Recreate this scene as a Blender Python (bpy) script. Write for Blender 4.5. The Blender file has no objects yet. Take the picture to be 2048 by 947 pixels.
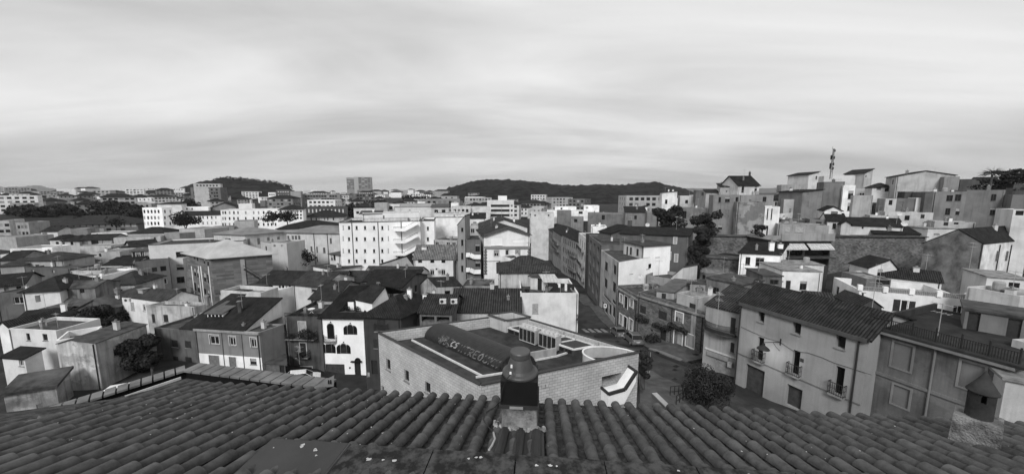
import bpy, bmesh, math, random
from mathutils import Vector, Matrix, noise
R = math.radians
rnd = random.Random(7)
S = bpy.context.scene
COL = S.collection
# ---------------------------------------------------------------- camera
HC, F, PIT = 18.5, 700.0, R(7.2)
cam = bpy.data.cameras.new('camera'); camo = bpy.data.objects.new('camera', cam); COL.objects.link(camo)
cam.sensor_width = 36.0; cam.lens = F / 2048 * 36; cam.clip_start = 0.05; cam.clip_end = 30000
camo.location = (0, 0, HC); camo.rotation_euler = (R(90) - PIT, 0, 0)
S.camera = camo
# ---------------------------------------------------------------- sky and sun
S.view_settings.view_transform = 'Standard'; S.view_settings.look = 'None'
S.view_settings.exposure = 0.08; S.view_settings.gamma = 1.0; S.view_settings.use_curve_mapping = False
SUN_EL, SUN_AZ = R(38), R(196)       # azimuth from +Y clockwise: behind the camera
def make_world():
    w = bpy.data.worlds.new('World'); S.world = w; w.use_nodes = True
    nt = w.node_tree; N = nt.nodes; L = nt.links
    for n in list(N): N.remove(n)
    out = N.new('ShaderNodeOutputWorld'); bg = N.new('ShaderNodeBackground'); L.new(bg.outputs[0], out.inputs[0])
    bg.inputs[1].default_value = 0.1
    sky = N.new('ShaderNodeTexSky'); sky.sky_type = 'NISHITA'; sky.sun_disc = False
    sky.sun_elevation = SUN_EL; sky.sun_rotation = SUN_AZ
    bw = N.new('ShaderNodeRGBToBW'); L.new(sky.outputs[0], bw.inputs[0])
    tc = N.new('ShaderNodeTexCoord'); sp = N.new('ShaderNodeSeparateXYZ'); L.new(tc.outputs['Generated'], sp.inputs[0])
    def mth(op, a, b=None, c=None):
        n = N.new('ShaderNodeMath'); n.operation = op
        for i, v in enumerate((a, b, c)):
            if v is None: continue
            if isinstance(v, (int, float)): n.inputs[i].default_value = v
            else: L.new(v, n.inputs[i])
        return n.outputs[0]
    zc = mth('MAXIMUM', sp.outputs[2], 0.0); den = mth('ADD', zc, 0.14)
    u = mth('DIVIDE', sp.outputs[0], den); v = mth('DIVIDE', sp.outputs[1], den)
    cb = N.new('ShaderNodeCombineXYZ'); L.new(u, cb.inputs[0]); L.new(v, cb.inputs[1])
    mp = N.new('ShaderNodeMapping'); L.new(cb.outputs[0], mp.inputs[0])
    mp.inputs['Rotation'].default_value = (0, 0, R(-16)); mp.inputs['Scale'].default_value = (0.48, 0.95, 1); mp.inputs['Location'].default_value = (3.1, 1.7, 0)
    n1 = N.new('ShaderNodeTexNoise'); L.new(mp.outputs[0], n1.inputs['Vector'])
    n1.inputs['Scale'].default_value = 0.75; n1.inputs['Detail'].default_value = 7; n1.inputs['Roughness'].default_value = 0.55; n1.inputs['Distortion'].default_value = 0.5
    mp2 = N.new('ShaderNodeMapping'); L.new(cb.outputs[0], mp2.inputs[0])
    mp2.inputs['Rotation'].default_value = (0, 0, R(14)); mp2.inputs['Scale'].default_value = (0.36, 1.3, 1)
    n2 = N.new('ShaderNodeTexNoise'); L.new(mp2.outputs[0], n2.inputs['Vector'])
    n2.inputs['Scale'].default_value = 1.1; n2.inputs['Detail'].default_value = 5; n2.inputs['Roughness'].default_value = 0.5; n2.inputs['Distortion'].default_value = 0.9
    n3 = N.new('ShaderNodeTexNoise'); L.new(mp2.outputs[0], n3.inputs['Vector']); n3.inputs['Scale'].default_value = 0.45; n3.inputs['Detail'].default_value = 3
    mix = mth('ADD', mth('ADD', mth('MULTIPLY', n1.outputs[0], 0.5), mth('MULTIPLY', n2.outputs[0], 0.25)), mth('MULTIPLY', n3.outputs[0], 0.25))
    rp = N.new('ShaderNodeValToRGB'); L.new(mix, rp.inputs[0])
    e = rp.color_ramp.elements
    e[0].position = 0.36; e[0].color = (0.55, 0.55, 0.55, 1); e[1].position = 0.63; e[1].color = (0.95, 0.95, 0.95, 1)
    m = e.new(0.46); m.color = (0.70, 0.70, 0.70, 1)
    m = e.new(0.55); m.color = (0.84, 0.84, 0.84, 1)
    # the layer thickens and greys towards the horizon
    hz = N.new('ShaderNodeMapRange'); L.new(zc, hz.inputs[0]); hz.interpolation_type = 'SMOOTHSTEP'
    hz.inputs[1].default_value = 0.0; hz.inputs[2].default_value = 0.17; hz.inputs[3].default_value = 0.66; hz.inputs[4].default_value = 1.0
    cl = mth('MULTIPLY', mth('MULTIPLY', rp.outputs[0], hz.outputs[0]), 9.3)
    mx = mth('ADD', mth('MULTIPLY', cl, 0.96), mth('MULTIPLY', bw.outputs[0], 0.06))
    L.new(mx, bg.inputs[0])
make_world()
sd = bpy.data.lights.new('sun', 'SUN'); sd.energy = 2.4; sd.angle = R(16); sd.color = (1, 1, 1)
so = bpy.data.objects.new('sun', sd); COL.objects.link(so); so.location = (0, 0, 200)
_sv = Vector((math.sin(SUN_AZ) * math.cos(SUN_EL), math.cos(SUN_AZ) * math.cos(SUN_EL), math.sin(SUN_EL)))
so.rotation_euler = _sv.to_track_quat('Z', 'Y').to_euler()
S.cycles.max_bounces = 5; S.cycles.diffuse_bounces = 3; S.cycles.volume_bounces = 1
S.cycles.use_denoising = True; S.cycles.volume_step_rate = 4

# ---------------------------------------------------------------- survey helpers: where a sighted point lies in the town
cP, sP = math.cos(PIT), math.sin(PIT)
def ray(px, py):
    a = (px - 1024) / F; b = (py - 473.5) / F
    return Vector((a, cP - b * sP, -sP - b * cP))
def at_t(px, py, t): return Vector((0, 0, HC)) + ray(px, py) * t
def at_z(px, py, z):
    r = ray(px, py); return Vector((0, 0, HC)) + r * ((z - HC) / r.z)
KV = 3.1575
VO = dict(a=(0, 330), b=(350, 330), c=(650, 330), d=(950, 330), e=(1300, 280), f=(1648, 280), g=(0, 550), h=(300, 530), i=(600, 530),
          j=(900, 530), k=(1200, 530), l=(1400, 530), m=(1648, 500), o=(0, 0))
_cv = ['o']
def V(n): _cv[0] = n
def pp(X, Y, v=None):
    v = v or _cv[0]; o = VO[v]; k = 1.0 if v == 'o' else KV
    return (o[0] + X / k, o[1] + Y / k)

# ---------------------------------------------------------------- materials
MATS = {}
def _base(name, rough=0.9):
    m = bpy.data.materials.new(name); m.use_nodes = True
    nt = m.node_tree; b = nt.nodes['Principled BSDF']
    b.inputs['Roughness'].default_value = rough
    b.inputs['Specular IOR Level'].default_value = 0.25 if rough < .7 else 0.07
    return m, nt, b
def g3(v): return (v, v, v, 1)
def clay(name, v):
    m, nt, b = _base(name, 0.78); N = nt.nodes; L = nt.links
    uv = N.new('ShaderNodeUVMap'); sp = N.new('ShaderNodeSeparateXYZ'); L.new(uv.outputs[0], sp.inputs[0]); geo = N.new('ShaderNodeNewGeometry')
    n = N.new('ShaderNodeTexNoise'); L.new(geo.outputs['Position'], n.inputs['Vector']); n.inputs['Scale'].default_value = 7; n.inputs['Detail'].default_value = 9; n.inputs['Roughness'].default_value = .7
    r = N.new('ShaderNodeMapRange'); L.new(n.outputs[0], r.inputs[0]); r.inputs[1].default_value = .36; r.inputs[2].default_value = .6; r.inputs[3].default_value = .62; r.inputs[4].default_value = 1.15
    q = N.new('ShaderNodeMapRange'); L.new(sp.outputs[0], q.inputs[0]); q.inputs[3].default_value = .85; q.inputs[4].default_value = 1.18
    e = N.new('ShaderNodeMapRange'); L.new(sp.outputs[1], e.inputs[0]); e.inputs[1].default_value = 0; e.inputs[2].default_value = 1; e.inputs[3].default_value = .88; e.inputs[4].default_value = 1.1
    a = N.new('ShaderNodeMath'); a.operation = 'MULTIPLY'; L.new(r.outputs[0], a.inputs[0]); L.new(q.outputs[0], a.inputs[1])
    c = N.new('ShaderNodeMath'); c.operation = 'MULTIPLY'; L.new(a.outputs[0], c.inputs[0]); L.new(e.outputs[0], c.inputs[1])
    d = N.new('ShaderNodeMath'); d.operation = 'MULTIPLY'; L.new(c.outputs[0], d.inputs[0]); d.inputs[1].default_value = v
    rgb = N.new('ShaderNodeCombineXYZ')
    for i in range(3): L.new(d.outputs[0], rgb.inputs[i])
    L.new(rgb.outputs[0], b.inputs['Base Color']); bp = N.new('ShaderNodeBump'); bp.inputs['Strength'].default_value = .4; bp.inputs['Distance'].default_value = .006
    L.new(n.outputs[0], bp.inputs['Height']); L.new(bp.outputs[0], b.inputs['Normal']); MATS[name] = m; return m
def simple(name, v, rough=0.7, metal=0.0, em=0):
    if name in MATS: return MATS[name]
    m, nt, b = _base(name, rough)
    n = nt.nodes.new('ShaderNodeTexNoise'); n.inputs['Scale'].default_value = 6; n.inputs['Detail'].default_value = 4
    tc = nt.nodes.new('ShaderNodeTexCoord'); nt.links.new(tc.outputs['Object'], n.inputs['Vector'])
    r = nt.nodes.new('ShaderNodeValToRGB'); r.color_ramp.elements[0].position = 0.3; r.color_ramp.elements[1].position = 0.7
    r.color_ramp.elements[0].color = g3(v * 0.82); r.color_ramp.elements[1].color = g3(min(1, v * 1.12))
    nt.links.new(n.outputs[0], r.inputs[0]); nt.links.new(r.outputs[0], b.inputs['Base Color'])
    b.inputs['Metallic'].default_value = metal
    if em:
        b.inputs['Emission Color'].default_value = (1, 1, 1, 1); b.inputs['Emission Strength'].default_value = em
    MATS[name] = m; return m
def plaster(v, stain=0.5, patch=None):
    """painted or bare render: soft blotches, rain streaks, grain"""
    v = v * min(1.1, .62 + .60 * v)
    key = 'plaster_%03d_%02d%s' % (round(v * 1000), round(stain * 10), '_patched' if patch else '')
    if key in MATS: return MATS[key]
    m, nt, b = _base(key, 0.92); N = nt.nodes; L = nt.links
    geo = N.new('ShaderNodeNewGeometry'); oi = N.new('ShaderNodeObjectInfo')
    def noi(scale, sc3, det=5, rough=0.55):
        mp = N.new('ShaderNodeMapping'); L.new(geo.outputs['Position'], mp.inputs[0]); mp.inputs['Scale'].default_value = sc3
        n = N.new('ShaderNodeTexNoise'); L.new(mp.outputs[0], n.inputs['Vector']); n.inputs['Scale'].default_value = scale
        n.inputs['Detail'].default_value = det; n.inputs['Roughness'].default_value = rough
        return n.outputs[0]
    def mr(x, a, b_, c, d):
        r = N.new('ShaderNodeMapRange'); L.new(x, r.inputs[0])
        for i, q in enumerate((a, b_, c, d)): r.inputs[i + 1].default_value = q
        return r.outputs[0]
    def mul(x, y):
        q = N.new('ShaderNodeMath'); q.operation = 'MULTIPLY'; L.new(x, q.inputs[0])
        if isinstance(y, float): q.inputs[1].default_value = y
        else: L.new(y, q.inputs[1])
        return q.outputs[0]
    f1 = mr(noi(0.45, (1, 1, 1.0)), 0.34, 0.58, 1 - 0.5 * stain, 1.08)
    f2 = mr(noi(1.0, (2.2, 2.2, 0.16), 4, 0.6), 0.32, 0.52, 1 - (0.5 if v < .55 else .22) * stain, 1.02)
    f3 = mr(noi(9.0, (1, 1, 1), 5, 0.7), 0.3, 0.7, 1 - 0.16 * max(stain, .3), 1.06)
    f4 = mr(oi.outputs['Random'], 0, 1, 0.94, 1.05)
    k = mul(mul(mul(f1, f2), f3), f4)
    if patch:
        pn = noi(0.28, (1, 1, 1.1), 6, 0.62)
        k = mul(k, mr(pn, 0.5, 0.535, 1.0, patch))
    rgb = N.new('ShaderNodeCombineXYZ'); kk = mul(k, float(v))
    for i in range(3): L.new(kk, rgb.inputs[i])
    L.new(rgb.outputs[0], b.inputs['Base Color'])
    bp = N.new('ShaderNodeBump'); bp.inputs['Strength'].default_value = 0.35; bp.inputs['Distance'].default_value = 0.03
    L.new(noi(5.0, (1, 1, 1), 6, 0.7), bp.inputs['Height']); L.new(bp.outputs[0], b.inputs['Normal'])
    MATS[key] = m; return m
def masonry(name, v, bw, bh, mortar, mv, jitter=0.25, rough_edge=0.0, stain=0.4):
    if name in MATS: return MATS[name]
    m, nt, b = _base(name, 0.92); N = nt.nodes; L = nt.links
    uv = N.new('ShaderNodeUVMap'); vec = uv.outputs[0]
    if rough_edge:
        n = N.new('ShaderNodeTexNoise'); n.inputs['Scale'].default_value = 1.6; n.inputs['Detail'].default_value = 3; L.new(vec, n.inputs['Vector'])
        ad = N.new('ShaderNodeVectorMath'); ad.operation = 'MULTIPLY_ADD'; L.new(n.outputs['Color'], ad.inputs[0])
        ad.inputs[1].default_value = (rough_edge,) * 3; L.new(vec, ad.inputs[2]); vec = ad.outputs[0]
    br = N.new('ShaderNodeTexBrick'); L.new(vec, br.inputs['Vector']); br.inputs['Scale'].default_value = 1
    br.inputs['Brick Width'].default_value = bw; br.inputs['Row Height'].default_value = bh; br.inputs['Mortar Size'].default_value = mortar
    br.inputs['Mortar Smooth'].default_value = 0.3
    br.inputs['Color1'].default_value = g3(v * (1 - jitter)); br.inputs['Color2'].default_value = g3(v * (1 + jitter)); br.inputs['Mortar'].default_value = g3(mv)
    n2 = N.new('ShaderNodeTexNoise'); n2.inputs['Scale'].default_value = 0.5; n2.inputs['Detail'].default_value = 7; n2.inputs['Roughness'].default_value = 0.65
    L.new(uv.outputs[0], n2.inputs['Vector'])
    r = N.new('ShaderNodeMapRange'); L.new(n2.outputs[0], r.inputs[0]); r.inputs[1].default_value = .3; r.inputs[2].default_value = .65; r.inputs[3].default_value = 1 - stain; r.inputs[4].default_value = 1.1
    mx = N.new('ShaderNodeMix'); mx.data_type = 'RGBA'; mx.blend_type = 'MULTIPLY'; mx.inputs[0].default_value = 1
    L.new(br.outputs['Color'], mx.inputs[6]); L.new(r.outputs[0], mx.inputs[7]); L.new(mx.outputs[2], b.inputs['Base Color'])
    bp = N.new('ShaderNodeBump'); bp.inputs['Strength'].default_value = 0.6; bp.inputs['Distance'].default_value = 0.03; bp.invert = True
    L.new(br.outputs['Fac'], bp.inputs['Height']); L.new(bp.outputs[0], b.inputs['Normal'])
    MATS[name] = m; return m
def tiles(name, v, pitch=0.24, row=0.36, var=0.45, depth=0.09):
    """barrel tiles: ribs run up the slope (UV v), rows overlap"""
    if name in MATS: return MATS[name]
    m, nt, b = _base(name, 0.85); N = nt.nodes; L = nt.links
    uv = N.new('ShaderNodeUVMap'); sp = N.new('ShaderNodeSeparateXYZ'); L.new(uv.outputs[0], sp.inputs[0])
    def mth(op, a, c=None):
        n = N.new('ShaderNodeMath'); n.operation = op
        for i, q in enumerate((a, c)):
            if q is None: continue
            if isinstance(q, (int, float)): n.inputs[i].default_value = q
            else: L.new(q, n.inputs[i])
        return n.outputs[0]
    nw = N.new('ShaderNodeTexNoise'); nw.inputs['Scale'].default_value = 1.5; nw.inputs['Detail'].default_value = 3; L.new(uv.outputs[0], nw.inputs['Vector'])
    uu = mth('ADD', sp.outputs[0], mth('MULTIPLY', nw.outputs[0], 0.12))
    vv = mth('ADD', sp.outputs[1], mth('MULTIPLY', nw.outputs[0], 0.25))
    rib = mth('ADD', mth('MULTIPLY', mth('SINE', mth('MULTIPLY', uu, 2 * math.pi / pitch)), 0.5), 0.5)
    rw = mth('FRACT', mth('MULTIPLY', vv, 1 / row))
    cell = N.new('ShaderNodeTexWhiteNoise'); cell.noise_dimensions = '2D'; cv = N.new('ShaderNodeCombineXYZ')
    L.new(mth('FLOOR', mth('MULTIPLY', uu, 1 / pitch)), cv.inputs[0]); L.new(mth('FLOOR', mth('MULTIPLY', vv, 1 / row)), cv.inputs[1]); L.new(cv.outputs[0], cell.inputs['Vector'])
    n2 = N.new('ShaderNodeTexNoise'); n2.inputs['Scale'].default_value = 0.6; n2.inputs['Detail'].default_value = 8; n2.inputs['Roughness'].default_value = 0.68; L.new(uv.outputs[0], n2.inputs['Vector'])
    n3 = N.new('ShaderNodeMapRange'); L.new(n2.outputs[0], n3.inputs[0]); n3.inputs[1].default_value = .3; n3.inputs[2].default_value = .7; n3.inputs[3].default_value = 0.6; n3.inputs[4].default_value = 1.5
    oi = N.new('ShaderNodeObjectInfo')
    val = mth('MULTIPLY', mth('ADD', mth('MULTIPLY', cell.outputs[0], var), 1 - var / 2), n3.outputs[0])
    gap = N.new('ShaderNodeMapRange'); L.new(rib, gap.inputs[0]); gap.inputs[1].default_value = 0.0; gap.inputs[2].default_value = 0.5; gap.inputs[3].default_value = 0.35; gap.inputs[4].default_value = 1.1  # darkens the troughs: groove shade painted into the colour between ribs
    val = mth('MULTIPLY', mth('MULTIPLY', val, gap.outputs[0]), mth('ADD', mth('MULTIPLY', oi.outputs['Random'], 0.4), 0.8))
    val = mth('MULTIPLY', val, v)
    c = N.new('ShaderNodeCombineXYZ')
    for i in range(3): L.new(val, c.inputs[i])
    L.new(c.outputs[0], b.inputs['Base Color'])
    h = mth('ADD', mth('MULTIPLY', rib, depth), mth('MULTIPLY', rw, 0.03))
    bp = N.new('ShaderNodeBump'); bp.inputs['Strength'].default_value = 0.8; bp.inputs['Distance'].default_value = 1.0
    L.new(h, bp.inputs['Height']); L.new(bp.outputs[0], b.inputs['Normal'])
    MATS[name] = m; return m
def noisy(name, v0, v1, scale=1.0, rough=0.9, bump=0.3, pos=(0.35, 0.65), dist=0.02, detail=8):
    if name in MATS: return MATS[name]
    m, nt, b = _base(name, rough); N = nt.nodes; L = nt.links
    geo = N.new('ShaderNodeNewGeometry'); n = N.new('ShaderNodeTexNoise'); L.new(geo.outputs['Position'], n.inputs['Vector'])
    n.inputs['Scale'].default_value = scale; n.inputs['Detail'].default_value = detail; n.inputs['Roughness'].default_value = 0.65
    r = N.new('ShaderNodeValToRGB'); r.color_ramp.elements[0].position = pos[0]; r.color_ramp.elements[1].position = pos[1]
    r.color_ramp.elements[0].color = g3(v0); r.color_ramp.elements[1].color = g3(v1)
    L.new(n.outputs[0], r.inputs[0]); L.new(r.outputs[0], b.inputs['Base Color'])
    n4 = N.new('ShaderNodeTexNoise'); L.new(geo.outputs['Position'], n4.inputs['Vector']); n4.inputs['Scale'].default_value = scale * 9; n4.inputs['Detail'].default_value = 5
    bp = N.new('ShaderNodeBump'); bp.inputs['Strength'].default_value = bump; bp.inputs['Distance'].default_value = dist
    L.new(n4.outputs[0], bp.inputs['Height']); L.new(bp.outputs[0], b.inputs['Normal'])
    MATS[name] = m; return m
def slats(name, v, period=0.07, rough=0.7, axis=1, contrast=0.45):
    if name in MATS: return MATS[name]
    m, nt, b = _base(name, rough); N = nt.nodes; L = nt.links
    uv = N.new('ShaderNodeUVMap'); sp = N.new('ShaderNodeSeparateXYZ'); L.new(uv.outputs[0], sp.inputs[0])
    w = N.new('ShaderNodeMath'); w.operation = 'MULTIPLY'; L.new(sp.outputs[axis], w.inputs[0]); w.inputs[1].default_value = 1 / period
    fr = N.new('ShaderNodeMath'); fr.operation = 'FRACT'; L.new(w.outputs[0], fr.inputs[0])
    r = N.new('ShaderNodeMapRange'); L.new(fr.outputs[0], r.inputs[0]); r.inputs[1].default_value = 0; r.inputs[2].default_value = 0.5; r.inputs[3].default_value = v * (1 - contrast); r.inputs[4].default_value = v
    n = N.new('ShaderNodeTexNoise'); n.inputs['Scale'].default_value = 2.5; n.inputs['Detail'].default_value = 5; L.new(uv.outputs[0], n.inputs['Vector'])
    q = N.new('ShaderNodeMapRange'); L.new(n.outputs[0], q.inputs[0]); q.inputs[1].default_value = .3; q.inputs[2].default_value = .7; q.inputs[3].default_value = 0.7; q.inputs[4].default_value = 1.15
    mm = N.new('ShaderNodeMath'); mm.operation = 'MULTIPLY'; L.new(r.outputs[0], mm.inputs[0]); L.new(q.outputs[0], mm.inputs[1])
    c = N.new('ShaderNodeCombineXYZ')
    for i in range(3): L.new(mm.outputs[0], c.inputs[i])
    L.new(c.outputs[0], b.inputs['Base Color'])
    bp = N.new('ShaderNodeBump'); bp.inputs['Strength'].default_value = 0.7; bp.inputs['Distance'].default_value = 0.02
    L.new(fr.outputs[0], bp.inputs['Height']); L.new(bp.outputs[0], b.inputs['Normal'])
    MATS[name] = m; return m
WHITE = lambda: plaster(0.78, 0.35)
GLASS = simple('window_glass', 0.02, 0.12)
DARKIN = simple('dark_opening', 0.018, 0.9)
FRAME_W = simple('white_joinery', 0.7, 0.5)
FRAME_D = simple('dark_joinery', 0.05, 0.6)
IRON = simple('wrought_iron', 0.025, 0.6)
ZINC = simple('galvanised_metal', 0.4, 0.45, 0.3)
LEAD = simple('dark_sheet_metal', 0.035, 0.55)
CONC = noisy('weathered_concrete', 0.12, 0.30, 1.2, bump=0.4)
CONCD = noisy('dark_concrete', 0.035, 0.09, 1.0, bump=0.4)
FELT = noisy('roofing_felt', 0.028, 0.065, 0.8, bump=0.3)
ROOFD = tiles('dark_roof_tiles', 0.025)
ROOFM = tiles('weathered_roof_tiles', 0.042)
ROOFG = noisy('grey_sheet_roof', 0.22, 0.34, 0.4, bump=0.15)
ROOFV = noisy('mossy_flat_roof', 0.025, 0.12, 0.35, bump=0.5)
SHUT_D = slats('dark_shutter', 0.05)
SHUT_G = slats('grey_shutter', 0.22)
SHUT_L = slats('pale_shutter', 0.45)
GARAGE = slats('garage_shutter', 0.075, 0.11)
STONE = masonry('rubble_stone', 0.17, 0.42, 0.2, 0.018, 0.12, 0.4, 0.35, 0.5)
STONE2 = masonry('stone_facade', 0.14, 0.38, 0.17, 0.016, 0.22, 0.4, 0.28, 0.45)
BLOCK = masonry('concrete_blockwork', 0.47, 0.42, 0.205, 0.012, 0.22, 0.08, 0.0, 0.25)
STRIPED = masonry('banded_cladding', 0.16, 3.2, 0.42, 0.012, 0.1, 0.3, 0.0, 0.25)
BRICKD = masonry('dark_brick', 0.11, 0.26, 0.085, 0.012, 0.17, 0.25, 0.02, 0.3)

# ---------------------------------------------------------------- mesh builder
class MB:
    def __init__(s): s.v = []; s.f = []; s.m = []; s.uv = []
    def face(s, pts, uvs=None, mi=0):
        n = len(s.v); s.v += [tuple(p) for p in pts]; s.f.append(tuple(range(n, n + len(pts)))); s.m.append(mi)
        if uvs is None:
            p0 = Vector(pts[0]); nn = Vector((0, 0, 0))
            for i in range(1, len(pts) - 1): nn += (Vector(pts[i]) - p0).cross(Vector(pts[i + 1]) - p0)
            if nn.length < 1e-12: nn = Vector((0, 0, 1))
            nn.normalize()
            if abs(nn.z) > 0.9: ux = Vector((1, 0, 0)); vx = Vector((0, 1, 0))
            else: ux = Vector((0, 0, 1)).cross(nn).normalized(); vx = nn.cross(ux)
            uvs = [(Vector(p).dot(ux), Vector(p).dot(vx)) for p in pts]
        s.uv += list(uvs)
    def box(s, c, sx, sy, sz, rot=0, mi=0, taper=1.0):
        """c = centre of the bottom"""
        ca, sa = math.cos(rot), math.sin(rot)
        P = []
        for z, k in ((0, 1), (sz, taper)):
            for x, y in ((-1, -1), (1, -1), (1, 1), (-1, 1)):
                X, Y = x * sx / 2 * k, y * sy / 2 * k
                P.append((c[0] + X * ca - Y * sa, c[1] + X * sa + Y * ca, c[2] + z))
        for q in ((3, 2, 1, 0), (4, 5, 6, 7), (0, 1, 5, 4), (1, 2, 6, 5), (2, 3, 7, 6), (3, 0, 4, 7)): s.face([P[i] for i in q], mi=mi)
    def bar(s, a, b, w, h=None, mi=0):
        """square bar from a to b"""
        a = Vector(a); b = Vector(b); d = b - a
        if d.length < 1e-6: return
        h = h or w; d.normalize()
        up = Vector((0, 0, 1)) if abs(d.z) < 0.95 else Vector((1, 0, 0))
        x = d.cross(up).normalized() * (w / 2); y = x.cross(d).normalized() * (h / 2)
        P = [a - x - y, a + x - y, a + x + y, a - x + y, b - x - y, b + x - y, b + x + y, b - x + y]
        for q in ((0, 1, 2, 3), (7, 6, 5, 4), (4, 5, 1, 0), (5, 6, 2, 1), (6, 7, 3, 2), (7, 4, 0, 3)): s.face([P[i] for i in q], mi=mi)
    def tube(s, pts, r, n=6, mi=0, r2=None, caps=True):
        pts = [Vector(p) for p in pts]; rings = []
        for i, p in enumerate(pts):
            d = (pts[min(i + 1, len(pts) - 1)] - pts[max(i - 1, 0)])
            d = d.normalized() if d.length > 1e-9 else Vector((0, 0, 1))
            up = Vector((0, 0, 1)) if abs(d.z) < 0.9 else Vector((1, 0, 0))
            x = d.cross(up).normalized(); y = x.cross(d)
            rr = r if r2 is None else r + (r2 - r) * i / max(1, len(pts) - 1)
            rings.append([p + (x * math.cos(2 * math.pi * k / n) + y * math.sin(2 * math.pi * k / n)) * rr for k in range(n)])
        for i in range(len(rings) - 1):
            for k in range(n):
                s.face([rings[i][k], rings[i + 1][k], rings[i + 1][(k + 1) % n], rings[i][(k + 1) % n]], mi=mi)
        if caps: s.face(rings[0], mi=mi); s.face(list(reversed(rings[-1])), mi=mi)
    def lathe(s, c, prof, n=20, mi=0):
        for (r0, z0), (r1, z1) in zip(prof[:-1], prof[1:]):
            for k in range(n):
                a0, a1 = 2 * math.pi * k / n, 2 * math.pi * (k + 1) / n
                q = [(c[0] + r * math.cos(a), c[1] + r * math.sin(a), c[2] + z) for r, z, a in ((r0, z0, a0), (r0, z0, a1), (r1, z1, a1), (r1, z1, a0))]
                if r0 < 1e-4: q = [q[0], q[2], q[3]]
                elif r1 < 1e-4: q = q[:3]
                s.face(q, mi=mi)
    def prism(s, poly, z0, z1, mi=0, top=True, bottom=True):
        n = len(poly)
        for i in range(n):
            a, b = poly[i], poly[(i + 1) % n]
            s.face([(a[0], a[1], z0), (b[0], b[1], z0), (b[0], b[1], z1), (a[0], a[1], z1)], mi=mi)
        if top: s.face([(p[0], p[1], z1) for p in poly], mi=mi)
        if bottom: s.face([(p[0], p[1], z0) for p in reversed(poly)], mi=mi)
    def slab(s, pts, th, mi=0, uvs=None):
        """slab under a sloping polygon (counter-clockwise from above)"""
        s.face(pts, uvs, mi); lo = [(p[0], p[1], p[2] - th) for p in pts]; s.face(list(reversed(lo)), mi=mi)
        n = len(pts)
        for i in range(n):
            j = (i + 1) % n; s.face([pts[j], pts[i], lo[i], lo[j]], mi=mi)
    def build(s, name, mats, parent=None, smooth=False, merge=False):
        me = bpy.data.meshes.new(name)
        off = parent_loc(parent) if parent else Vector((0, 0, 0))
        if not isinstance(mats, (list, tuple)): mats = [mats]
        me.from_pydata([(x - off.x, y - off.y, z - off.z) for x, y, z in s.v], [], s.f)
        for m in mats: me.materials.append(m)
        if len(mats) > 1: me.polygons.foreach_set('material_index', s.m)
        l = me.uv_layers.new(name='UVMap'); flat = [c for q in s.uv for c in q]; l.data.foreach_set('uv', flat)
        if merge:
            bm = bmesh.new(); bm.from_mesh(me); bmesh.ops.remove_doubles(bm, verts=bm.verts, dist=0.0005)
            bmesh.ops.recalc_face_normals(bm, faces=bm.faces); bm.to_mesh(me); bm.free()
        if smooth: me.polygons.foreach_set('use_smooth', [True] * len(me.polygons))
        o = bpy.data.objects.new(name, me); COL.objects.link(o)
        if parent: o.parent = parent
        return o
_ploc = {}
def parent_loc(p):
    v = Vector((0, 0, 0))
    while p is not None: v = v + Vector(p.location); p = p.parent
    return v
LABELS = {}
def tag(o, label, cat, group=None):
    o['label'] = label; o['category'] = cat
    if group: o['group'] = group
    LABELS.setdefault(label, []).append(o.name)
    return o
def thing(name, loc, label, cat, group=None):
    o = bpy.data.objects.new(name, None); COL.objects.link(o); o.location = loc; o.empty_display_size = 0.3
    return tag(o, label, cat, group)
def kind(o, k): o['kind'] = k; return o

# ---------------------------------------------------------------- terrain height
CTRL = []
def ctl(px, py, t): CTRL.append(at_t(px, py, t))
for q in ((1475, 780, 33.5), (1363, 697, 46), (1300, 678, 51), (1245, 665, 58), (1290, 735, 40), (1190, 655, 62), (1160, 640, 66), (1300, 800, 31), (1600, 860, 27), (1800, 960, 20),
          (1176, 599, 84), (1120, 520, 160), (683, 757, 50), (600, 768, 46), (560, 775, 44), (760, 760, 50), (240, 775, 43), (330, 745, 46), (60, 830, 38), (450, 770, 45), (0, 860, 36), (900, 790, 36), (900, 700, 44),
          (860, 585, 85), (700, 605, 76), (600, 590, 88), (560, 610, 82), (420, 600, 88), (320, 590, 95), (180, 610, 80), (80, 620, 75), (60, 560, 100), (830, 545, 98), (1000, 560, 84),
          (300, 480, 190), (480, 465, 190), (700, 470, 190), (100, 490, 170), (900, 450, 190), (1050, 445, 210), (1180, 440, 190)): ctl(*q)
for q in ((1165, 590, 95), (1150, 570, 108), (1140, 560, 118), (1128, 545, 132), (1112, 532, 150), (1098, 522, 172), (1075, 560, 95), (1050, 540, 115), (1120, 580, 90), (1190, 570, 100), (1190, 550, 120), (1030, 600, 70)): ctl(*q)
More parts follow.
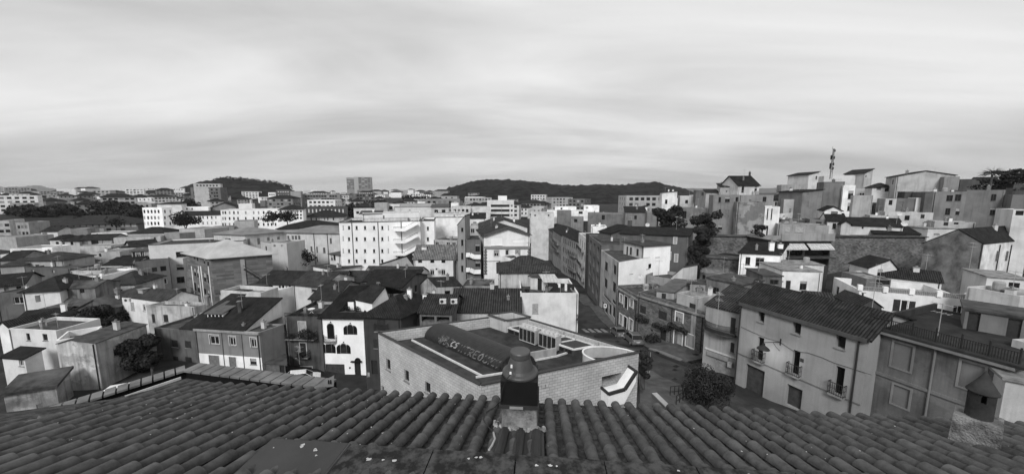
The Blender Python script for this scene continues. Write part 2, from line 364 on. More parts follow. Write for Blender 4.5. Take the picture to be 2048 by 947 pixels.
for px, t, z in ((1420, 60, 0.0), (1380, 85, 3), (1350, 120, 7), (1480, 60, 0.5), (1590, 56, 0), (1560, 66, 1.5), (1700, 62, -1), (1700, 68, -1), (1850, 62, -1), (1940, 56, -1), (1650, 50, -1), (1800, 50, -1.5), (1775, 70, -1), (1775, 60, -1), (1850, 69, -1), (1920, 58, -1), (1640, 66, -1), (1670, 69, -1), (1735, 69, -1), (1810, 69, -1), (1900, 64, -1), (1950, 50, -1), (2000, 45, -1), (1775, 78, 8.8), (1700, 77, 8.6), (1850, 77, 9), (2040, 70, 9), (1450, 80, 5.5), (1500, 85, 7.5), (1620, 80, 7), (1620, 90, 9), (1800, 90, 11), (1990, 90, 11.5), (2100, 60, 2),
                 (1700, 110, 14.5), (1950, 110, 15), (1500, 110, 11), (1720, 44, -1), (1900, 40, -1), (2040, 50, -1), (1300, 150, 6), (1400, 160, 10), (2300, 60, 10), (2400, 30, 4), (-300, 40, -8), (-600, 60, -10), (2000, 30, 0)):
    v = at_t(px, 473.5, t); CTRL.append(Vector((v.x, v.y, z)))
for ang in range(-70, 71, 10):
    for r, z in ((270, -1.0), (420, 3.0), (700, 9.0), (1200, 13.5), (2500, 16.5), (6000, 17.0)):
        if ang > 25: z += 3 if r < 500 else 0.5
        CTRL.append(Vector((r * math.sin(R(ang)), r * math.cos(R(ang)), z)))
for ang in range(110, 260, 15):
    for r in (20, 60, 200, 1000): CTRL.append(Vector((r * math.sin(R(ang)), r * math.cos(R(ang)), 0.0 if r < 100 else 8)))
def gz(x, y):
    sw = sz = 0.0
    for c in CTRL:
        d2 = (c.x - x) ** 2 + (c.y - y) ** 2 + 4.0
        w = 1.0 / (d2 * d2); sw += w; sz += w * c.z
    return sz / sw
def hit(px, py):
    r = ray(px, py); o = Vector((0, 0, HC)); t = 5.0
    while t < 4000:
        p = o + r * t
        if p.z <= gz(p.x, p.y):
            lo, hi = t * 0.95, t
            for _ in range(14):
                m = (lo + hi) / 2; p = o + r * m
                if p.z <= gz(p.x, p.y): hi = m
                else: lo = m
            return o + r * hi
        t *= 1.04
    return o + r * 4000
# ---------------------------------------------------------------- buildings
def hash_(t): return sum((i + 1) * ord(c) for i, c in enumerate(t))
def P_(v, st=.5, patch=None): return plaster(v, st, patch)
BLD = []
WR = random.Random(5)
class B:
    def __init__(s, name, label, cat, A, Bp, t=None, z=None, C=None, D=None, d=8.0, tA=None, group=None, roof=('flat', 0.4), wall=None, rmat=None,
                 base=None, ov=0.35, view=None, skew=0.0, flip=False, th=0.14, gable_mat=None, base_drop=1.0, coping=None, t_at='B'):
        s.view = view or _cv[0]; v = s.view
        s.name, s.label, s.cat, s.group, s.roof, s.ov, s.th, s.coping = name, label, cat, group, roof, ov, th, coping
        s.wall = wall or WHITE(); s.rmat = rmat or ROOFD; s.gmat = gable_mat
        a = pp(A[0], A[1], v); b = pp(Bp[0], Bp[1], v)
        if z is None:
            if t_at == 'B' : z = at_t(b[0], b[1], t).z
            else: z = at_t(a[0], a[1], t).z
        PB = at_t(b[0], b[1], t) if (t_at == 'B' and t) else at_z(b[0], b[1], z)
        if tA is not None: PA = at_t(a[0], a[1], tA)
        elif t_at == 'A' and t: PA = at_t(a[0], a[1], t)
        elif abs(a[1] - 385) < 70:          # near the horizon: face the sighting line squarely
            PA = at_t(a[0], a[1], t * (1 + .75 * (math.sqrt((1 + ((b[0] - 1024) / F) ** 2) / (1 + ((a[0] - 1024) / F) ** 2)) - 1)) if C is None else t)
        else: PA = at_z(a[0], a[1], z)
        PA.z = PB.z = z
        if tA is None and (PA - PB).length > 2.2 * abs(a[0] - b[0]) / F * (t or 50) + 3:
            PA = at_t(a[0], a[1], t or 50); PA.z = z
        ab = (PB - PA); ab.z = 0; nrm = Vector((-ab.y, ab.x, 0)).normalized()   # away from the front
        if C is not None:
            c = pp(C[0], C[1], v); dz = C[2] if len(C) > 2 else 0
            PC = at_z(c[0], c[1], z + dz); PC.z = z; dv = PC - PB
            if dv.dot(nrm) < 1.5 or dv.length > 60: print('WARN C', label, dv); dv = nrm * d
        elif D is not None:
            c = pp(D[0], D[1], v); dz = D[2] if len(D) > 2 else 0
            PD = at_z(c[0], c[1], z + dz); PD.z = z; dv = PD - PA
            if dv.dot(nrm) < 1.5 or dv.length > 60: print('WARN D', label, dv); dv = nrm * d
        else: dv = nrm * d + ab.normalized() * skew
        s.Q = [PA, PB, PB + dv, PA + dv]; s.z = z
        gs = [gz(p.x, p.y) for p in s.Q]
        s.zb = base if base is not None else min(gs) - base_drop
        if s.zb > z - 2.2: s.zb = z - 2.5
        s.root = thing(name, ((s.Q[0] + s.Q[2]) / 2).to_tuple()[:2] + (s.zb,), label, cat, group)
        s.op = {0: [], 1: [], 2: [], 3: []}; s.dist = ((s.Q[0] + s.Q[1]) / 2 - Vector((0, 0, HC))).length
        s.roofo = None; BLD.append(s); s.chs = []
    # sides: 0 front, 1 facing to the B-C side, 2 back, 3 A-D side
    def ends(s, k): return s.Q[k], s.Q[(k + 1) % 4]
    def w(s, side, typ, *rects, **kw):
        P0, P1 = s.ends(side); d = (P1 - P0); L = d.length; d = d / L; n = Vector((d.y, -d.x, 0))
        for (x0, y0, x1, y1) in rects:
            def hitp(X, Y):
                px, py = pp(X, Y, s.view); r = ray(px, py); den = r.dot(n)
                if abs(den) < 1e-5: return None
                return Vector((0, 0, HC)) + r * ((P0 - Vector((0, 0, HC))).dot(n) / den)
            xm, ym = (x0 + x1) / 2, (y0 + y1) / 2
            q = [hitp(x0, ym), hitp(x1, ym), hitp(xm, y0), hitp(xm, y1)]
            if any(e is None for e in q): continue
            u0, u1 = sorted(((q[0] - P0).dot(d), (q[1] - P0).dot(d))); z1, z0 = q[2].z, q[3].z
            s.add(side, typ, u0, u1, z0, z1, kw)
        return s
    def grid(s, side, typ, n, wd, h, drops, m0=0.08, m1=0.08, **kw):
        P0, P1 = s.ends(side); L = (P1 - P0).length
        for dz in drops:
            for i in range(n):
                u = L * (m0 + (1 - m0 - m1) * (i + 0.5) / n)
                s.add(side, typ, u - wd / 2, u + wd / 2, s.z - dz - h, s.z - dz, kw)
        return s
    def add(s, side, typ, u0, u1, z0, z1, kw):
        P0, P1 = s.ends(side); L = (P1 - P0).length
        u0 = max(u0, 0.12); u1 = min(u1, L - 0.12); z1 = min(z1, s.z - 0.12 if not kw.get('high') else z1); z0 = max(z0, s.zb + 0.05)
        if u1 - u0 < 0.15 or z1 - z0 < 0.2: return
        for o in s.op[side]:
            if u0 < o[2] and u1 > o[1] and z0 < o[4] and z1 > o[3]: return
        s.op[side].append((typ, u0, u1, z0, z1, kw))
    def chim(s, a, b, wd=0.5, h=1.0, mat=None, dz=0.0, pot=True):
        s.chs.append((a, b, wd, h, mat, dz, pot)); return s
    def P(s, a, b, z=None):
        q = s.Q; p = (q[0] * (1 - a) + q[1] * a) * (1 - b) + (q[3] * (1 - a) + q[2] * a) * b
        return Vector((p.x, p.y, s.z if z is None else z))
    def height(s, a, b):
        r = s.roof; k = r[0]
        if k == 'gable': x = b if r[1] == 'ab' else a; pk = r[3] if len(r) > 3 else 0.5; return r[2] * (x / pk if x < pk else (1 - x) / (1 - pk))
        if k == 'shed': return r[2] * {'back': b, 'front': 1 - b, 'right': a, 'left': 1 - a}[r[1]]
        if k == 'hip': return min(r[1], r[1] * 2 * min(a * r[2], (1 - a) * r[2], b, 1 - b)) if len(r) > 2 else r[1] * 2 * min(a, 1 - a, b, 1 - b)
        return 0.0
    def clutter(s):
        rr = random.Random(hash_(s.label)); k = s.roof[0]; lb = (s.Q[2] - s.Q[1]).length; la = (s.Q[1] - s.Q[0]).length
        if not (40 < s.dist < 150) or s.name in ('retaining_wall', 'garden_wall', 'sunroom', 'institute', 'office_building', 'roof_hut') or 'railed roof terrace' in s.label or 'wall lamp' in s.label or la < 4: return
        s._dp = rr.random() < .7
        if not s.op[0] and la > 4.5 and s.z - s.zb > 4.5 and rr.random() < .75 and not any(q in s.label for q in ('blank', 'plain', 'windowless', 'wall', 'ruin', 'gable', 'hut', 'patch', 'bare', 'store', 'smooth')):
            nn = max(1, int(la / 3.4)); s.grid(0, rr.choice(('dark', 'shut')), nn, .85, 1.25, (rr.uniform(.8, 1.2), 4.0), frame=FRAME_D)
        for side in (1, 3):
            L = lb
            if not s.op[side] and s.z - s.zb > 4 and rr.random() < .6:
                for i in range(rr.choice((1, 2))):
                    u = L * rr.uniform(.2, .8); zt = s.z - rr.uniform(.7, 1.2); s.add(side, rr.choice(('shut', 'dark')), u - .45, u + .45, zt - 1.3, zt, dict(frame=FRAME_D))
        if not s.chs and rr.random() < .75: s.chim(rr.uniform(.15, .85), rr.uniform(.3, .8), rr.uniform(.4, .65), rr.uniform(.6, 1.2), rr.choice((CONC, s.wall, P_(.6, .4))), dz=-(s.roof[1] if k == 'flat' else 0))
        if rr.random() < .6 and k == 'flat' or rr.random() < .25: s.chim(rr.uniform(.1, .9), rr.uniform(.2, .5), rr.uniform(.35, .5), rr.uniform(.5, 1.0), rr.choice((CONC, P_(.7, .3))), dz=-(s.roof[1] if k == 'flat' else 0))
        if rr.random() < .65:
            a, b = rr.uniform(.1, .9), rr.uniform(.3, .8); p = s.P(a, b, s.z + s.height(a, b) - .4); h = rr.uniform(2.2, 3.6); m = MB(); m.tube([p, p + Vector((0, 0, h))], .03, 4)
            an = rr.uniform(0, 3); c = p + Vector((0, 0, h - .2)); v = Vector((math.cos(an), math.sin(an), 0)); w = Vector((-v.y, v.x, 0)); m.bar(c - v * .6, c + v * .6, .035)
            for i in range(5): q = c + v * (i / 4 - .5) * 1.1; m.bar(q - w * .3, q + w * .3, .02)
            s._aer = m
    def done(s):
        s._aer = None; s.clutter() if s.dist < 150 else None
        mb = MB(); far = s.dist > 150; r = s.roof; k = r[0]
        for side in range(4):
            P0, P1 = s.ends(side); d = (P1 - P0); L = d.length; d = d / L; n = Vector((d.y, -d.x, 0)); ops = s.op[side]
            us = sorted({0, L} | {o[1] for o in ops} | {o[2] for o in ops}); zs = sorted({s.zb, s.z} | {o[3] for o in ops} | {o[4] for o in ops})
            zs = [q for q in zs if q <= s.z + 1e-6]
            def pt(u, z, dep=0): p = P0 + d * u - n * dep; return (p.x, p.y, z)
            for i in range(len(us) - 1):
                j = 0
                while j < len(zs) - 1:
                    um, zm = (us[i] + us[i + 1]) / 2, (zs[j] + zs[j + 1]) / 2
                    if any(o[1] < um < o[2] and o[3] < zm < o[4] for o in ops): j += 1; continue
                    j2 = j + 1
                    while j2 < len(zs) - 1 and not any(o[1] < um < o[2] and o[3] < (zs[j2] + zs[j2 + 1]) / 2 < o[4] for o in ops): j2 += 1
                    a, b, z0, z1 = us[i], us[i + 1], zs[j], zs[j2]
                    mb.face([pt(a, z0), pt(b, z0), pt(b, z1), pt(a, z1)], [(a + side * 7.3, z0), (b + side * 7.3, z0), (b + side * 7.3, z1), (a + side * 7.3, z1)])
                    j = j2
            for (typ, a, b, z0, z1, kw) in ops:
                dep = 1.3 if typ == 'hole' else kw.get('rec', 0.16 if typ not in ('shut', 'panel') else 0.07)
                for q in (((a, z0), (a, z1)), ((b, z1), (b, z0)), ((a, z1), (b, z1)), ((b, z0), (a, z0))):
                    (ua, za), (ub, zb_) = q
                    mb.face([pt(ua, za), pt(ua, za, dep), pt(ub, zb_, dep), pt(ub, zb_)])
                s.opening(side, typ, a, b, z0, z1, dep, kw, pt, d, n, far)
            # gable or shed triangle above the wall head
            a0, b0 = ((0, 0), (1, 0), (1, 1), (0, 1))[side], ((1, 0), (1, 1), (0, 1), (0, 0))[side]
            if k in ('gable', 'shed'):
                pk = (r[3] if len(r) > 3 else 0.5) if k == 'gable' else 0.5
                pts = [(0, s.height(*a0))]; 
                if k == 'gable' and ((r[1] == 'ab' and side in (1, 3)) or (r[1] == 'bc' and side in (0, 2))):
                    x = pk if side in (0, 1) else 1 - pk; pts.append((x, r[2]))
                pts.append((1, s.height(*b0)))
                if max(h for _, h in pts) > 0.01:
                    top = [pt(L * x, s.z + h) for x, h in pts]
                    poly = [pt(0, s.z), pt(L, s.z)] + list(reversed(top))
                    cl = []
                    for p in poly:
                        if not cl or (Vector(p) - Vector(cl[-1])).length > 1e-4: cl.append(p)
                    if (Vector(cl[0]) - Vector(cl[-1])).length < 1e-4: cl.pop()
                    if len(cl) > 2: mb.face(cl, [((Vector(p) - Vector(pt(0, s.z))).dot(d) + side * 7.3, p[2]) for p in cl])
        roof = MB()
        if k == 'flat':
            ph = r[1]; th = 0.2 if ph > 0.15 else 0.0
            if th:
                q = s.Q; cx = (q[0] + q[2]) / 2
                inn = []
                for i in range(4):
                    p0, p1, pm = q[i], q[(i + 1) % 4], q[i - 1]
                    e1 = (p1 - p0).normalized(); e2 = (pm - p0).normalized(); inn.append(p0 + (e1 + e2) * th)
                for i in range(4):
                    j = (i + 1) % 4; a, b, c, e = q[i], q[j], inn[j], inn[i]
                    mb.face([(a.x, a.y, s.z), (b.x, b.y, s.z), (c.x, c.y, s.z), (e.x, e.y, s.z)])
                    mb.face([(e.x, e.y, s.z), (c.x, c.y, s.z), (c.x, c.y, s.z - ph), (e.x, e.y, s.z - ph)])
                roof.face([(p.x, p.y, s.z - ph) for p in inn])
            else:
                o = s.ov
                P = [s.offs(a, b, o) for a, b in ((0, 0), (1, 0), (1, 1), (0, 1))]
                roof.slab([(p.x, p.y, s.z + 0.16) for p in P], 0.16)
        else:
            o = s.ov; la = (s.Q[1] - s.Q[0]).length; lb = (s.Q[2] - s.Q[1]).length; ea, eb = o / la, o / lb; T = s.th
            def rp(a, b): # point on roof surface, extrapolated past the walls
                p = s.P(a, b); return p
            def plane(cs, axis):
                # cs: list of (a, b, h); axis 'a': eave runs along a
                pts = [(*(s.P(a, b).to_tuple()[:2]), s.z + h + T) for a, b, h in cs]
                e = Vector(pts[1]) - Vector(pts[0]); e.normalize()
                nn = e.cross(Vector(pts[2]) - Vector(pts[1])).normalized(); up = nn.cross(e)
                uvs = [((Vector(p) - Vector(pts[0])).dot(e), (Vector(p) - Vector(pts[0])).dot(up)) for p in pts]
                roof.slab(pts, T, uvs=uvs)
            if k == 'gable' and r[1] == 'ab':
                pk = r[3] if len(r) > 3 else 0.5; h = r[2]; s1 = h / pk; s2 = h / (1 - pk)
                plane([(-ea, -eb, -s1 * eb), (1 + ea, -eb, -s1 * eb), (1 + ea, pk, h), (-ea, pk, h)], 'a')
                plane([(1 + ea, 1 + eb, -s2 * eb), (-ea, 1 + eb, -s2 * eb), (-ea, pk, h), (1 + ea, pk, h)], 'a')
            elif k == 'gable':
                pk = r[3] if len(r) > 3 else 0.5; h = r[2]; s1 = h / pk; s2 = h / (1 - pk)
                plane([(-ea, 1 + eb, -s1 * ea), (-ea, -eb, -s1 * ea), (pk, -eb, h), (pk, 1 + eb, h)], 'b')
                plane([(1 + ea, -eb, -s2 * ea), (1 + ea, 1 + eb, -s2 * ea), (pk, 1 + eb, h), (pk, -eb, h)], 'b')
            elif k == 'shed':
                h = r[2]; H = lambda a, b: h * {'back': b, 'front': 1 - b, 'right': a, 'left': 1 - a}[r[1]]
                cs = {'back': [(-ea, -eb), (1 + ea, -eb), (1 + ea, 1 + eb), (-ea, 1 + eb)], 'front': [(1 + ea, 1 + eb), (-ea, 1 + eb), (-ea, -eb), (1 + ea, -eb)],
                      'right': [(-ea, 1 + eb), (-ea, -eb), (1 + ea, -eb), (1 + ea, 1 + eb)], 'left': [(1 + ea, -eb), (1 + ea, 1 + eb), (-ea, 1 + eb), (-ea, -eb)]}[r[1]]
                plane([(a, b, H(a, b)) for a, b in cs], 'a')
            elif k == 'hip':
                h = r[1]; mn = min(la, lb) / 2
                ra = mn / la; rb = mn / lb
                if len(r) > 2: ra = rb = 0.5      # pyramid
                R0 = (ra, 0.5, h) if la >= lb else (0.5, rb, h); R1 = (1 - ra, 0.5, h) if la >= lb else (0.5, 1 - rb, h)
                if len(r) > 2: R0 = R1 = (0.5, 0.5, h)
                dh = -h * 0.12
                c = [(-ea, -eb, dh), (1 + ea, -eb, dh), (1 + ea, 1 + eb, dh), (-ea, 1 + eb, dh)]
                def pl(l):
                    z = []
                    for x in l:
                        if x not in z: z.append(x)
                    plane(z, 'a')
                if la >= lb:
                    pl([c[0], c[1], R1, R0]); pl([c[1], c[2], R1]); pl([c[2], c[3], R0, R1]); pl([c[3], c[0], R0])
                else:
                    pl([c[0], c[1], R0]); pl([c[1], c[2], R1, R0]); pl([c[2], c[3], R1]); pl([c[3], c[0], R0, R1])
        mb.build('wall', s.wall, s.root)
        s.roofo = roof.build('roof', s.rmat if (k != 'flat' or s.rmat is not ROOFD) else CONCD, s.root)
        if s._aer: s._aer.build('aerial', ZINC, s.root)
        if getattr(s, '_dp', False):
            P0, P1 = s.ends(0); d = (P1 - P0).normalized(); n = Vector((d.y, -d.x, 0)); p = (P0 + d * .25 if hash_(s.label) % 2 else P1 - d * .25) + n * .07; m = MB(); m.tube([(p.x, p.y, s.z - .1), (p.x, p.y, s.zb)], .055, 5); m.build('downpipe', IRON if hash_(s.label) % 3 else CONC, s.root)
            if k == 'flat' and s.roof[1] > .1 and hash_(s.label) % 4 == 1 and (s.Q[2] - s.Q[1]).length > 4:
                p = s.P(.3 + .1 * (hash_(s.label) % 5), .5, s.z - s.roof[1]); m = MB()
                for q in ((-.3, 0), (.3, 0)): m.box(p + Vector((q[0], 0, 0)), .1, .7, .25)
                m.lathe(p + Vector((0, 0, .25)), [(0, 0), (.45, 0), (.48, .1), (.48, .8), (.4, .95), (.15, 1.0), (0, 1.0)], 14); m.build('water_tank', simple('tank_plastic', .3, .6), s.root)
        if s.coping:
            cm = MB(); q = s.Q
            for i in range(4):
                a, b = q[i], q[(i + 1) % 4]; cm.bar((a.x, a.y, s.z + 0.04), (b.x, b.y, s.z + 0.04), 0.42, 0.07)
            cm.build('coping', s.coping, s.root)
        for (a, b, wd, h, mat, dz, pot) in s.chs:
            p = s.P(a, b, s.z + s.height(a, b) - 0.3 + dz); rot = math.atan2(*(s.Q[1] - s.Q[0]).to_tuple()[1::-1])
            c = MB(); c.box(p, wd, wd * 0.8, h + 0.3, rot)
            co = c.build('chimney', mat or s.wall, s.roofo)
            c = MB(); c.box((p.x, p.y, p.z + h + 0.3), wd * 1.25, wd * 1.0, 0.07, rot)
            if pot: c.box((p.x, p.y, p.z + h + 0.37), wd * 0.4, wd * 0.35, 0.25, rot)
            c2 = c.build('chimney_cap', CONC, s.roofo)
    def offs(s, a, b, o):
        p = s.P(a, b); q = s.Q; e = (q[1] - q[0]).normalized(); f = (q[3] - q[0]).normalized()
        return p + e * (o if a > .5 else -o) + f * (o if b > .5 else -o)
    def opening(s, side, typ, a, b, z0, z1, dep, kw, pt, d, n, far):
        W, H = b - a, z1 - z0; tiny = far or (H * F / s.dist < 7)
        fm = kw.get('frame', FRAME_W); root = s.root
        def rect(mb, a, b, z0, z1, dp, mi=0): mb.face([pt(a, z0, dp), pt(b, z0, dp), pt(b, z1, dp), pt(a, z1, dp)], [(0, 0), (b - a, 0), (b - a, z1 - z0), (0, z1 - z0)], mi)
        def cub(mb, a, b, z0, z1, d0, d1):   # box between recess depths d0 (outer) and d1
            rect(mb, a, b, z0, z1, d0)
            for q in (((a, z0), (a, z1)), ((a, z1), (b, z1)), ((b, z1), (b, z0)), ((b, z0), (a, z0))):
                (ua, za), (ub, zb_) = q; mb.face([pt(ua, za, d0), pt(ua, za, d1), pt(ub, zb_, d1), pt(ub, zb_, d0)])
        m = MB()
        if typ == 'hole':
            rect(m, a, b, z0, z1, dep); m.build('recess_wall', kw.get('mat', simple('recess_render', 0.06)), root); return  # back wall coloured dark by default, the shade of the recess in its tone
        if typ in ('shut', 'panel', 'garage', 'door'):
            mat = kw.get('mat') or {'shut': SHUT_D, 'panel': SHUT_L, 'garage': GARAGE, 'door': simple('dark_door', 0.03)}[typ]
            nm = {'shut': 'shutter', 'panel': 'shutter', 'garage': 'garage_door', 'door': 'door'}[typ]
            rect(m, a, b, z0, z1, dep - 0.02); o = m.build(nm, mat, root)
            if kw.get('surround') and not far:
                m = MB(); t = 0.12
                for q in ((a - t, a, z0, z1 + t), (b, b + t, z0, z1 + t), (a, b, z1, z1 + t)): cub(m, *q, -0.04, 0.0)
                if typ != 'door': cub(m, a - t, b + t, z0 - t, z0, -0.05, 0.0)
                m.build('surround', kw['surround'], o)
            elif not tiny and typ in ('shut', 'panel'):
                m = MB(); cub(m, a - 0.05, b + 0.05, z0 - 0.07, z0, -0.07, 0.0); m.build('sill', kw.get('sill', CONC), o)
            if kw.get('balc'): s.balcony(a, b, z0, pt, o if False else root, kw['balc'])
            return
        rect(m, a, b, z0, z1, dep - 0.01)
        if tiny:
            m.build('window', kw.get('mat') or WR.choice((GLASS, GLASS, GLASS, SHUT_D, SHUT_G, SHUT_L)), root); return
        f = MB(); t = 0.055 if fm is FRAME_D else 0.06
        for q in ((a, a + t, z0, z1), (b - t, b, z0, z1), (a + t, b - t, z1 - t, z1), (a + t, b - t, z0, z0 + t)): cub(f, *q, dep - 0.06, dep - 0.012)
        if W > 0.7 and not kw.get('plain'): cub(f, (a + b) / 2 - t / 2, (a + b) / 2 + t / 2, z0 + t, z1 - t, dep - 0.06, dep - 0.012)
        wo = f.build('window', fm, root); m.build('pane', kw.get('mat', GLASS), wo)
        sl = MB(); cub(sl, a - 0.06, b + 0.06, z0 - 0.08, z0, -0.09, 0.0); sl.build('sill', kw.get('sill', CONC), wo)
        if kw.get('surround'):
            m = MB(); t = 0.13
            for q in ((a - t, a, z0, z1 + t), (b, b + t, z0, z1 + t), (a, b, z1, z1 + t)): cub(m, *q, -0.04, 0.0)
            m.build('surround', kw['surround'], wo)
        if typ == 'open' or kw.get('open'):
            for (x0, x1) in ((a - W * 0.48, a - 0.02), (b + 0.02, b + W * 0.48)):
                m = MB(); cub(m, x0, x1, z0, z1, -0.05, -0.005); m.build('shutter', kw.get('smat', SHUT_D), wo)
        if not kw.get('half') and not kw.get('plain') and W > .6 and WR.random() < .4: kw = dict(kw, half=WR.uniform(.2, .6))
        if kw.get('half'):   # roller blind half down
            m = MB(); rect(m, a, b, z1 - H * kw['half'], z1, dep - 0.07); m.build('blind', SHUT_L, wo)
        if kw.get('balc'): s.balcony(a, b, z0, pt, root, kw['balc'])
    def balcony(s, a, b, z0, pt, root, spec):
        ext, out, kind_ = spec
        a -= ext; b += ext
        m = MB(); P = [pt(a, 0, -out), pt(b, 0, -out), pt(b, 0, 0), pt(a, 0, 0)]
        m.prism([p[:2] for p in P], z0 - 0.15, z0 - 0.01); bo = m.build('balcony', CONC, root)
        m = MB(); h = 0.95
        if kind_ == 'solid':
            for q0, q1 in ((pt(a, 0, -out), pt(b, 0, -out)), (pt(a, 0, 0), pt(a, 0, -out)), (pt(b, 0, -out), pt(b, 0, 0))):
                m.bar((q0[0], q0[1], z0 + h / 2), (q1[0], q1[1], z0 + h / 2), 0.1, h)
            m.build('parapet', s.wall, bo)
        else:
            seg = [(pt(a, 0, 0), pt(a, 0, -out)), (pt(a, 0, -out), pt(b, 0, -out)), (pt(b, 0, -out), pt(b, 0, 0))]
            for q0, q1 in seg:
                for zz, ww in ((h, 0.045), (0.08, 0.03), (h * 0.55, 0.02)): m.bar((q0[0], q0[1], z0 + zz), (q1[0], q1[1], z0 + zz), ww)
                L = (Vector(q1) - Vector(q0)).length; k = max(1, int(L / 0.13))
                for i in range(k + 1):
                    x = q0[0] + (q1[0] - q0[0]) * i / k; y = q0[1] + (q1[1] - q0[1]) * i / k; m.bar((x, y, z0), (x, y, z0 + h), 0.022)
            m.build('railing', IRON, bo)

def on_bld(b, X, Y, side=0, v=None):
    """point where a sighting meets a wall's plane"""
    P0, P1 = b.ends(side); d = (P1 - P0).normalized(); n = Vector((d.y, -d.x, 0)); r = ray(*pp(X, Y, v or b.view))
    return Vector((0, 0, HC)) + r * ((P0 - Vector((0, 0, HC))).dot(n) / r.dot(n)), d, n

# ---------------------------------------------------------------- trees and plants
LEAF = noisy('tree_foliage', 0.010, 0.042, 0.8, bump=0.2, rough=0.95)
LEAFB = noisy('bush_foliage', 0.010, 0.045, 1.5, bump=0.2, rough=0.9)
BARK = noisy('tree_bark', 0.04, 0.10, 3)
def foliage(mb, blobs, n, leaf, rr):
    for _ in range(n):
        c, rad = rr.choice(blobs)
        while True:
            v = Vector((rr.uniform(-1, 1), rr.uniform(-1, 1), rr.uniform(-1, 1)))
            if 0.25 < v.length < 1: break
        v = v.normalized() * (v.length ** 0.45)
        p = Vector(c) + Vector((v.x * rad[0], v.y * rad[1], v.z * rad[2]))
        nn = (v + Vector((rr.uniform(-.8, .8), rr.uniform(-.8, .8), rr.uniform(-.3, .9)))).normalized()
        x = nn.orthogonal().normalized(); y = nn.cross(x); an = rr.uniform(0, 6.28); x, y = x * math.cos(an) + y * math.sin(an), y * math.cos(an) - x * math.sin(an)
        l = leaf * rr.uniform(0.6, 1.4)
        mb.face([p - x * l, p - y * l * 0.6, p + x * l, p + y * l * 0.6], [(0, 0), (1, 0), (1, 1), (0, 1)])
def tree(base, h, rad, label, name='tree', n=1600, leaf=0.16, seed=0, group=None, squash=0.8, trunk=0.22, nb=11, mat=None, cat='tree', low=0.3):
    rr = random.Random(seed); base = Vector(base); root = thing(name, base, label, cat, group)
    t = MB(); top = base + Vector((rr.uniform(-.2, .2) * rad, rr.uniform(-.2, .2) * rad, h * 0.62))
    t.tube([base - Vector((0, 0, .3)), base.lerp(top, .5) + Vector((rr.uniform(-.1, .1), 0, 0)), top], trunk, 7, r2=trunk * 0.45)
    blobs = []; ch = h * (1 - low)
    for i in range(nb):
        an = i * 2.4 + rr.uniform(-.4, .4); q = rr.uniform(0.15, 0.72) * rad if i else 0
        zz = h * low + ch * rr.uniform(0.22, 0.80); k = 1 - 0.45 * abs((zz - h * low) / ch - 0.45)
        c = base + Vector((math.cos(an) * q * k, math.sin(an) * q * k, zz)); rs = rad * rr.uniform(0.30, 0.48)
        blobs.append((c, (rs, rs, rs * squash))); t.tube([base.lerp(top, rr.uniform(.5, .95)), c], trunk * 0.4, 5, r2=trunk * 0.1)
    t.build('trunk', BARK, root); f = MB(); foliage(f, blobs, n, leaf, rr); f.build('crown', mat or LEAF, root)
    return root
def shrub_on(p, r, n, leaf, name, label, seed=0, cat='plant', group=None):
    rr = random.Random(seed); root = thing(name, p, label, cat, group); f = MB()
    foliage(f, [(Vector(p) + Vector((rr.uniform(-.5, .5) * r, rr.uniform(-.5, .5) * r, r * rr.uniform(.3, .9))), (r * .6, r * .6, r * .6)) for _ in range(5)], n, leaf, rr)
    s_ = MB(); s_.tube([Vector(p) - Vector((0, 0, .02)), Vector(p) + Vector((0, 0, r))], 0.03, 5)
    s_.build('stem', BARK, root); f.build('foliage', LEAFB, root); return root
def antenna(p, h, label, rot=0.0, kindn='yagi'):
    root = thing('tv_antenna', p, label, 'antenna'); m = MB(); m.tube([p, Vector(p) + Vector((0, 0, h))], 0.025, 5); m.build('mast', ZINC, root)
    m = MB(); ca, sa = math.cos(rot), math.sin(rot)
    for zz, L, n_ in ((h - 0.1, 1.1, 7), (h - 0.7, 0.8, 4)):
        c = Vector(p) + Vector((0, 0, zz)); m.bar(c - Vector((ca, sa, 0)) * L / 2, c + Vector((ca, sa, 0)) * L / 2, 0.025)
        for i in range(n_):
            q = c + Vector((ca, sa, 0)) * L * (i / (n_ - 1) - .5); w = 0.34 - 0.02 * i; m.bar(q - Vector((-sa, ca, 0)) * w, q + Vector((-sa, ca, 0)) * w, 0.015)
    m.build('elements', ZINC, root); return root
def dish(p, r, label, az=R(200), mat=None):
    root = thing('satellite_dish', p, label, 'satellite dish'); c = Vector(p) + Vector((0, 0, 0.8)); m = MB(); m.tube([p, c], 0.025, 5); m.build('mast', ZINC, root)
    nd = Vector((math.sin(az) * .85, math.cos(az) * .85, 0.5)).normalized(); x = nd.orthogonal().normalized(); y = nd.cross(x); m = MB()
    for i in range(4):
        for k in range(16):
            def q(ri, a): rr_ = r * ri / 4; return c + x * rr_ * math.cos(a) + y * rr_ * math.sin(a) + nd * (0.35 * rr_ * rr_ / r)
            a0, a1 = 2 * math.pi * k / 16, 2 * math.pi * (k + 1) / 16
            P = [q(i, a0), q(i + 1, a0), q(i + 1, a1), q(i, a1)]
            if i == 0: P = [P[0], P[1], P[2]]
            m.face(P); m.face([p_ - nd * 0.015 for p_ in reversed(P)])
    m.build('reflector', mat or simple('dish_paint', 0.55, 0.5), root); m = MB(); m.tube([c - y * r * 0.9, c + nd * r * 0.9], 0.015, 5); m.box(c + nd * r * 0.9 - Vector((0, 0, .05)), .08, .08, .12); m.build('feed_arm', ZINC, root)
    return root
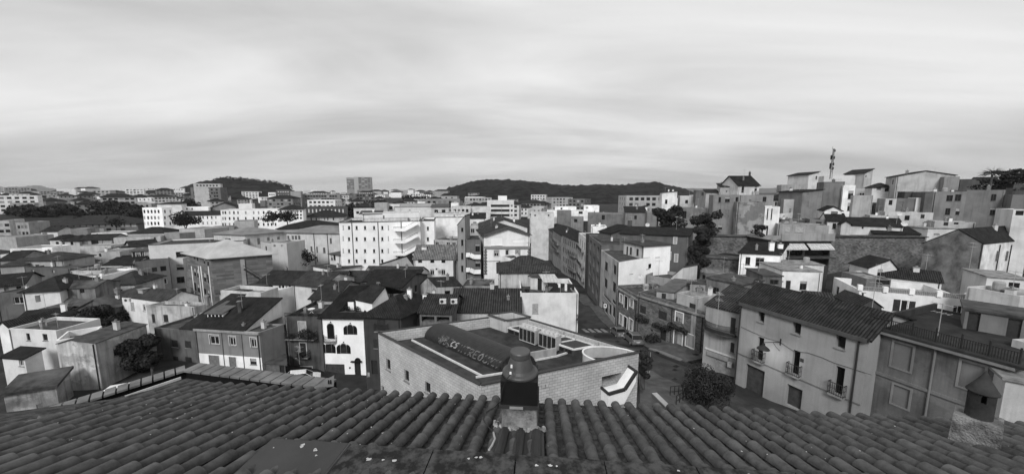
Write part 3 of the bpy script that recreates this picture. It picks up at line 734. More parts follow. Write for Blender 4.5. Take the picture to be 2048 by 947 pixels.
def aircon(p, rot, label, group=None):
    root = thing('air_conditioner', p, label, 'air conditioner', group); m = MB(); m.box(p, 0.85, 0.34, 0.6, rot); m.build('housing', simple('ac_housing', 0.6, .5), root)
    m = MB(); ca, sa = math.cos(rot), math.sin(rot); c = Vector(p) + Vector((sa, -ca, 0)) * 0.178 + Vector((-ca * .12, -sa * .12, .3))
    for k in range(16):
        a0, a1 = 2 * math.pi * k / 16, 2 * math.pi * (k + 1) / 16
        e = lambda a, rd: c + Vector((ca, sa, 0)) * rd * math.cos(a) + Vector((0, 0, 1)) * rd * math.sin(a)
        m.face([c, e(a0, .22), e(a1, .22)])
    m.build('fan_grille', LEAD, root); return root
# ================================================================ the tiled roof in front
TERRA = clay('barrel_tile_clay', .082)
TERRAP = noisy('pan_tile_clay', 0.034, 0.085, 9.0, bump=0.8, pos=(0.4, 0.62), dist=0.01)
SLABM = noisy('lichened_slab', 0.02, 0.07, 7.0, bump=0.5, pos=(0.42, 0.6), dist=0.008)
SLABP = noisy('painted_slab', 0.046, 0.062, 1.2, bump=0.2)
GUANO = simple('bird_droppings', 0.45, 0.9)
YAW = R(4.82)
EU = Vector((math.cos(YAW), -math.sin(YAW), 0)); EV = Vector((math.sin(YAW), math.cos(YAW), 0))
SL, OFF, VE = 0.3125, 1.624, 5.30
def rz(v): return HC - OFF - SL * v
def RP(u, v, h=0.0):
    p = EU * u + EV * v; return Vector((p.x, p.y, rz(v) + h))
def roofhit(px, py, h=0.0):
    r = ray(px, py); k = r.dot(EV); t = (-(OFF - h)) / (r.z + SL * k); p = r * t; return p.dot(EU), p.dot(EV)
def own_house():
    root = thing('tiled_house', RP(0, 3, -6), 'house roof of dark barrel tiles rising to weathered ridge slabs in front of everything', 'house')
    rr = random.Random(3); ul, _ = roofhit(0, 850); sp = 0.212
    u0 = -9.4
    def verge_v(u):   # the near end of the tiles stays hidden below; the far end follows the eave
        return VE
    cov = MB(); pan = MB(); i = 0; u = u0
    while u < 13.5:
        du = rr.uniform(-.006, .006)
        for r in range(0, 14):
            v1 = VE - r * 0.335 + rr.uniform(-.012, .012); v0 = v1 - 0.41
            if v1 < 0.9: break
            ra, rb = 0.054, 0.070; ha, hb = -0.082, -0.062; sk = rr.uniform(-.007, .007); n = 8
            ringA, ringB, ringC = [], [], []
            for k in range(n + 1):
                a = math.pi * k / n; c_, s_ = math.cos(a), math.sin(a)
                ringA.append(RP(u + du - ra * c_ - sk, v0, ha + ra * s_ * 1.1)); ringB.append(RP(u + du - rb * c_ + sk, v1, hb + rb * s_ * 1.1)); ringC.append(RP(u + du - (rb - .016) * c_ + sk, v1 - .002, hb + (rb - .016) * s_ * 1.1 - .004))
            tv = rr.random()
            for k in range(n):
                cov.face([ringA[k], ringA[k + 1], ringB[k + 1], ringB[k]], [(tv, 0), (tv, 0), (tv, 1), (tv, 1)])
                cov.face([ringB[k], ringB[k + 1], ringC[k + 1], ringC[k]], [(tv, 1)] * 4)
            # pan tile between two covers
            um = u + sp / 2; jj = rr.uniform(-.012, .012); w = 0.078
            for k in range(4):
                x0, x1 = -w + 2 * w * k / 4, -w + 2 * w * (k + 1) / 4; f = lambda x: -0.118 + 0.04 * (x / w) ** 2
                pan.face([RP(um + x0, v0 + jj, f(x0) - .012), RP(um + x1, v0 + jj, f(x1) - .012), RP(um + x1, v1 + jj, f(x1) + .012), RP(um + x0, v1 + jj, f(x0) + .012)], [(0, 0)] * 4)
            pan.face([RP(um - w, v1 + jj, -.09), RP(um + w, v1 + jj, -.09), RP(um + w, v1 + jj, -.15), RP(um - w, v1 + jj, -.15)], [(0, 0)] * 4)
        u += sp
    # drop what lies outside the sloping verge: keep tiles to the camera side of the verge line
    def clip(mb):
        va = Vector(roofhit(0, 850)); vb = Vector(roofhit(372, 760)); d = vb - va
        keepf = [];
        nv = MB()
        k = 0
        for fi, f in enumerate(mb.f):
            c = Vector((0, 0, 0))
            for q in f: c += Vector(mb.v[q])
            c /= len(f); uu, vv = c.dot(EU), c.dot(EV); w = Vector((uu, vv)) - va
            m = len(f); uvs = mb.uv[k:k + m]; k += m
            if d.x * w.y - d.y * w.x < 0.0: nv.face([mb.v[q] for q in f], uvs)
        return nv
    cov = clip(cov); pan = clip(pan)
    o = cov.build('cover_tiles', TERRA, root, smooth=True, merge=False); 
    me = o.data; bm = bmesh.new(); bm.from_mesh(me); bmesh.ops.remove_doubles(bm, verts=bm.verts, dist=0.0004); bm.to_mesh(me); bm.free()
    me.polygons.foreach_set('use_smooth', [True] * len(me.polygons))
    sh = o.modifiers.new('edge', 'EDGE_SPLIT'); sh.split_angle = R(50)
    pan.build('pan_tiles', TERRAP, root)
    m = MB(); m.face([RP(-10, 0.6, -.16), RP(14, 0.6, -.16), RP(14, VE - .06, -.16), RP(-6.2, VE - .06, -.16)])
    m.build('roof_bed', TERRAP, root)
    # mortar debris in the last pans
    m = MB()
    for k in range(900):
        u = rr.uniform(-3.5, 5.5); v = VE - abs(rr.gauss(0, .45)) - .05; um = (math.floor((u - u0) / sp) + .5) * sp + u0 + rr.uniform(-.05, .05)
        s_ = rr.uniform(.006, .022); p = RP(um, v, -.12); m.box(p, s_, s_ * 1.5, s_ * .8, rr.uniform(0, 3))
    kind(m.build('mortar_crumbs', CONCD, root), 'stuff')
    m = MB()
    for k in range(120):
        u = rr.uniform(-6, -1.2) if k % 3 else rr.uniform(-1.2, 6); v = rr.uniform(2.9, 5.0); um = round((u - u0) / sp) * sp + u0
        s_ = rr.uniform(.003, .010); a = rr.uniform(.5, 2.6); p = RP(um - .08 * math.cos(a), v, -.083 + .088 * math.sin(a)); m.box(p, s_, s_ * rr.uniform(1, 2), .003, rr.uniform(0, 3))
    kind(m.build('bird_droppings', GUANO, root), 'stuff')
    # verge mortar and walls
    m = MB(); va = Vector(roofhit(0, 850)); vb = Vector(roofhit(372, 760)); dd = (vb - va)
    pts = []
    for k in range(41):
        q = va + dd * (k / 38 - .12); pts.append(RP(q.x - .03 + rr.uniform(-.02, .02), q.y, -.11 + rr.uniform(-.025, .02)))
    for a, b in zip(pts[:-1], pts[1:]): m.bar(a, b, rr.uniform(.10, .16), rr.uniform(.10, .15))
    m.build('verge', noisy('verge_mortar', 0.03, 0.12, 3.0, bump=0.8), root)
    m = MB(); q0, q1 = va + dd * -.1, va + dd * 0.98
    P = [RP(q0.x, q0.y), RP(q1.x, q1.y), RP(13.5, VE - .25), RP(13.5, 0.7)]
    for a, b in ((P[1], P[0]), (P[2], P[1]), (P[3], P[2])): m.face([(b.x, b.y, -12), (a.x, a.y, -12), (a.x, a.y, a.z - .2), (b.x, b.y, b.z - .2)])
    m.build('wall', plaster(0.3), root)
    # ridge slabs
    zs = HC - 2.5; us = [-2.72, -1.90, -1.03, -0.22, 0.61, 1.44, 2.3, 3.15, 4.0, 4.9, 5.8, 6.8, 7.8]; vt = 3.075
    for k in range(len(us) - 1):
        m = MB(); a, b = us[k] + .006, us[k + 1] - .006; hz_ = (0.012 if k == 0 else 0) + rr.uniform(-.004, .004)
        P = [EU * a + EV * 1.2, EU * b + EV * 1.2, EU * b + EV * vt, EU * a + EV * vt]
        m.prism([(p.x, p.y) for p in P], zs - .09 + hz_, zs + hz_); o = m.build('ridge_slab', SLABP if k == 0 else SLABM, root)
        bv = o.modifiers.new('edge', 'BEVEL'); bv.width = .012; bv.segments = 2
        dm = MB()
        for q in range(3 + (k == 0) * 3):
            if k > 5: break
            c = EU * rr.uniform(a + .1, b - .1) + EV * rr.uniform(2.84, 3.02); s_ = rr.uniform(.006, .02); P8 = []
            for i8 in range(9):
                t8 = i8 * 2 * math.pi / 9; rr8 = s_ * rr.uniform(.5, 1.2); P8.append((c.x + rr8 * 1.3 * math.cos(t8), c.y + rr8 * math.sin(t8)))
            dm.prism(P8, zs + hz_ + .0005, zs + hz_ + .003); dm.build('bird_dropping', GUANO, o); dm = MB()
    m = MB(); m.tube([EU * -1.89 + EV * 3.07 + Vector((0, 0, zs + .005)), EU * -1.905 + EV * 1.3 + Vector((0, 0, zs + .003))], .016, 6); m.build('joint_mortar', CONCD, root)
    m = MB(); P = [EU * -2.7 + EV * 1.2, EU * 7.8 + EV * 1.2, EU * 7.8 + EV * (vt - .05), EU * -2.7 + EV * (vt - .05)]; m.prism([(p.x, p.y) for p in P], zs - .3, zs - .092); m.build('ridge_bed', CONCD, root)
    # ---- chimney with the extractor cowl
    def rotbox(m, u, v, z0, z1, wu, wv, wu2=None, wv2=None):
        wu2 = wu2 or wu; wv2 = wv2 or wv; lo = []; hi = []
        for a, b in ((-1, -1), (1, -1), (1, 1), (-1, 1)):
            p = EU * (u + a * wu / 2) + EV * (v + b * wv / 2); lo.append(Vector((p.x, p.y, z0))); p = EU * (u + a * wu2 / 2) + EV * (v + b * wv2 / 2); hi.append(Vector((p.x, p.y, z1)))
        m.face(list(reversed(lo))); m.face(hi)
        for i in range(4): j = (i + 1) % 4; m.face([lo[i], lo[j], hi[j], hi[i]])
    t = 4.25; p = at_t(1038, 872, t); uc, vc = p.dot(EU), p.dot(EV); vcen = vc + .2
    ztop = at_t(1038, 808, t).z; m = MB(); rotbox(m, uc, vcen, rz(vcen) - .35, ztop, .455, .40, .41, .38)
    ch = m.build('chimney', noisy('smeared_mortar', 0.09, 0.36, 4.0, bump=0.6, pos=(.36, .62)), root)
    bv = ch.modifiers.new('edge', 'BEVEL'); bv.width = .015; bv.segments = 2
    m = MB()
    for k in range(60):
        a = rr.uniform(0, 1); s_ = rr.uniform(.02, .055); pz = rz(vc) - .02
        P_ = EU * (uc + (a - .5) * .62) + EV * (vc - .03 + .2 * abs(a - .5)); m.box((P_.x, P_.y, pz + rr.uniform(-.06, .03)), s_ * 1.3, s_, s_, rr.uniform(0, 3), taper=.6)
    m.build('mortar_collar', noisy('crumbling_mortar', 0.06, 0.5, 14.0, bump=0.8), ch)
    bh = at_t(1038, 757, t).z; m = MB(); rotbox(m, uc, vcen, ztop, bh + .02, .445, .43); bx_ = m.build('fan_box', simple('black_sheet', .007, .6), ch)
    bv = bx_.modifiers.new('edge', 'BEVEL'); bv.width = .012; bv.segments = 2
    m = MB(); rotbox(m, uc, vcen, ztop - .012, ztop + .03, .475, .46); m.build('flange', LEAD, bx_)
    m = MB(); rotbox(m, uc - .03, vcen - .245, ztop + .0, ztop + .028, .16, .012); m.build('type_plate', simple('aluminium_plate', .35, .4, .3), bx_)
    cb = EU * uc + EV * vcen; cz = bh + .02; topz = at_t(1040, 711, t + .15).z; hh = topz - cz
    hh = .29; m = MB(); m.lathe((cb.x, cb.y, cz), [(.0, 0), (.222, 0), (.224, .02), (.216, .035), (.19, .05), (.168, .075), (.154, .11), (.122, hh - .09), (.116, hh - .085), (.116, hh - .075), (.126, hh - .07), (.126, hh - .012), (.118, hh), (0, hh)], 40)
    o = m.build('cowl', simple('painted_steel_cowl', .075, .42, .2), bx_, smooth=True); es = o.modifiers.new('edge', 'EDGE_SPLIT'); es.split_angle = R(40)
    m = MB(); q = at_t(1023, 735, t - .17); m.box(q, .022, .006, .04, -YAW); q = at_t(1021, 747, t - .2); m.box(q, .022, .02, .022, -YAW); m.build('sticker', simple('white_sticker', .75, .5), bx_)
    m = MB()
    cable = [at_t(1021, 748, t - .21), at_t(1012, 758, t - .2), at_t(1004, 780, t - .16), at_t(1002, 800, t - .1)] + [RP(*roofhit(x, y, -.0), .015) for x, y in ((990, 815), (972, 825), (966, 840), (975, 853), (987, 866))]
    m.tube(cable, .006, 6); m.build('cable', IRON, ch)
    m = MB(); m.tube([RP(*roofhit(x, y), .02) for x, y in ((987, 867), (990, 880), (984, 893), (978, 902))], .012, 6); m.build('conduit', simple('grey_conduit', .4, .5), ch)
    # flashing with standing ribs below the chimney
    m = MB()
    for k in range(-1, 2):
        u = uc + .02 + k * .19; m.tube([RP(u, vc - .02, -.03), RP(u, 3.02, -.03)], .062, 10)
    P = [RP(uc - .28, 2.95, -.02), RP(uc + .3, 2.95, -.02), RP(uc + .3, vc + .1, -.02), RP(uc - .28, vc + .1, -.02)]
    m.slab(P, .05); o = m.build('flashing', simple('dark_flashing', .028, .45), root)
    # ---- chimney with the clay pot at the other end
    u2, v2 = roofhit(1992, 893); v2 += .2; tz = HC - OFF - SL * v2; tt = at_t(1968, 830, 4.0)
    # solve the height of the block top from its sighting
    P0 = EU * u2 + EV * v2; 
    def zat(py, px=1992):
        r = ray(px, py); k = P0.dot(EV) / r.dot(EV); return HC + r.z * k
    zt_ = zat(832); wd = 105 / F * (at_z(1968, 832, zt_) - Vector((0, 0, HC))).dot(Vector((0, cP, -sP)))
    m = MB(); ax = P0.normalized(); ay = Vector((ax.y, -ax.x, 0)); lo = []; hi = []
    for a, b in ((1, -1), (-1, -1), (-1, 1), (1, 1)):
        q = P0 + ay * (-a * wd * .31) + ax * (b * wd * .3); lo.append(Vector((q.x, q.y, tz - .3))); q = P0 + ay * (-a * wd * .285) + ax * (b * wd * .28); hi.append(Vector((q.x, q.y, zt_ - .01)))
    m.face(list(reversed(lo))); m.face(hi)
    for i in range(4): j = (i + 1) % 4; m.face([lo[i], lo[j], hi[j], hi[i]])
    c2 = m.build('chimney', noisy('lichened_render', 0.06, 0.30, 6.0, bump=0.9, pos=(.35, .66), dist=.03), root); bv = c2.modifiers.new('edge', 'BEVEL'); bv.width = .03; bv.segments = 3
    zc0, zc1, zk = zat(836), zat(779), zat(741); rc = wd * 0.172; m = MB(); CL = noisy('sooty_clay', 0.022, 0.055, 3.0, bump=0.3)
    n = 32; hz0, hz1 = zc0 + (zc1 - zc0) * .62, zc0 + (zc1 - zc0) * .92
    def rg(a, z, r_=rc): return Vector((P0.x + r_ * math.cos(a), P0.y + r_ * math.sin(a), z))
    for k in range(n):
        a0, a1 = 2 * math.pi * k / n, 2 * math.pi * (k + 1) / n; win = (k % 8) in (3, 4)
        segs = [(zc0 - .05, hz0), (hz1, zc1 + .01)] if win else [(zc0 - .05, zc1 + .01)]
        for z0, z1 in segs:
            m.face([rg(a0, z0), rg(a1, z0), rg(a1, z1), rg(a0, z1)]); m.face([rg(a1, z0, rc - .025), rg(a0, z0, rc - .025), rg(a0, z1, rc - .025), rg(a1, z1, rc - .025)])
        if (k % 8) == 3: m.face([rg(a0, hz0), rg(a0, hz0, rc - .025), rg(a0, hz1, rc - .025), rg(a0, hz1)])
        if (k % 8) == 4: m.face([rg(a1, hz0, rc - .025), rg(a1, hz0), rg(a1, hz1), rg(a1, hz1, rc - .025)])
    p_ = m.build('chimney_pot', CL, c2)
    m = MB(); m.lathe((P0.x, P0.y, zc1 - .02), [(rc * .9, 0.01), (rc * 1.2, -.012), (rc * 1.22, 0), (rc * 1.1, .02), (rc * .5, (zk - zc1) * .58), (rc * .12, (zk - zc1) * .98), (0, zk - zc1 + .02)], 32)
    m.build('cap', CL, c2, smooth=True)
own_house()
# ================================================================ terrace parapet just past the eave
def coping_wall():
    C0, C1, C2 = at_t(372, 736, 7.5), None, None
    zt = C0.z; C1 = at_t(655, 771, 6.75); C2 = at_t(60, 833, 6.1)
    root = thing('terrace_parapet', (C0.x, C0.y, zt - 1.2), 'low dark parapet capped with a row of flat coping tiles beyond the eave', 'parapet')
    CT = noisy('coping_tile', 0.10, 0.2, 2.5, bump=.3); BL = simple('bitumen_coat', .010, .8)
    for A, Bq, nt_, w in ((C0, C1, 14, .34), (C2, C0, 12, .30)):
        d = (Bq - A); L = d.length; dn = d.normalized(); hn = Vector((-dn.y, dn.x, 0)).normalized()
        m = MB(); q = [A - hn * .02, Bq - hn * .02, Bq + hn * .24, A + hn * .24]
        lo = [Vector((p.x, p.y, zt - 2.5)) for p in q]; hi = [p - Vector((0, 0, .05)) for p in q]
        for i in range(4): j = (i + 1) % 4; m.face([lo[i], lo[j], hi[j], hi[i]])
        m.face(hi); m.build('wall', BL, root)
        m = MB(); g = .012
        for k in range(nt_):
            a = A + d * (k / nt_) + dn * g; b = A + d * ((k + 1) / nt_) - dn * g
            m.slab([a - hn * .08, b - hn * .08, b + hn * (w - .08), a + hn * (w - .08)], .04)
        m.build('coping', CT, root)
    m = MB(); m.bar(at_t(250, 793, 6.6), at_t(362, 755, 7.2), .02, .05); m.build('metal_trim', simple('bright_trim', .6, .4, .3), root)
    m = MB(); q = [at_t(x, y, t) for x, y, t in ((100, 842, 5.9), (372, 772, 6.9), (660, 790, 6.6), (400, 752, 7.3))]
    q = [at_t(150, 822, 6.0), at_t(395, 772, 6.7), at_t(560, 785, 6.6), at_t(372, 752, 7.35)]
    zf = min(p.z for p in q) - .12; m.face([(p.x, p.y, zf) for p in (at_z(40, 850, zf), at_z(640, 800, zf), at_z(650, 770, zf), at_z(372, 742, zf), at_z(60, 820, zf))]); m.build('terrace_floor', CONCD, root)
    r2 = thing('sheet_panel', at_t(650, 790, 6.9), 'small upright metal panel with square cut-outs at the end of the coping row', 'metal panel')
    m = MB(); a, b = at_t(618, 778, 6.7), at_t(667, 772, 6.75); tl, tr = at_t(632, 768, 6.7), at_t(668, 750, 6.75); n = Vector((0, .015, 0))
    P = [a, b, tr, tl]; m.face(P); m.face([p + n for p in reversed(P)])
    for i in range(4): j = (i + 1) % 4; m.face([P[j], P[i], P[i] + n, P[j] + n])
    m.build('plate', simple('pale_panel', .2, .6), r2); m = MB()
    for x in (657, 661): m.bar(at_t(x, 767, 6.72), at_t(x, 759, 6.73), .02, .012)
    m.build('slot', DARKIN, r2)
coping_wall()

# ================================================================ the block building with plant on its roof
def block_building():
    V('i'); z = 6.53; N = at_z(*pp(1140, 755), z); Lc = at_z(*pp(493, 425), z); V('j'); Rc = at_z(*pp(1193, 548), z)
    p = Lc - N; q = Rc - N; zd = z - 0.9; zb = -5
    def W(a, b, zz): v = N + p * a + q * b; return Vector((v.x, v.y, zz))
    root = thing('block_building', W(.5, .5, zb), 'flat-roofed pale blockwork building with barrel vault and chillers on its roof', 'building')
    b = B.__new__(B)
    b.view = 'i'; b.name = 'block_building'; b.label = 'block'; b.Q = [Lc, N, Rc, Lc + q]; b.z = z; b.zb = zb; b.root = root; b.op = {0: [], 1: [], 2: [], 3: []}; b.dist = 27; b.roof = ('flat', .9); b.wall = BLOCK; b.rmat = FELT; b.roofo = None; b.chs = []; b.coping = None; b.ov = 0; b.th = .1
    b.w(0, 'dark', (545, 592, 571, 660), (660, 662, 688, 732), (789, 738, 824, 806), (512, 760, 530, 790), frame=FRAME_D, rec=.2)
    b.view = 'j'
    b.w(1, 'hole', (958, 690, 1080, 775), mat=plaster(.32, .4))
    b.done()
    m = MB(); pr = 0
    for A, Bq in ((Lc, N), (N, Rc), (Rc, Lc + q), (Lc + q, Lc)):
        m.bar((A.x, A.y, z + .03), (Bq.x, Bq.y, z + .03), .26, .06)
    m.build('flashing', LEAD, root)
    m = MB()
    for x0, x1 in ((0.0, .0),): pass
    P1 = simple('roof_pipe_white', .6, .5)
    m.bar(W(.94, .19, zd + .08), W(.22, .17, zd + .08), .12, .12); m.bar(W(.215, .13, zd + .1), W(.2, .31, zd + .1), .12, .12)
    m.bar(W(.28, .70, zd + .1), W(.34, 1.0, zd + .1), .13, .12); m.build('gutter_channel', P1, root)
    # vault
    VM = slats('ribbed_vault_sheet', .028, .25, .5, 0, .35); m = MB(); n = 20; q0, q1, hh = .285, .52, 1.2; p0, p1 = .235, .955; K = 30; Lp = p.length
    def va(a, s): th = math.pi * s / n; return W(a, (q0 + q1) / 2 - (q1 - q0) / 2 * math.cos(th), zd + hh * math.sin(th))
    for i in range(K):
        a0, a1 = p0 + (p1 - p0) * i / K, p0 + (p1 - p0) * (i + 1) / K
        for s in range(n):
            m.face([va(a0, s), va(a1, s), va(a1, s + 1), va(a0, s + 1)], [(a0 * Lp, s * .2), (a1 * Lp, s * .2), (a1 * Lp, s * .2 + .2), (a0 * Lp, s * .2 + .2)])
    m.face([va(p0, s) for s in range(n + 1)]); m.face([va(p1, n - s) for s in range(n + 1)])
    v = m.build('vault', VM, root)
    rr = random.Random(11)
    def vp(a, s, lift=.012): 
        th = math.pi * s; c = W(a, (q0 + q1) / 2 - (q1 - q0) / 2 * math.cos(th), zd + hh * math.sin(th)); c0 = W(a, (q0 + q1) / 2, zd); return c + (c - c0).normalized() * lift
    def stroke(m, pts, r_): m.tube([vp(a, s) for a, s in pts], r_, 4)
    # spray tags: scribbled tangle, then tall outlined letters
    m = MB()
    for k in range(22):
        a = rr.uniform(.70, .80); s = rr.uniform(.07, .2); pts = []
        for i in range(9): a += rr.uniform(-.012, .010); s += rr.uniform(-.035, .035); s = min(.24, max(.04, s)); pts.append((a, s))
        stroke(m, pts, .012)
    m.build('graffiti', simple('grey_spray_paint', .22, .8), v); m = MB()
    LT = {'B': [[(0, 0), (0, 1), (.8, .9), (.85, .6), (.3, .52), (.95, .42), (.9, .05), (0, 0)]], 'R': [[(0, 0), (0, 1), (.8, .95), (.8, .55), (.1, .5), (.9, 0)]], 'E': [[(.9, 1), (0, 1), (0, .5), (.7, .5)], [(0, .5), (0, 0), (.9, 0)]],
          'S': [[(.9, .95), (.3, 1), (.0, .75), (.8, .4), (.7, .02), (0, .05)]], 'C': [[(.9, .9), (.4, 1), (0, .5), (.4, 0), (.9, .1)]], 'N': [[(0, 0), (0, 1), (.8, 0), (.8, 1)]], 'T': [[(0, 1), (1, 1)], [(.5, 1), (.5, 0)]], 'U': [[(0, 1), (.05, .1), (.5, 0), (.85, .1), (.9, 1)]], 'O': [[(.5, 1), (0, .6), (.1, .1), (.6, 0), (.95, .5), (.5, 1)]], 'M': [[(0, 0), (.1, 1), (.5, .4), (.85, 1), (1, 0)]]}
    def word(txt, a0, a1, s0, s1, r_, mm):
        w = (a0 - a1) / len(txt)
        for i, ch in enumerate(txt):
            for st in LT.get(ch, []):
                P = [(a0 - w * (i + .12 + x * .72) - y * .008, s0 + (s1 - s0) * y) for x, y in st]
                P = [P[0]] + [((P[j][0] + P[j + 1][0]) / 2 + rr.uniform(-.001, .001), (P[j][1] + P[j + 1][1]) / 2) for j in range(len(P) - 1)] + [P[-1]] if False else P
                stroke(mm, P, r_); 
                if r_ < .02: stroke(mm, [(x - .006, y + .012) for x, y in P], r_)
    word('CS', .685, .615, .08, .20, .018, m); m.build('graffiti', simple('white_spray_paint', .6, .8), v); m = MB()
    word('NTREOUMN', .60, .25, .05, .20, .011, m); m.build('graffiti', simple('pale_spray_paint', .36, .8), v)
    # low wall beside the vault, turret at the far corner
    m = MB(); A, Bq = W(.30, .52, zd), W(.30, .72, zd); m.bar(A + Vector((0, 0, .35)), Bq + Vector((0, 0, .35)), .15, .7); m.build('upstand', plaster(.4, .8), root)
    m = MB(); m.bar(W(.285, .53, zd + .08), W(.285, .72, zd + .08), .1, .12); m.build('gutter_channel', P1, root)
    m = MB(); t = .02
    P = [W(1.0, .80, 0), W(.82, .80, 0), W(.82, 1.0, 0), W(1.0, 1.0, 0)]; cx = (P[0] + P[2]) / 2; I = [cx + (e - cx) * .78 for e in P]; zt = z + .25
    for i in range(4):
        j = (i + 1) % 4; m.face([(P[i].x, P[i].y, zd), (P[j].x, P[j].y, zd), (P[j].x, P[j].y, zt), (P[i].x, P[i].y, zt)]); m.face([(P[i].x, P[i].y, zt), (P[j].x, P[j].y, zt), (I[j].x, I[j].y, zt), (I[i].x, I[i].y, zt)]); m.face([(I[j].x, I[j].y, zt - .7), (I[i].x, I[i].y, zt - .7), (I[i].x, I[i].y, zt), (I[j].x, I[j].y, zt)])
    m.face([(e.x, e.y, zt - .7) for e in I]); t_ = m.build('stair_turret', plaster(.5, .5), root)
    m = MB()
    for i in range(4): j = (i + 1) % 4; m.bar((P[i].x, P[i].y, zt + .03), (P[j].x, P[j].y, zt + .03), .3, .06)
    m.build('flashing', CONCD, t_)
    # rooflight block
    m = MB(); P = [W(.80, .80, 0), W(.25, .80, 0), W(.25, .96, 0), W(.80, .96, 0)]; m.prism([(e.x, e.y) for e in reversed(P)], zd, zd + .55)
    rl = m.build('rooflight', simple('rooflight_deck', .055, .8), root)
    m = MB()
    for i in range(4): j = (i + 1) % 4; m.bar((P[i].x, P[i].y, zd + .56), (P[j].x, P[j].y, zd + .56), .16, .1)
    for a in (.55, .47, .39): m.bar(W(a, .80, zd + .57), W(a, .96, zd + .57), .12, .08)
    m.build('rooflight_frame', P1, rl); m = MB()
    for k in range(9):
        a = .79 - k * .06; m.bar(W(a, .7985, zd + .28), W(a - .045, .7985, zd + .28), .03, .26)
    m.build('pane', GLASS, rl)
    # pipe runs
    m = MB()
    for k in range(5): m.tube([W(.62 - .02 * k, .968 + .006 * k, zd + .25 + .1 * k), W(.02, .972 + .006 * k, zd + .25 + .1 * k)], .035, 6)
    m.build('pipe_run', simple('insulated_pipe', .42, .5), root)
    m = MB()
    for a in (.52, .44, .30, .26): c = W(a, .975, zd); m.box(c, .5, .25, .85, math.atan2(p.y, p.x))
    m.build('control_cabinet', simple('grey_cabinet', .35, .5), root)
    # half-round light well
    m = MB(); n = 18
    def hr(s, zz): th = math.pi * s / n; return W(.013 + .17 * math.sin(th), .845 - .145 * math.cos(th), zz)
    for s in range(n): m.face([hr(s, zd), hr(s + 1, zd), hr(s + 1, z + .0), hr(s, z)]); m.face([hr(s + 1, zd), hr(s, zd), hr(s, z), hr(s + 1, z)])
    for s in range(n): m.bar(hr(s, z), hr(s + 1, z), .12, .06)
    m.build('light_well', plaster(.7, .4), root)
    m = MB(); c = W(.06, .42, zd + .0); m.lathe(c, [(0, .5), (.55, .5), (.6, .42), (.6, 0)], 24); m.build('tank_lid', FELT, root)
    # chute-shaped bay on the wall facing the street corner
    d = q.normalized(); n_ = Vector((d.y, -d.x, 0)); Lq = q.length
    def wp(X, Y, out): 
        r = ray(*pp(X, Y, 'j')); P0_ = N + n_ * out; t = (P0_ - Vector((0, 0, HC))).dot(n_) / r.dot(n_); return Vector((0, 0, HC)) + r * t
    prof = [wp(1010, 815, .9), wp(1105, 775, .9), wp(1178, 675, .9)]
    zlo, zmid, zhi = prof[0].z, prof[1].z, prof[2].z; u = [ (x - N).dot(d) for x in prof]
    def Y_(uu, out, zz): v_ = N + d * uu + n_ * out; return Vector((v_.x, v_.y, zz))
    m = MB(); up = zhi - .0
    u0, u1, u2 = u[0] - .1, u[1], u[2]
    A = [(u0, zlo), (u1, zlo + .05), (u2, zhi)]
    for (ua, za), (ub, zb_) in zip(A[:-1], A[1:]):
        m.slab([Y_(ua, .9, za), Y_(ub, .9, zb_), Y_(ub, -.02, zb_), Y_(ua, -.02, za)], .12)
    m.face([Y_(u0, .9, zlo - 1.0), Y_(u1, .9, zlo - 1.0), Y_(u2, .9, zlo + .5), Y_(u2, .9, zhi - .1), Y_(u1, .9, zlo - .07), Y_(u0, .9, zlo - .12)])
    m.face([Y_(u0, 0, zlo - 1.0), Y_(u0, .9, zlo - 1.0), Y_(u0, .9, zlo), Y_(u0, 0, zlo)])
    s_ = m.build('sloping_bay', plaster(.74, .25), root); m = MB()
    for (ua, za), (ub, zb_) in zip(A[:-1], A[1:]): m.bar(Y_(ua, .9, za + .06), Y_(ub, .9, zb_ + .06), .16, .2)
    m.bar(Y_(u0, 0, zlo + .06), Y_(u0, .9, zlo + .06), .14, .16); m.bar(Y_(u2, 0, zhi + .05), Y_(u2, .95, zhi + .05), .14, .16)
    m.build('edge_trim', LEAD, s_)
    # wall lamps
    m = MB(); c = wp(612, 765, .08); m.box(c, .16, .14, .12, 0, taper=.8); c = wp(590, 772, .08); m.box(c, .2, .1, .25); m.build('wall_lamp', simple('lamp_glass', .4, .3), root)
    # chillers standing on the roof
    for (a0, b0, lab) in ((.63, .745, 'chiller unit with four roof fans, farther of two on the block building'), (.475, .755, 'chiller unit with four roof fans, nearer of two on the block building')):
        ex = -p.normalized(); ey = q.normalized(); ey = Vector((-ex.y, ex.x, 0)); o = W(a0, b0, zd); r = thing('chiller', o, lab, 'chiller', 'rooftop chillers'); Lc_, Wc, Hc = 1.75, .75, 1.35
        def C(x, y, zz): e = o + ex * x + ey * y; return Vector((e.x, e.y, zd + zz))
        m = MB(); m.prism([tuple(C(x, y, 0)[:2]) for x, y in ((0, 0), (Lc_, 0), (Lc_, Wc), (0, Wc))], zd + .12, zd + Hc); m.build('housing', simple('chiller_paint', .42, .5), r)
        m = MB()
        for k in range(4):
            x0 = .05 + k * .425; P_ = [C(x0, -.012, .22), C(x0 + .37, -.012, .22), C(x0 + .37, -.012, Hc - .1), C(x0, -.012, Hc - .1)]; m.slab(P_, 0.0) if False else m.face(P_)
        m.build('coil_grille', slats('coil_fins', .03, .05, .6, 1), r)
        for k in range(4):
            m = MB(); c = C(.22 + k * .43, Wc / 2, Hc); m.lathe(c, [(.2, 0), (.2, .16), (.17, .18), (.15, .16), (.15, .05), (0, .05)], 16); m.build('fan', simple('fan_shroud', .5, .5), r)
    return b
block_building()
def P_(v, st=.5, patch=None): return plaster(v, st, patch)
def H(label, A, Bp, t=None, name='house', cat='house', **k): return B(name, label, cat, A, Bp, t=t, **k)
GB = ('gable', 'ab', 1.6)
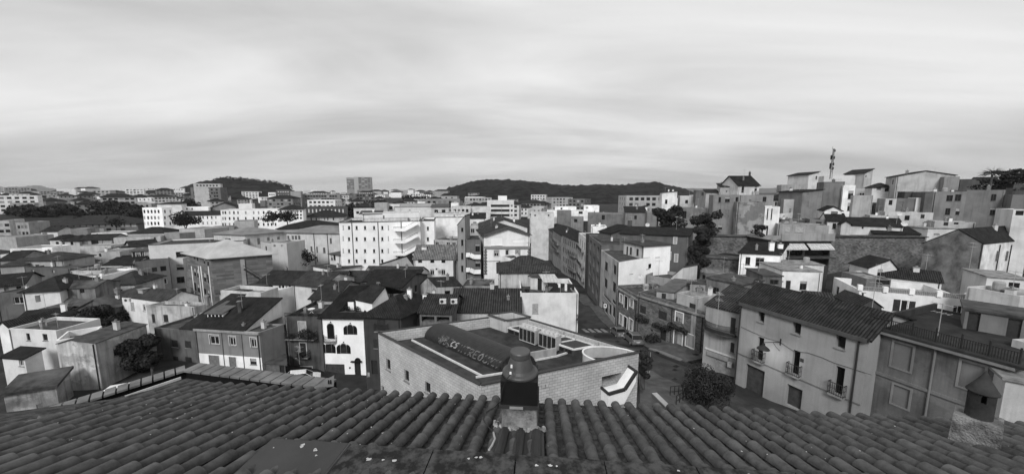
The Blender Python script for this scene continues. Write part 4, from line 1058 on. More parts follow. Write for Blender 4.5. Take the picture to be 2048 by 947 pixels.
# ================================================================ lower left
V('g')
b = H('white plastered house with small square windows beside the patched gable', (52, 336), (352, 350), 50, d=5, wall=P_(.62, .35), roof=('flat', .5))
b.w(0, 'dark', (168, 366, 190, 412), (270, 370, 300, 412), frame=FRAME_D)
b = H('tall narrow house end with large peeling plaster patches and two boarded openings', (364, 432), (602, 430), 42, d=6, wall=P_(.42, .7, 1.55), roof=('gable', 'bc', 0.45, .35), rmat=CONCD, ov=.12, th=.08)
b.w(0, 'dark', (385, 762, 425, 822), frame=FRAME_D); b.w(0, 'shut', (440, 735, 505, 800), mat=SHUT_G, surround=CONC)
b = H('white roof terrace walled with a long pale parapet above the patched gable', (350, 413), (585, 375), 47, d=4, wall=P_(.66, .3), roof=('flat', .8))
b = H('ruined low outbuilding with sagging dark roof and stained wall in the corner', (22, 757), (352, 700), 39, d=2.6, wall=P_(.36, 1.0, 1.4), roof=('shed', 'back', .7), rmat=ROOFV, ov=.25, th=.3)
b.w(0, 'shut', (232, 812, 272, 865), mat=SHUT_G)
b = H('little white annex with a dark lean-to roof and a twin slit window', (12, 515), (155, 525), 46, d=1.6, wall=P_(.62, .3), roof=('shed', 'back', .45), ov=.3)
b.w(0, 'dark', (120, 530, 148, 573))
b = H('barn-like white house with long dark tiled roof behind the dark tree', (335, 352), (598, 455), 52, C=(792, 365, 1.9), wall=P_(.6, .35), roof=('gable', 'ab', 1.9, .97), ov=.2, name='barn', cat='barn')
b = H('small white gabled dormer house under the dark roof at far picture side', (-10, 322), (62, 330), 54, d=5, wall=P_(.72, .3), roof=('gable', 'bc', .8), ov=.2)
b = H('white-fronted attic with a tiny gable beside the slender white chimney', (140, 322), (232, 318), 55, d=6, wall=P_(.74, .2), roof=('gable', 'bc', .5), ov=.2)
b.w(0, 'dark', (155, 318, 180, 330))
b = H('dark-roofed low house row behind the small white attics', (60, 330), (350, 300), 58, d=8, wall=P_(.4, .6), roof=('gable', 'ab', 1.5), ov=.3)
b.chim(.98, .3, .55, 1.6, P_(.8, .1))
b = H('roofless plaster ruin with jagged top and leaning pipe', (165, 205), (492, 262), 60, C=(600, 215), wall=P_(.24, 1.0, 1.2), roof=('shed', 'back', 1.6), rmat=ROOFV, ov=-.1, th=.1)
b.w(0, 'hole', (315, 215, 340, 240)); b.w(1, 'hole', (505, 235, 530, 262))
b = H('stone-walled hut with an overgrown roof and one dark opening', (372, 88), (598, 80), 66, d=5, wall=P_(.27, .9), roof=('gable', 'ab', .9), rmat=ROOFV, ov=.15)
b.w(0, 'hole', (503, 82, 533, 113))
b = H('collapsed shed with mossy broken roof below the stone hut', (480, 215), (725, 205), 62, d=7, wall=P_(.2, 1.), roof=('gable', 'bc', 1.6), rmat=ROOFV, ov=.2)
b.w(0, 'hole', (458, 222, 490, 250))
# yard wall
b = B('garden_wall', 'two-tone yard wall behind the parked white car and dark tree', 'wall', (612, 548), (985, 640), t=46, d=.4, wall=P_(.2, .5), roof=('flat', .1), rmat=CONC)
# ---- view a: the quarter further left
V('a')
b = H('pale two-storey house with twin skylights in its low roof', (768, 826), (1042, 861), 60, C=(1250, 822), wall=P_(.66, .35), roof=('gable', 'ab', 1.3), rmat=tiles('brown_grey_tiles', .06), ov=.2)
b.w(0, 'panel', (825, 865, 848, 915)); b.w(0, 'dark', (903, 878, 918, 920)); b.chim(.42, .5, .5, .7, P_(.7, .3)).chim(.30, .3, 1.3, .5, P_(.4, .3), pot=False)
V('h')
b = H('pale flat-roofed house with weathered parapet next to the skylit house', (-25, 252), (278, 262), 55, C=(392, 235), wall=P_(.5, .8), roof=('flat', .5), rmat=CONCD)
b.w(0, 'shut', (12, 308, 32, 362), (86, 312, 115, 357), mat=SHUT_D); b.chim(.99, .75, .5, 1.2, P_(.3, .6))
b = H('dark grey house with roof terrace parapet and four shuttered windows', (28, 412), (286, 418), 48.3, tA=49.8, d=9, wall=P_(.17, .6), roof=('flat', .35), rmat=CONCD)
b.w(0, 'shut', (137, 472, 175, 516), (222, 478, 260, 522), (145, 575, 180, 627), (225, 580, 265, 630), mat=SHUT_D, sill=CONC)
b2 = H('steep dark tiled lean-to climbing behind the dark grey house terrace', (190, 402), (292, 408), 48.5, d=8, wall=P_(.25, .5), roof=('shed', 'back', 2.6), ov=.1)
TWO = plaster(.27, .3)
b = H('long-roofed townhouse in grey over white with a four-pane dormer', (287, 402), (690, 424), 47, tA=48.4, C=(845, 372), wall=TWO, roof=('flat', .25), rmat=CONCD)
hs = b
b.w(0, 'dark', (378, 440, 436, 498), (502, 448, 541, 505), (636, 458, 672, 517), surround=P_(.5, .2), half=.2)
b.w(0, 'shut', (375, 568, 440, 633), (502, 578, 546, 640), mat=SHUT_G, surround=P_(.7, .2)); b.w(0, 'dark', (634, 588, 673, 626), frame=FRAME_D); b.w(0, 'shut', (637, 655, 675, 686), mat=SHUT_G)
# mono-pitch upper roof of the same house, with dormer
def long_roof():
    z = hs.z + .05; m = MB(); q = hs.Q
    A = hs.P(-.03, -.06, z); Bq = hs.P(.775, -.04, z); D = at_z(*pp(545, 197), z + 2.7); C = at_z(*pp(838, 203), z + 2.7)
    m.slab([A, Bq, C, D], .18, uvs=[(0, 0), ((Bq - A).length, 0), ((Bq - A).length, (C - Bq).length), (0, (C - Bq).length)])
    ro = m.build('roof', ROOFD, hs.root)
    m = MB(); Bi, Ci = Bq - (Bq - A).normalized() * .3, C - (C - D).normalized() * .3
    m.face([(Bi.x, Bi.y, z - .2), (Ci.x, Ci.y, z - .2), (Ci.x, Ci.y, Ci.z - .2), ]); m.face([(D.x, D.y, z - 3), (Ci.x, Ci.y, z - 3), (Ci.x, Ci.y, Ci.z - .2), (D.x, D.y, D.z - .2)]); m.face([(Ci.x, Ci.y, z - .3), (Bi.x, Bi.y, z - .3), (Bi.x, Bi.y, z - .2), (Ci.x, Ci.y, z - .2)])
    m.build('gable_wall', P_(.72, .3), hs.root)
    # white lower storey band
    P0, P1 = hs.ends(0); d = (P1 - P0).normalized(); n = Vector((d.y, -d.x, 0)); zz = on_bld(hs, 480, 566)[0].z
    m = MB()
    ops = sorted([o for o in hs.op[0] if o[3] < zz], key=lambda o: o[1]); L = (P1 - P0).length; us = sorted({0, L} | {o[1] for o in ops} | {o[2] for o in ops})
    for i in range(len(us) - 1):
        um = (us[i] + us[i + 1]) / 2; o = [o for o in ops if o[1] < um < o[2]]; segs = [(hs.zb, zz)]
        for q_ in o:
            ns = []
            for s0, s1 in segs:
                if q_[3] > s0 and q_[3] < s1: ns.append((s0, q_[3]))
                if q_[4] < s1 and q_[4] > s0: ns.append((q_[4], s1))
                if q_[4] >= s1 and q_[3] <= s0: pass
                elif q_[4] < s0 or q_[3] > s1: ns.append((s0, s1))
            segs = ns
        for s0, s1 in segs:
            a, c = P0 + d * us[i] + n * .012, P0 + d * us[i + 1] + n * .012; m.face([(a.x, a.y, s0), (c.x, c.y, s0), (c.x, c.y, s1), (a.x, a.y, s1)])
    m.build('plinth', P_(.75, .3), hs.root)
    m = MB(); P0b = P0 - d * .1 + n * .12; P1b = P1 + d * .1 + n * .12; m.bar((P0b.x, P0b.y, hs.z - .1), (P1b.x, P1b.y, hs.z - .1), .3, .3); m.build('cornice', P_(.36, .4), hs.root)
    # dormer
    a = at_z(*pp(366, 348), z + .35); c = at_z(*pp(464, 350), z + .35); e = (c - a).normalized(); f = Vector((-e.y, e.x, 0)); L = (c - a).length; hh = 1.05
    def W(u, v, zz): p = a + e * u + f * v; return Vector((p.x, p.y, z + .35 + zz))
    m = MB(); m.prism([tuple(W(0, 0, 0)[:2]), tuple(W(L, 0, 0)[:2]), tuple(W(L, 3, 0)[:2]), tuple(W(0, 3, 0)[:2])], z, z + .35 + hh); do = m.build('dormer', P_(.7, .3), ro)
    m = MB()
    for k in range(4):
        u0 = L * (.06 + .235 * k); m.slab([W(u0, -.01, .25), W(u0 + L * .17, -.01, .25), W(u0 + L * .17, -.01, .9), W(u0, -.01, .9)], 0) if False else m.face([W(u0, -.012, .3), W(u0 + L * .17, -.012, .3), W(u0 + L * .17, -.012, .9), W(u0, -.012, .9)])
    m.build('pane', GLASS, do); m = MB(); m.slab([W(-.2, -.3, hh + .1), W(L + .2, -.3, hh + .1), W(L + .2, 3.6, hh + .75), W(-.2, 3.6, hh + .75)], .1); m.build('dormer_roof', noisy('dormer_sheet', .07, .12, 1), do)
    p = at_z(*pp(570, 285), z + 1.6); m = MB(); m.box(p - Vector((0, 0, .4)), .42, .42, 1.7, .3); c_ = m.build('chimney', CONCD, ro); m = MB(); m.box(p + Vector((0, 0, 1.35)), .6, .6, .08, .3); m.build('chimney_cap', CONC, c_)
    m = MB(); x, y, n_ = on_bld(hs, 452, 440); 
    for X in (452, 577):
        p, _, n_ = on_bld(hs, X, 430); m.tube([(p.x + n_.x * .06, p.y + n_.y * .06, hs.z - .3), (p.x + n_.x * .06, p.y + n_.y * .06, hs.zb)], .045, 6)
        m.build('downpipe', simple('pipe_grey', .15, .5), hs.root); m = MB()
long_roof()
b = H('brick outhouse with flat tarred roof in the gap beside the balcony house', (694, 612), (852, 626), 47.5, C=(850, 572), wall=BRICKD, roof=('flat', .15), rmat=CONCD)
b.w(0, 'door', (820, 632, 855, 692))
b = H('dark plastered balcony house with stone ground floor and crowded roof terrace', (850, 322), (1079, 326), 50, d=9, wall=P_(.13, .8), roof=('flat', .5), rmat=CONCD, name='townhouse')
bh = b
b.w(0, 'panel', (941, 357, 985, 452), surround=P_(.5, .3), balc=(1.6, .9, 'iron')); b.w(0, 'door', (950, 490, 987, 572), surround=P_(.45, .3), balc=(.5, .6, 'iron')); b.w(0, 'dark', (955, 640, 1025, 690), frame=FRAME_D, surround=P_(.35, .3), mat=DARKIN)
V('i')
b = H('white Moorish-style townhouse with arched dark shutters and a loggia in its roof', (134, 330), (401, 334), 50, d=9, wall=P_(.82, .12), roof=('flat', .1), rmat=CONCD, name='townhouse')
moor = b
b.w(0, 'garage', (162, 623, 283, 711)); b.w(0, 'door', (345, 604, 384, 700)); b.w(0, 'dark', (309, 641, 321, 655))
def moorish():
    root = moor.root; SH = slats('black_shutter', .016, .09); n = None
    def wpt(X, Y, out=0.0): p, d, n = on_bld(moor, X, Y, 0, 'i'); return p + n * out
    _, d, nn = on_bld(moor, 200, 400, 0, 'i')
    def leaf(xc, yt, yb, w, side, par):    # one arched shutter leaf, hinged open flat against the wall
        pass
    def arch(X0, X1, Yt, Yb, out, mat, nm, par, grow=0.0, half=None):
        a, c, tp, bt = wpt(X0, (Yt + Yb) / 2), wpt(X1, (Yt + Yb) / 2), wpt((X0 + X1) / 2, Yt), wpt((X0 + X1) / 2, Yb)
        w = (c - a).length; r_ = w / 2; zt, z0 = tp.z, bt.z; zs = zt - r_ if half is None else zt - w; pts = []
        def L(u, z, o): p = a + d * u + nn * o; return (p.x, p.y, z)
        prof = [(0, z0), (w, z0)]
        if half is None:
            for k in range(11): th = math.pi * k / 10; prof.append((r_ + r_ * math.cos(th), zs + r_ * math.sin(th)))
        else:
            for k in range(7):
                th = math.pi / 2 * k / 6
                if half == 'l': prof.append((w * (1 - 0) - w * (1 - math.cos(th)) * 0 - (0 if k == 0 else 0), 0)) if False else None
            ar = [(w * math.cos(math.pi / 2 * k / 6), zs + w * math.sin(math.pi / 2 * k / 6)) for k in range(7)]   # high at u=0
            if half == 'r': prof += ar
            else: prof = [(0, z0), (w, z0)] + [(w - u, z) for u, z in reversed(ar)]
        m = MB(); m.face([L(u, z, out) for u, z in prof]); k = len(prof)
        for i in range(k): j = (i + 1) % k; m.face([L(*prof[j], out), L(*prof[i], out), L(*prof[i], 0), L(*prof[j], 0)])
        return m.build(nm, mat, par)
    # (X centre opening, top, bottom, leaves?)
    for (x0, x1, yt, yb, leaves) in ((173, 215, 367, 462, 0), (300, 336, 374, 436, 1), (163, 200, 492, 553, 1), (257, 294, 494, 556, 1)):
        arch(x0 - 3, x1 + 3, yt - 4, yb, .02, P_(.45, .3), 'window', root); w_ = arch(x0, x1, yt, yb, .032, GLASS, 'window', root)
        if leaves:
            lw = (x1 - x0) * .62
            arch(x0 - lw - 2, x0 - 2, yt + 6, yb, .06, SH, 'shutter', w_, half='l'); arch(x1 + 2, x1 + lw + 2, yt + 6, yb, .06, SH, 'shutter', w_, half='r')
        else: arch(x0 + 2, x1 - 2, yt + 3, yb, .05, SH, 'shutter', w_)
        c = wpt((x0 + x1) / 2, yt - 8, .05); m = MB(); m.lathe(c, [(0, .12), (.07, .1), (.1, 0), (0, -.03)], 8); m.build('finial', SH, w_)
    a, c = wpt(335, 590), wpt(390, 590); m = MB(); m.bar(wpt(324, 605, .15), wpt(392, 605, .15), .3, .14); m.build('door_hood', SH, root); arch(345, 384, 583, 606, .03, SH, 'fanlight', root)
    # curved balcony
    m = MB(); cc = wpt(193, 478); pts = []
    for k in range(9): th = math.pi * k / 8; pts.append(cc + d * (-.95 * math.cos(th)) + nn * (.75 * math.sin(th)))
    m.prism([(p.x, p.y) for p in pts], cc.z - .12, cc.z); bo = m.build('balcony', P_(.4, .4), root); m = MB()
    for k in range(25): th = math.pi * k / 24; p = cc + d * (-.95 * math.cos(th)) + nn * (.75 * math.sin(th)); q = cc + d * (-1.0 * math.cos(th)) + nn * (.82 * math.sin(th)); m.bar(p, (q.x, q.y, cc.z + .95), .02)
    for h_ in (.1, .5, .95):
        for k in range(8): m.bar((pts[k].x, pts[k].y, cc.z + h_), (pts[k + 1].x, pts[k + 1].y, cc.z + h_), .03)
    m.build('railing', IRON, bo)
    # big roof with loggia
    z = moor.z + .12; A = moor.P(-.06, -.05, z); Bq = moor.P(1.02, -.05, z); R0 = at_z(*pp(312, 128), z + 3.9); R1 = at_z(*pp(515, 125), z + 3.9)
    def S_(a, b): return A.lerp(Bq, a).lerp(R0.lerp(R1, a), b)
    L1 = (Bq - A).length; L2 = (R0 - A).length; m = MB()
    def patch(a0, a1, b0, b1): m.slab([S_(a0, b0), S_(a1, b0), S_(a1, b1), S_(a0, b1)], .16, uvs=[(a0 * L1, b0 * L2), (a1 * L1, b0 * L2), (a1 * L1, b1 * L2), (a0 * L1, b1 * L2)])
    a0, a1, b0, b1 = .36, .93, .17, .5
    patch(0, 1, 0, b0); patch(0, a0, b0, b1); patch(a1, 1, b0, b1); patch(0, 1, b1, 1)
    ro = m.build('roof', tiles('black_roof_tiles', .022, .22, .36), root); F0, F1 = S_(a0, b0), S_(a1, b0); back = (R0 - A); back.z = 0; back.normalize(); T0 = S_(a0, b1); T1 = S_(a1, b1)
    m = MB(); g0 = Vector((T0.x, T0.y, F0.z)) ; g1 = Vector((T1.x, T1.y, F1.z)); m.face([F0, F1, g1, g0]); m.face([g0, g1, T1, T0]); m.build('loggia', P_(.10, .4), ro)
    m = MB()
    for u0, u1, mat in ((.02, .28, 0), (.42, .74, 0)): 
        p0, p1 = g0.lerp(g1, u0) - back * .03, g0.lerp(g1, u1) - back * .03; m.slab([p0, p1, p1 + Vector((0, 0, T0.z - F0.z - .15)), p0 + Vector((0, 0, T0.z - F0.z - .15))], 0) if False else m.face([p0, p1, p1 + Vector((0, 0, T0.z - F0.z - .1)), p0 + Vector((0, 0, T0.z - F0.z - .1))])
    m.build('loggia_wall', P_(.75, .2), ro)
    m = MB(); back2 = (T0 - F0)
    m.face([(A.x, A.y, moor.z), (R0.x, R0.y, moor.z), (R0.x, R0.y, R0.z - .2)]); m.face([(R1.x, R1.y, moor.z), (Bq.x, Bq.y, moor.z), (R1.x, R1.y, R1.z - .2)]); m.face([(R0.x, R0.y, moor.z - 2), (R1.x, R1.y, moor.z - 2), (R1.x, R1.y, R1.z - .2), (R0.x, R0.y, R0.z - .2)]); m.build('gable_wall', P_(.3, .4), root)
    # back slope
    m = MB(); e = back * 4.5; m.slab([R0, R1, R1 + e - Vector((0, 0, 2)), R0 + e - Vector((0, 0, 2))], .16, uvs=[(0, 0), (L1, 0), (L1, 5), (0, 5)]); m.build('roof', MATS['black_roof_tiles'], root)
    return S_(a0 + .1, b0 + .05), S_(a1 - .1, b0 + .05), nn, d
LOG0, LOG1, _n, _d = moorish()
b = H('dark fronted corner house with pale-edged roof and two white chimneys', (398, 315), (636, 325), 45.5, C=(868, 225), wall=P_(.085, .4), roof=('hip', 2.0), rmat=tiles('slate_dark_tiles', .026), ov=.35)
dk = b
b.w(0, 'shut', (490, 344, 540, 412), balc=(.35, .35, 'iron')); b.w(0, 'shut', (465, 468, 490, 524)); b.w(0, 'door', (452, 600, 490, 688)); b.w(0, 'panel', (412, 675, 440, 700)); b.chim(.66, .55, .55, 1.2, P_(.8, .1)).chim(.92, .72, .55, 1.2, P_(.8, .1))
b = H('small house with weathered tiled roof and slatted attic front behind the balcony house', (68, 210), (215, 216), 57, d=9, wall=P_(.4, .5), roof=('gable', 'ab', 1.9), rmat=ROOFM)
b.w(0, 'panel', (80, 215, 108, 250))
b = H('long low house under an even dark barrel-tile roof with white eave wall', (385, 90), (735, 96), 78, d=9, wall=P_(.7, .3), roof=('gable', 'ab', 2.1), rmat=tiles('even_dark_tiles', .042, .3), ov=.3)
b = H('white party gable rising between the black roof and the corner house', (455, 240), (560, 205), 52, d=5, wall=P_(.78, .2), roof=('gable', 'bc', 1.7, .8), rmat=ROOFD, ov=.1)
b = H('black-roofed house with a flat ridge behind the white townhouse', (420, 125), (640, 140), 62, d=10, wall=P_(.2, .5), roof=('gable', 'ab', 1.3), rmat=tiles('slate_dark_tiles', .026))
V('c')
b = H('pale three-storey house with ribbed tile roof and paired windows', (560, 590), (808, 590), 86, C=(826, 575), wall=P_(.68, .25), roof=('shed', 'back', 2.6), rmat=tiles('ribbed_tiles', .12, .42, .5), ov=.3)
b.w(0, 'dark', (588, 597, 613, 617), (665, 597, 690, 617), (735, 597, 760, 617), (665, 656, 690, 692), (736, 656, 760, 692)); b.w(0, 'shut', (588, 654, 615, 697), mat=SHUT_G); b.w(0, 'hole', (587, 745, 614, 790)); b.chim(.2, .8, 1.2, .5, pot=False)
b = H('narrow annex with grey side wall joined to the pale three-storey house', (808, 600), (842, 608), 87, d=6, wall=P_(.3, .3), roof=('flat', .2))
b = H('old cottage with rounded dark gable and patched white front', (703, 768), (864, 762), 68, D=(600, 755), wall=P_(.45, .9), roof=('gable', 'ab', 1.6), rmat=ROOFM, ov=.1)
b.w(0, 'hole', (757, 792, 790, 842))
b = H('crumbling cottage with one barred window beside the old cottage', (862, 762), (1048, 765), 68, d=6, wall=P_(.30, 1.0, 1.4), roof=('flat', .2), rmat=ROOFV)
b.w(0, 'dark', (940, 777, 968, 815), frame=FRAME_D)
b = H('tiled outbuilding with air conditioners on its dark roof and open bays below', (596, 930), (800, 935), 47, d=7, wall=P_(.22, .7), roof=('gable', 'ab', 1.5), rmat=tiles('ribbed_dark_tiles', .04, .30), ov=.25)
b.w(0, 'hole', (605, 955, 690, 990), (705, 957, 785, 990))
b = H('broad house with wavy dark barrel-tile roof behind the block building', (790, 928), (1236, 930), 50, d=9, wall=P_(.5, .5), roof=('gable', 'ab', 2.2), rmat=tiles('wavy_dark_tiles', .038, .34, .4, .35, .14), ov=.2)
V('j')
b = H('cream house with stained roof parapet and laundry terrace beside the crossing', (444, 176), (812, 176), 52.5, d=9, wall=P_(.66, .35), roof=('flat', 1.0), rmat=CONCD)
lt = b; b.w(0, 'shut', (520, 244, 557, 304), mat=SHUT_L)
V('d')
b = H('bare pale plaster block behind the laundry terrace under a dark hipped roof', (150, 672), (506, 668), 60, d=8, wall=P_(.52, .8), roof=('hip', 1.9), rmat=tiles('ribbed_dark_tiles', .04, .30), ov=.4)
b = H('small rooftop lift room with white front on the hipped house', (160, 570), (225, 590), 63, d=3, wall=P_(.7, .4), roof=('flat', .2))
b = H('rooftop wash room with a white door and striped awning on the laundry terrace', (350, 702), (470, 712), 57, d=3.5, wall=P_(.62, .6), roof=('flat', .1))
b.w(0, 'door', (395, 715, 422, 795))
# ---- ornate gabled hall
b = H('ornate pale hall with dark-trimmed gable, arched panels and quoined corners', (57, 447), (346, 440), 80, d=14, wall=P_(.72, .2), roof=('gable', 'bc', 1.7), ov=.5, rmat=tiles('hall_tiles', .05, .35), name='hall', cat='hall')
hall = b
b.w(0, 'panel', (102, 458, 172, 508), (240, 470, 312, 486), mat=P_(.8, .1)); b.w(0, 'dark', (122, 538, 150, 574), (195, 535, 212, 570), (257, 537, 284, 574), surround=P_(.4, .2))
b.w(0, 'panel', (62, 600, 345, 606), mat=P_(.35, .2))
def hall_trim():
    m = MB(); p0, d, n = on_bld(hall, 57, 517); p1 = on_bld(hall, 346, 517)[0]
    m.bar(p0 + n * .2, p1 + n * .2, .4, .45); m.build('cornice', P_(.3, .2), hall.root)
    for X in (66, 340):
        m = MB()
        for k in range(16):
            p = on_bld(hall, X, 535 + k * 10)[0] + n * .06; w = .7 if k % 2 else .45; m.bar(p - d * w / 2, p + d * w / 2, .12, .26)
        m.build('quoins', P_(.16, .3), hall.root)
    m = MB(); a, c = hall.Q[0], hall.Q[1]; z = hall.z
    mid = (a + c) / 2; m.bar(Vector((a.x, a.y, z + .1)) + n * .45, Vector((mid.x, mid.y, z + 1.8)) + n * .45, .18, .5); m.bar(Vector((mid.x, mid.y, z + 1.8)) + n * .45, Vector((c.x, c.y, z + .1)) + n * .45, .18, .5); m.build('bargeboard', P_(.12, .2), hall.root)
hall_trim()
b = H('taller pale gable end rising behind the ornate hall', (30, 395), (330, 392), 96, d=14, wall=P_(.62, .3), roof=('gable', 'bc', 2.2), ov=.4, rmat=tiles('hall_tiles', .05, .35), name='hall', cat='hall')
V('c')
b = H('slender dark tower block with a slanted top and column of windows', (836, 382), (884, 378), 79, C=(915, 365), wall=P_(.34, .3), roof=('shed', 'right', 2.0), rmat=ROOFD, ov=.1, name='apartment_tower', cat='tower')
b.w(0, 'dark', (860, 395, 874, 421), (860, 470, 874, 508), (860, 553, 874, 595), (860, 634, 874, 674), frame=FRAME_D); 
b = H('apartment block with white curving balconies between tower and hall', (892, 472), (984, 470), 78, d=8, wall=P_(.2, .3), roof=('flat', .4), name='apartment_block', cat='building')
b.w(0, 'dark', (950, 500, 978, 546), (950, 590, 980, 642), frame=FRAME_D)
stairb = b
def curvy():
    for Y in (562, 655):
        for X0, X1, dY0, dY1 in ((890, 915, 0, 0), (915, 940, 0, 12), (940, 981, 12, 12)):
            p, d, n = on_bld(stairb, X0, Y + dY0); q = on_bld(stairb, X1, Y + dY1)[0]
            m = MB(); m.bar(p + n * .9, q + n * .9, .12, .95); m.bar(p + n * .45 - Vector((0, 0, .45)), q + n * .45 - Vector((0, 0, .45)), .9, .12); m.build('balcony', P_(.78, .15), stairb.root)
curvy()
# ================================================================ middle distance, left half
b = H('big white five-storey block with outside stair ramps and dark roof edge', (87, 350), (601, 352), 96, d=16, wall=P_(.76, .12), roof=('flat', .6), rmat=FELT, name='apartment_block', cat='building', coping=LEAD)
big = b
for X in (152, 200, 253, 310, 362): b.w(0, 'dark', *[(X - 7, y, X + 7, y + 24) for y in (384, 455, 530, 594)])
for X in (115, 400): b.w(0, 'panel', *[(X - 3, y, X + 3, y + 28) for y in (380, 448, 525)], mat=SHUT_L)
def big_trim():
    for X in (168, 333, 480):
        m = MB(); p, d, n = on_bld(big, X, 360); m.tube([(p.x + n.x * .08, p.y + n.y * .08, big.z - .1), (p.x + n.x * .08, p.y + n.y * .08, big.zb)], .09, 6); m.build('downpipe', simple('pipe_dark', .05, .5), big.root)
    for k, Y in enumerate((404, 479, 555)):
        m = MB(); r = MB()
        for (X0, Y0, X1, Y1, o) in ((436, Y, 505, Y, 2.2), (505, Y, 584, Y - 42, 2.2)):
            p, d, n = on_bld(big, X0, Y0); q = on_bld(big, X1, Y1)[0]; m.bar(p + n * o, q + n * o, .15, .7); m.bar(p + n * o / 2 - Vector((0, 0, .3)), q + n * o / 2 - Vector((0, 0, .3)), o, .18)
            r.bar(p + n * o + Vector((0, 0, .8)), q + n * o + Vector((0, 0, .8)), .07)
            for i in range(12): e = p.lerp(q, i / 11) + n * o; r.bar(e + Vector((0, 0, .3)), e + Vector((0, 0, .8)), .05)
        s_ = m.build('stair_ramp', P_(.8, .1), big.root); r.build('railing', IRON, s_)
    m = MB()
    for i in range(60):
        p = big.P(i / 59, 0.02, big.z); m.bar(p, p + Vector((0, 0, .9)), .05)
    m.bar(big.P(0, .02, big.z + .9), big.P(1, .02, big.z + .9), .06); m.build('roof_railing', IRON, big.root)
big_trim()
b = H('recessed white wing of the five-storey block past the stair ramps', (602, 356), (689, 350), 99, d=14, wall=P_(.76, .12), roof=('flat', .6), rmat=FELT, name='apartment_block', cat='building', coping=LEAD)
b.w(0, 'dark', (643, 388, 657, 412), (643, 455, 657, 480))
b = H('long white penthouse storey on the five-storey block', (236, 302), (598, 298), 102, d=8, wall=P_(.66, .25), roof=('flat', .3), rmat=CONCD, name='penthouse', cat='penthouse')
b.w(0, 'dark', (366, 318, 376, 340), frame=FRAME_D)
b = H('dark-canopied rooftop lodge at the corner of the five-storey block', (236, 308), (345, 306), 100, d=4, wall=P_(.7, .3), roof=('shed', 'back', .5), rmat=LEAD, ov=.8, name='roof_lodge', cat='lodge')
V('b')
b = H('long pale institute wing with tall shuttered windows', (243, 430), (440, 438), 108, C=(705, 417), wall=P_(.55, .3), roof=('hip', 1.6), rmat=noisy('pale_grey_roof', .14, .22, .3), ov=.6, name='institute', cat='building')
b.w(0, 'hole', (318, 462, 352, 488)); b.w(1, 'shut', (458, 464, 476, 502), (520, 460, 538, 498), (582, 455, 598, 478), (645, 452, 662, 470), mat=SHUT_G)
b = H('pale institute wing facing the terrace with many tall windows and an outside stair', (703, 422), (1036, 428), 112, d=14, wall=P_(.55, .25), roof=('hip', 1.6), rmat=MATS['pale_grey_roof'], ov=.6, name='institute', cat='building')
b.w(0, 'shut', (737, 445, 751, 475), (757, 445, 771, 475), (778, 445, 792, 475), (710, 445, 722, 478), (684, 450, 692, 478), (737, 508, 751, 540), (707, 510, 722, 540), (768, 508, 792, 552), (856, 512, 868, 545), (893, 514, 902, 552), (935, 520, 950, 555), (978, 460, 990, 495), (740, 570, 755, 620), (712, 570, 722, 618), (762, 572, 775, 620), (858, 575, 868, 605), (894, 578, 902, 608), (978, 570, 990, 600), mat=simple('grey_blind', .1))
inst = b
def inst_trim():
    for X in (877, 962):
        m = MB(); p, d, n = on_bld(inst, X, 440); m.tube([(p.x + n.x * .1, p.y + n.y * .1, inst.z - .2), (p.x + n.x * .1, p.y + n.y * .1, inst.zb)], .1, 6); m.build('downpipe', simple('pipe_dark', .05, .5), inst.root)
    m = MB(); a, d, n = on_bld(inst, 768, 556); 
    for (X0, Y0, X1, Y1, o) in ((768, 556, 815, 560, 1.5), (815, 560, 862, 602, 1.5), (862, 602, 862, 604, 1.5), (862, 604, 800, 650, 2.5)):
        p = on_bld(inst, X0, Y0)[0]; q = on_bld(inst, X1, Y1)[0]; m.bar(p + n * o, q + n * o, 1.0, .12); m.bar(p + n * (o + .5) + Vector((0, 0, 1)), q + n * (o + .5) + Vector((0, 0, 1)), .08)
        for i in range(10): e = p.lerp(q, i / 9) + n * (o + .5); m.bar(e, e + Vector((0, 0, 1)), .05)
    m.build('fire_stair', IRON, inst.root)
inst_trim()
b = H('rounded pale stair tower beside the grey pyramid-roofed building', (606, 490), (704, 492), 96, d=7, wall=P_(.5, .2), roof=('flat', .4), rmat=CONC, name='stair_tower', cat='tower')
b.w(0, 'dark', (622, 502, 636, 515), (670, 502, 684, 515)); 
b = H('low railed block attached to the rounded stair tower', (540, 486), (606, 496), 98, d=7, wall=P_(.48, .3), roof=('flat', .4), rmat=CONC, name='plant_room', cat='building')
b = H('grey banded office building with a pale folded pyramid roof', (70, 548), (224, 580), 80, C=(611, 553), wall=STRIPED, roof=('hip', 3.2, 1), rmat=noisy('zinc_roof', .30, .44, .3, rough=.45, bump=.1), ov=.9, name='office_building', cat='building')
ofb = b
b.w(0, 'dark', (118, 572, 128, 595), (137, 580, 147, 605), (180, 592, 190, 622), (203, 600, 214, 635), (119, 652, 132, 700), (139, 660, 153, 710), (181, 682, 196, 735), (204, 692, 218, 745), (121, 742, 134, 792), (142, 755, 156, 803), (185, 780, 198, 830), (207, 792, 220, 838), frame=FRAME_D)
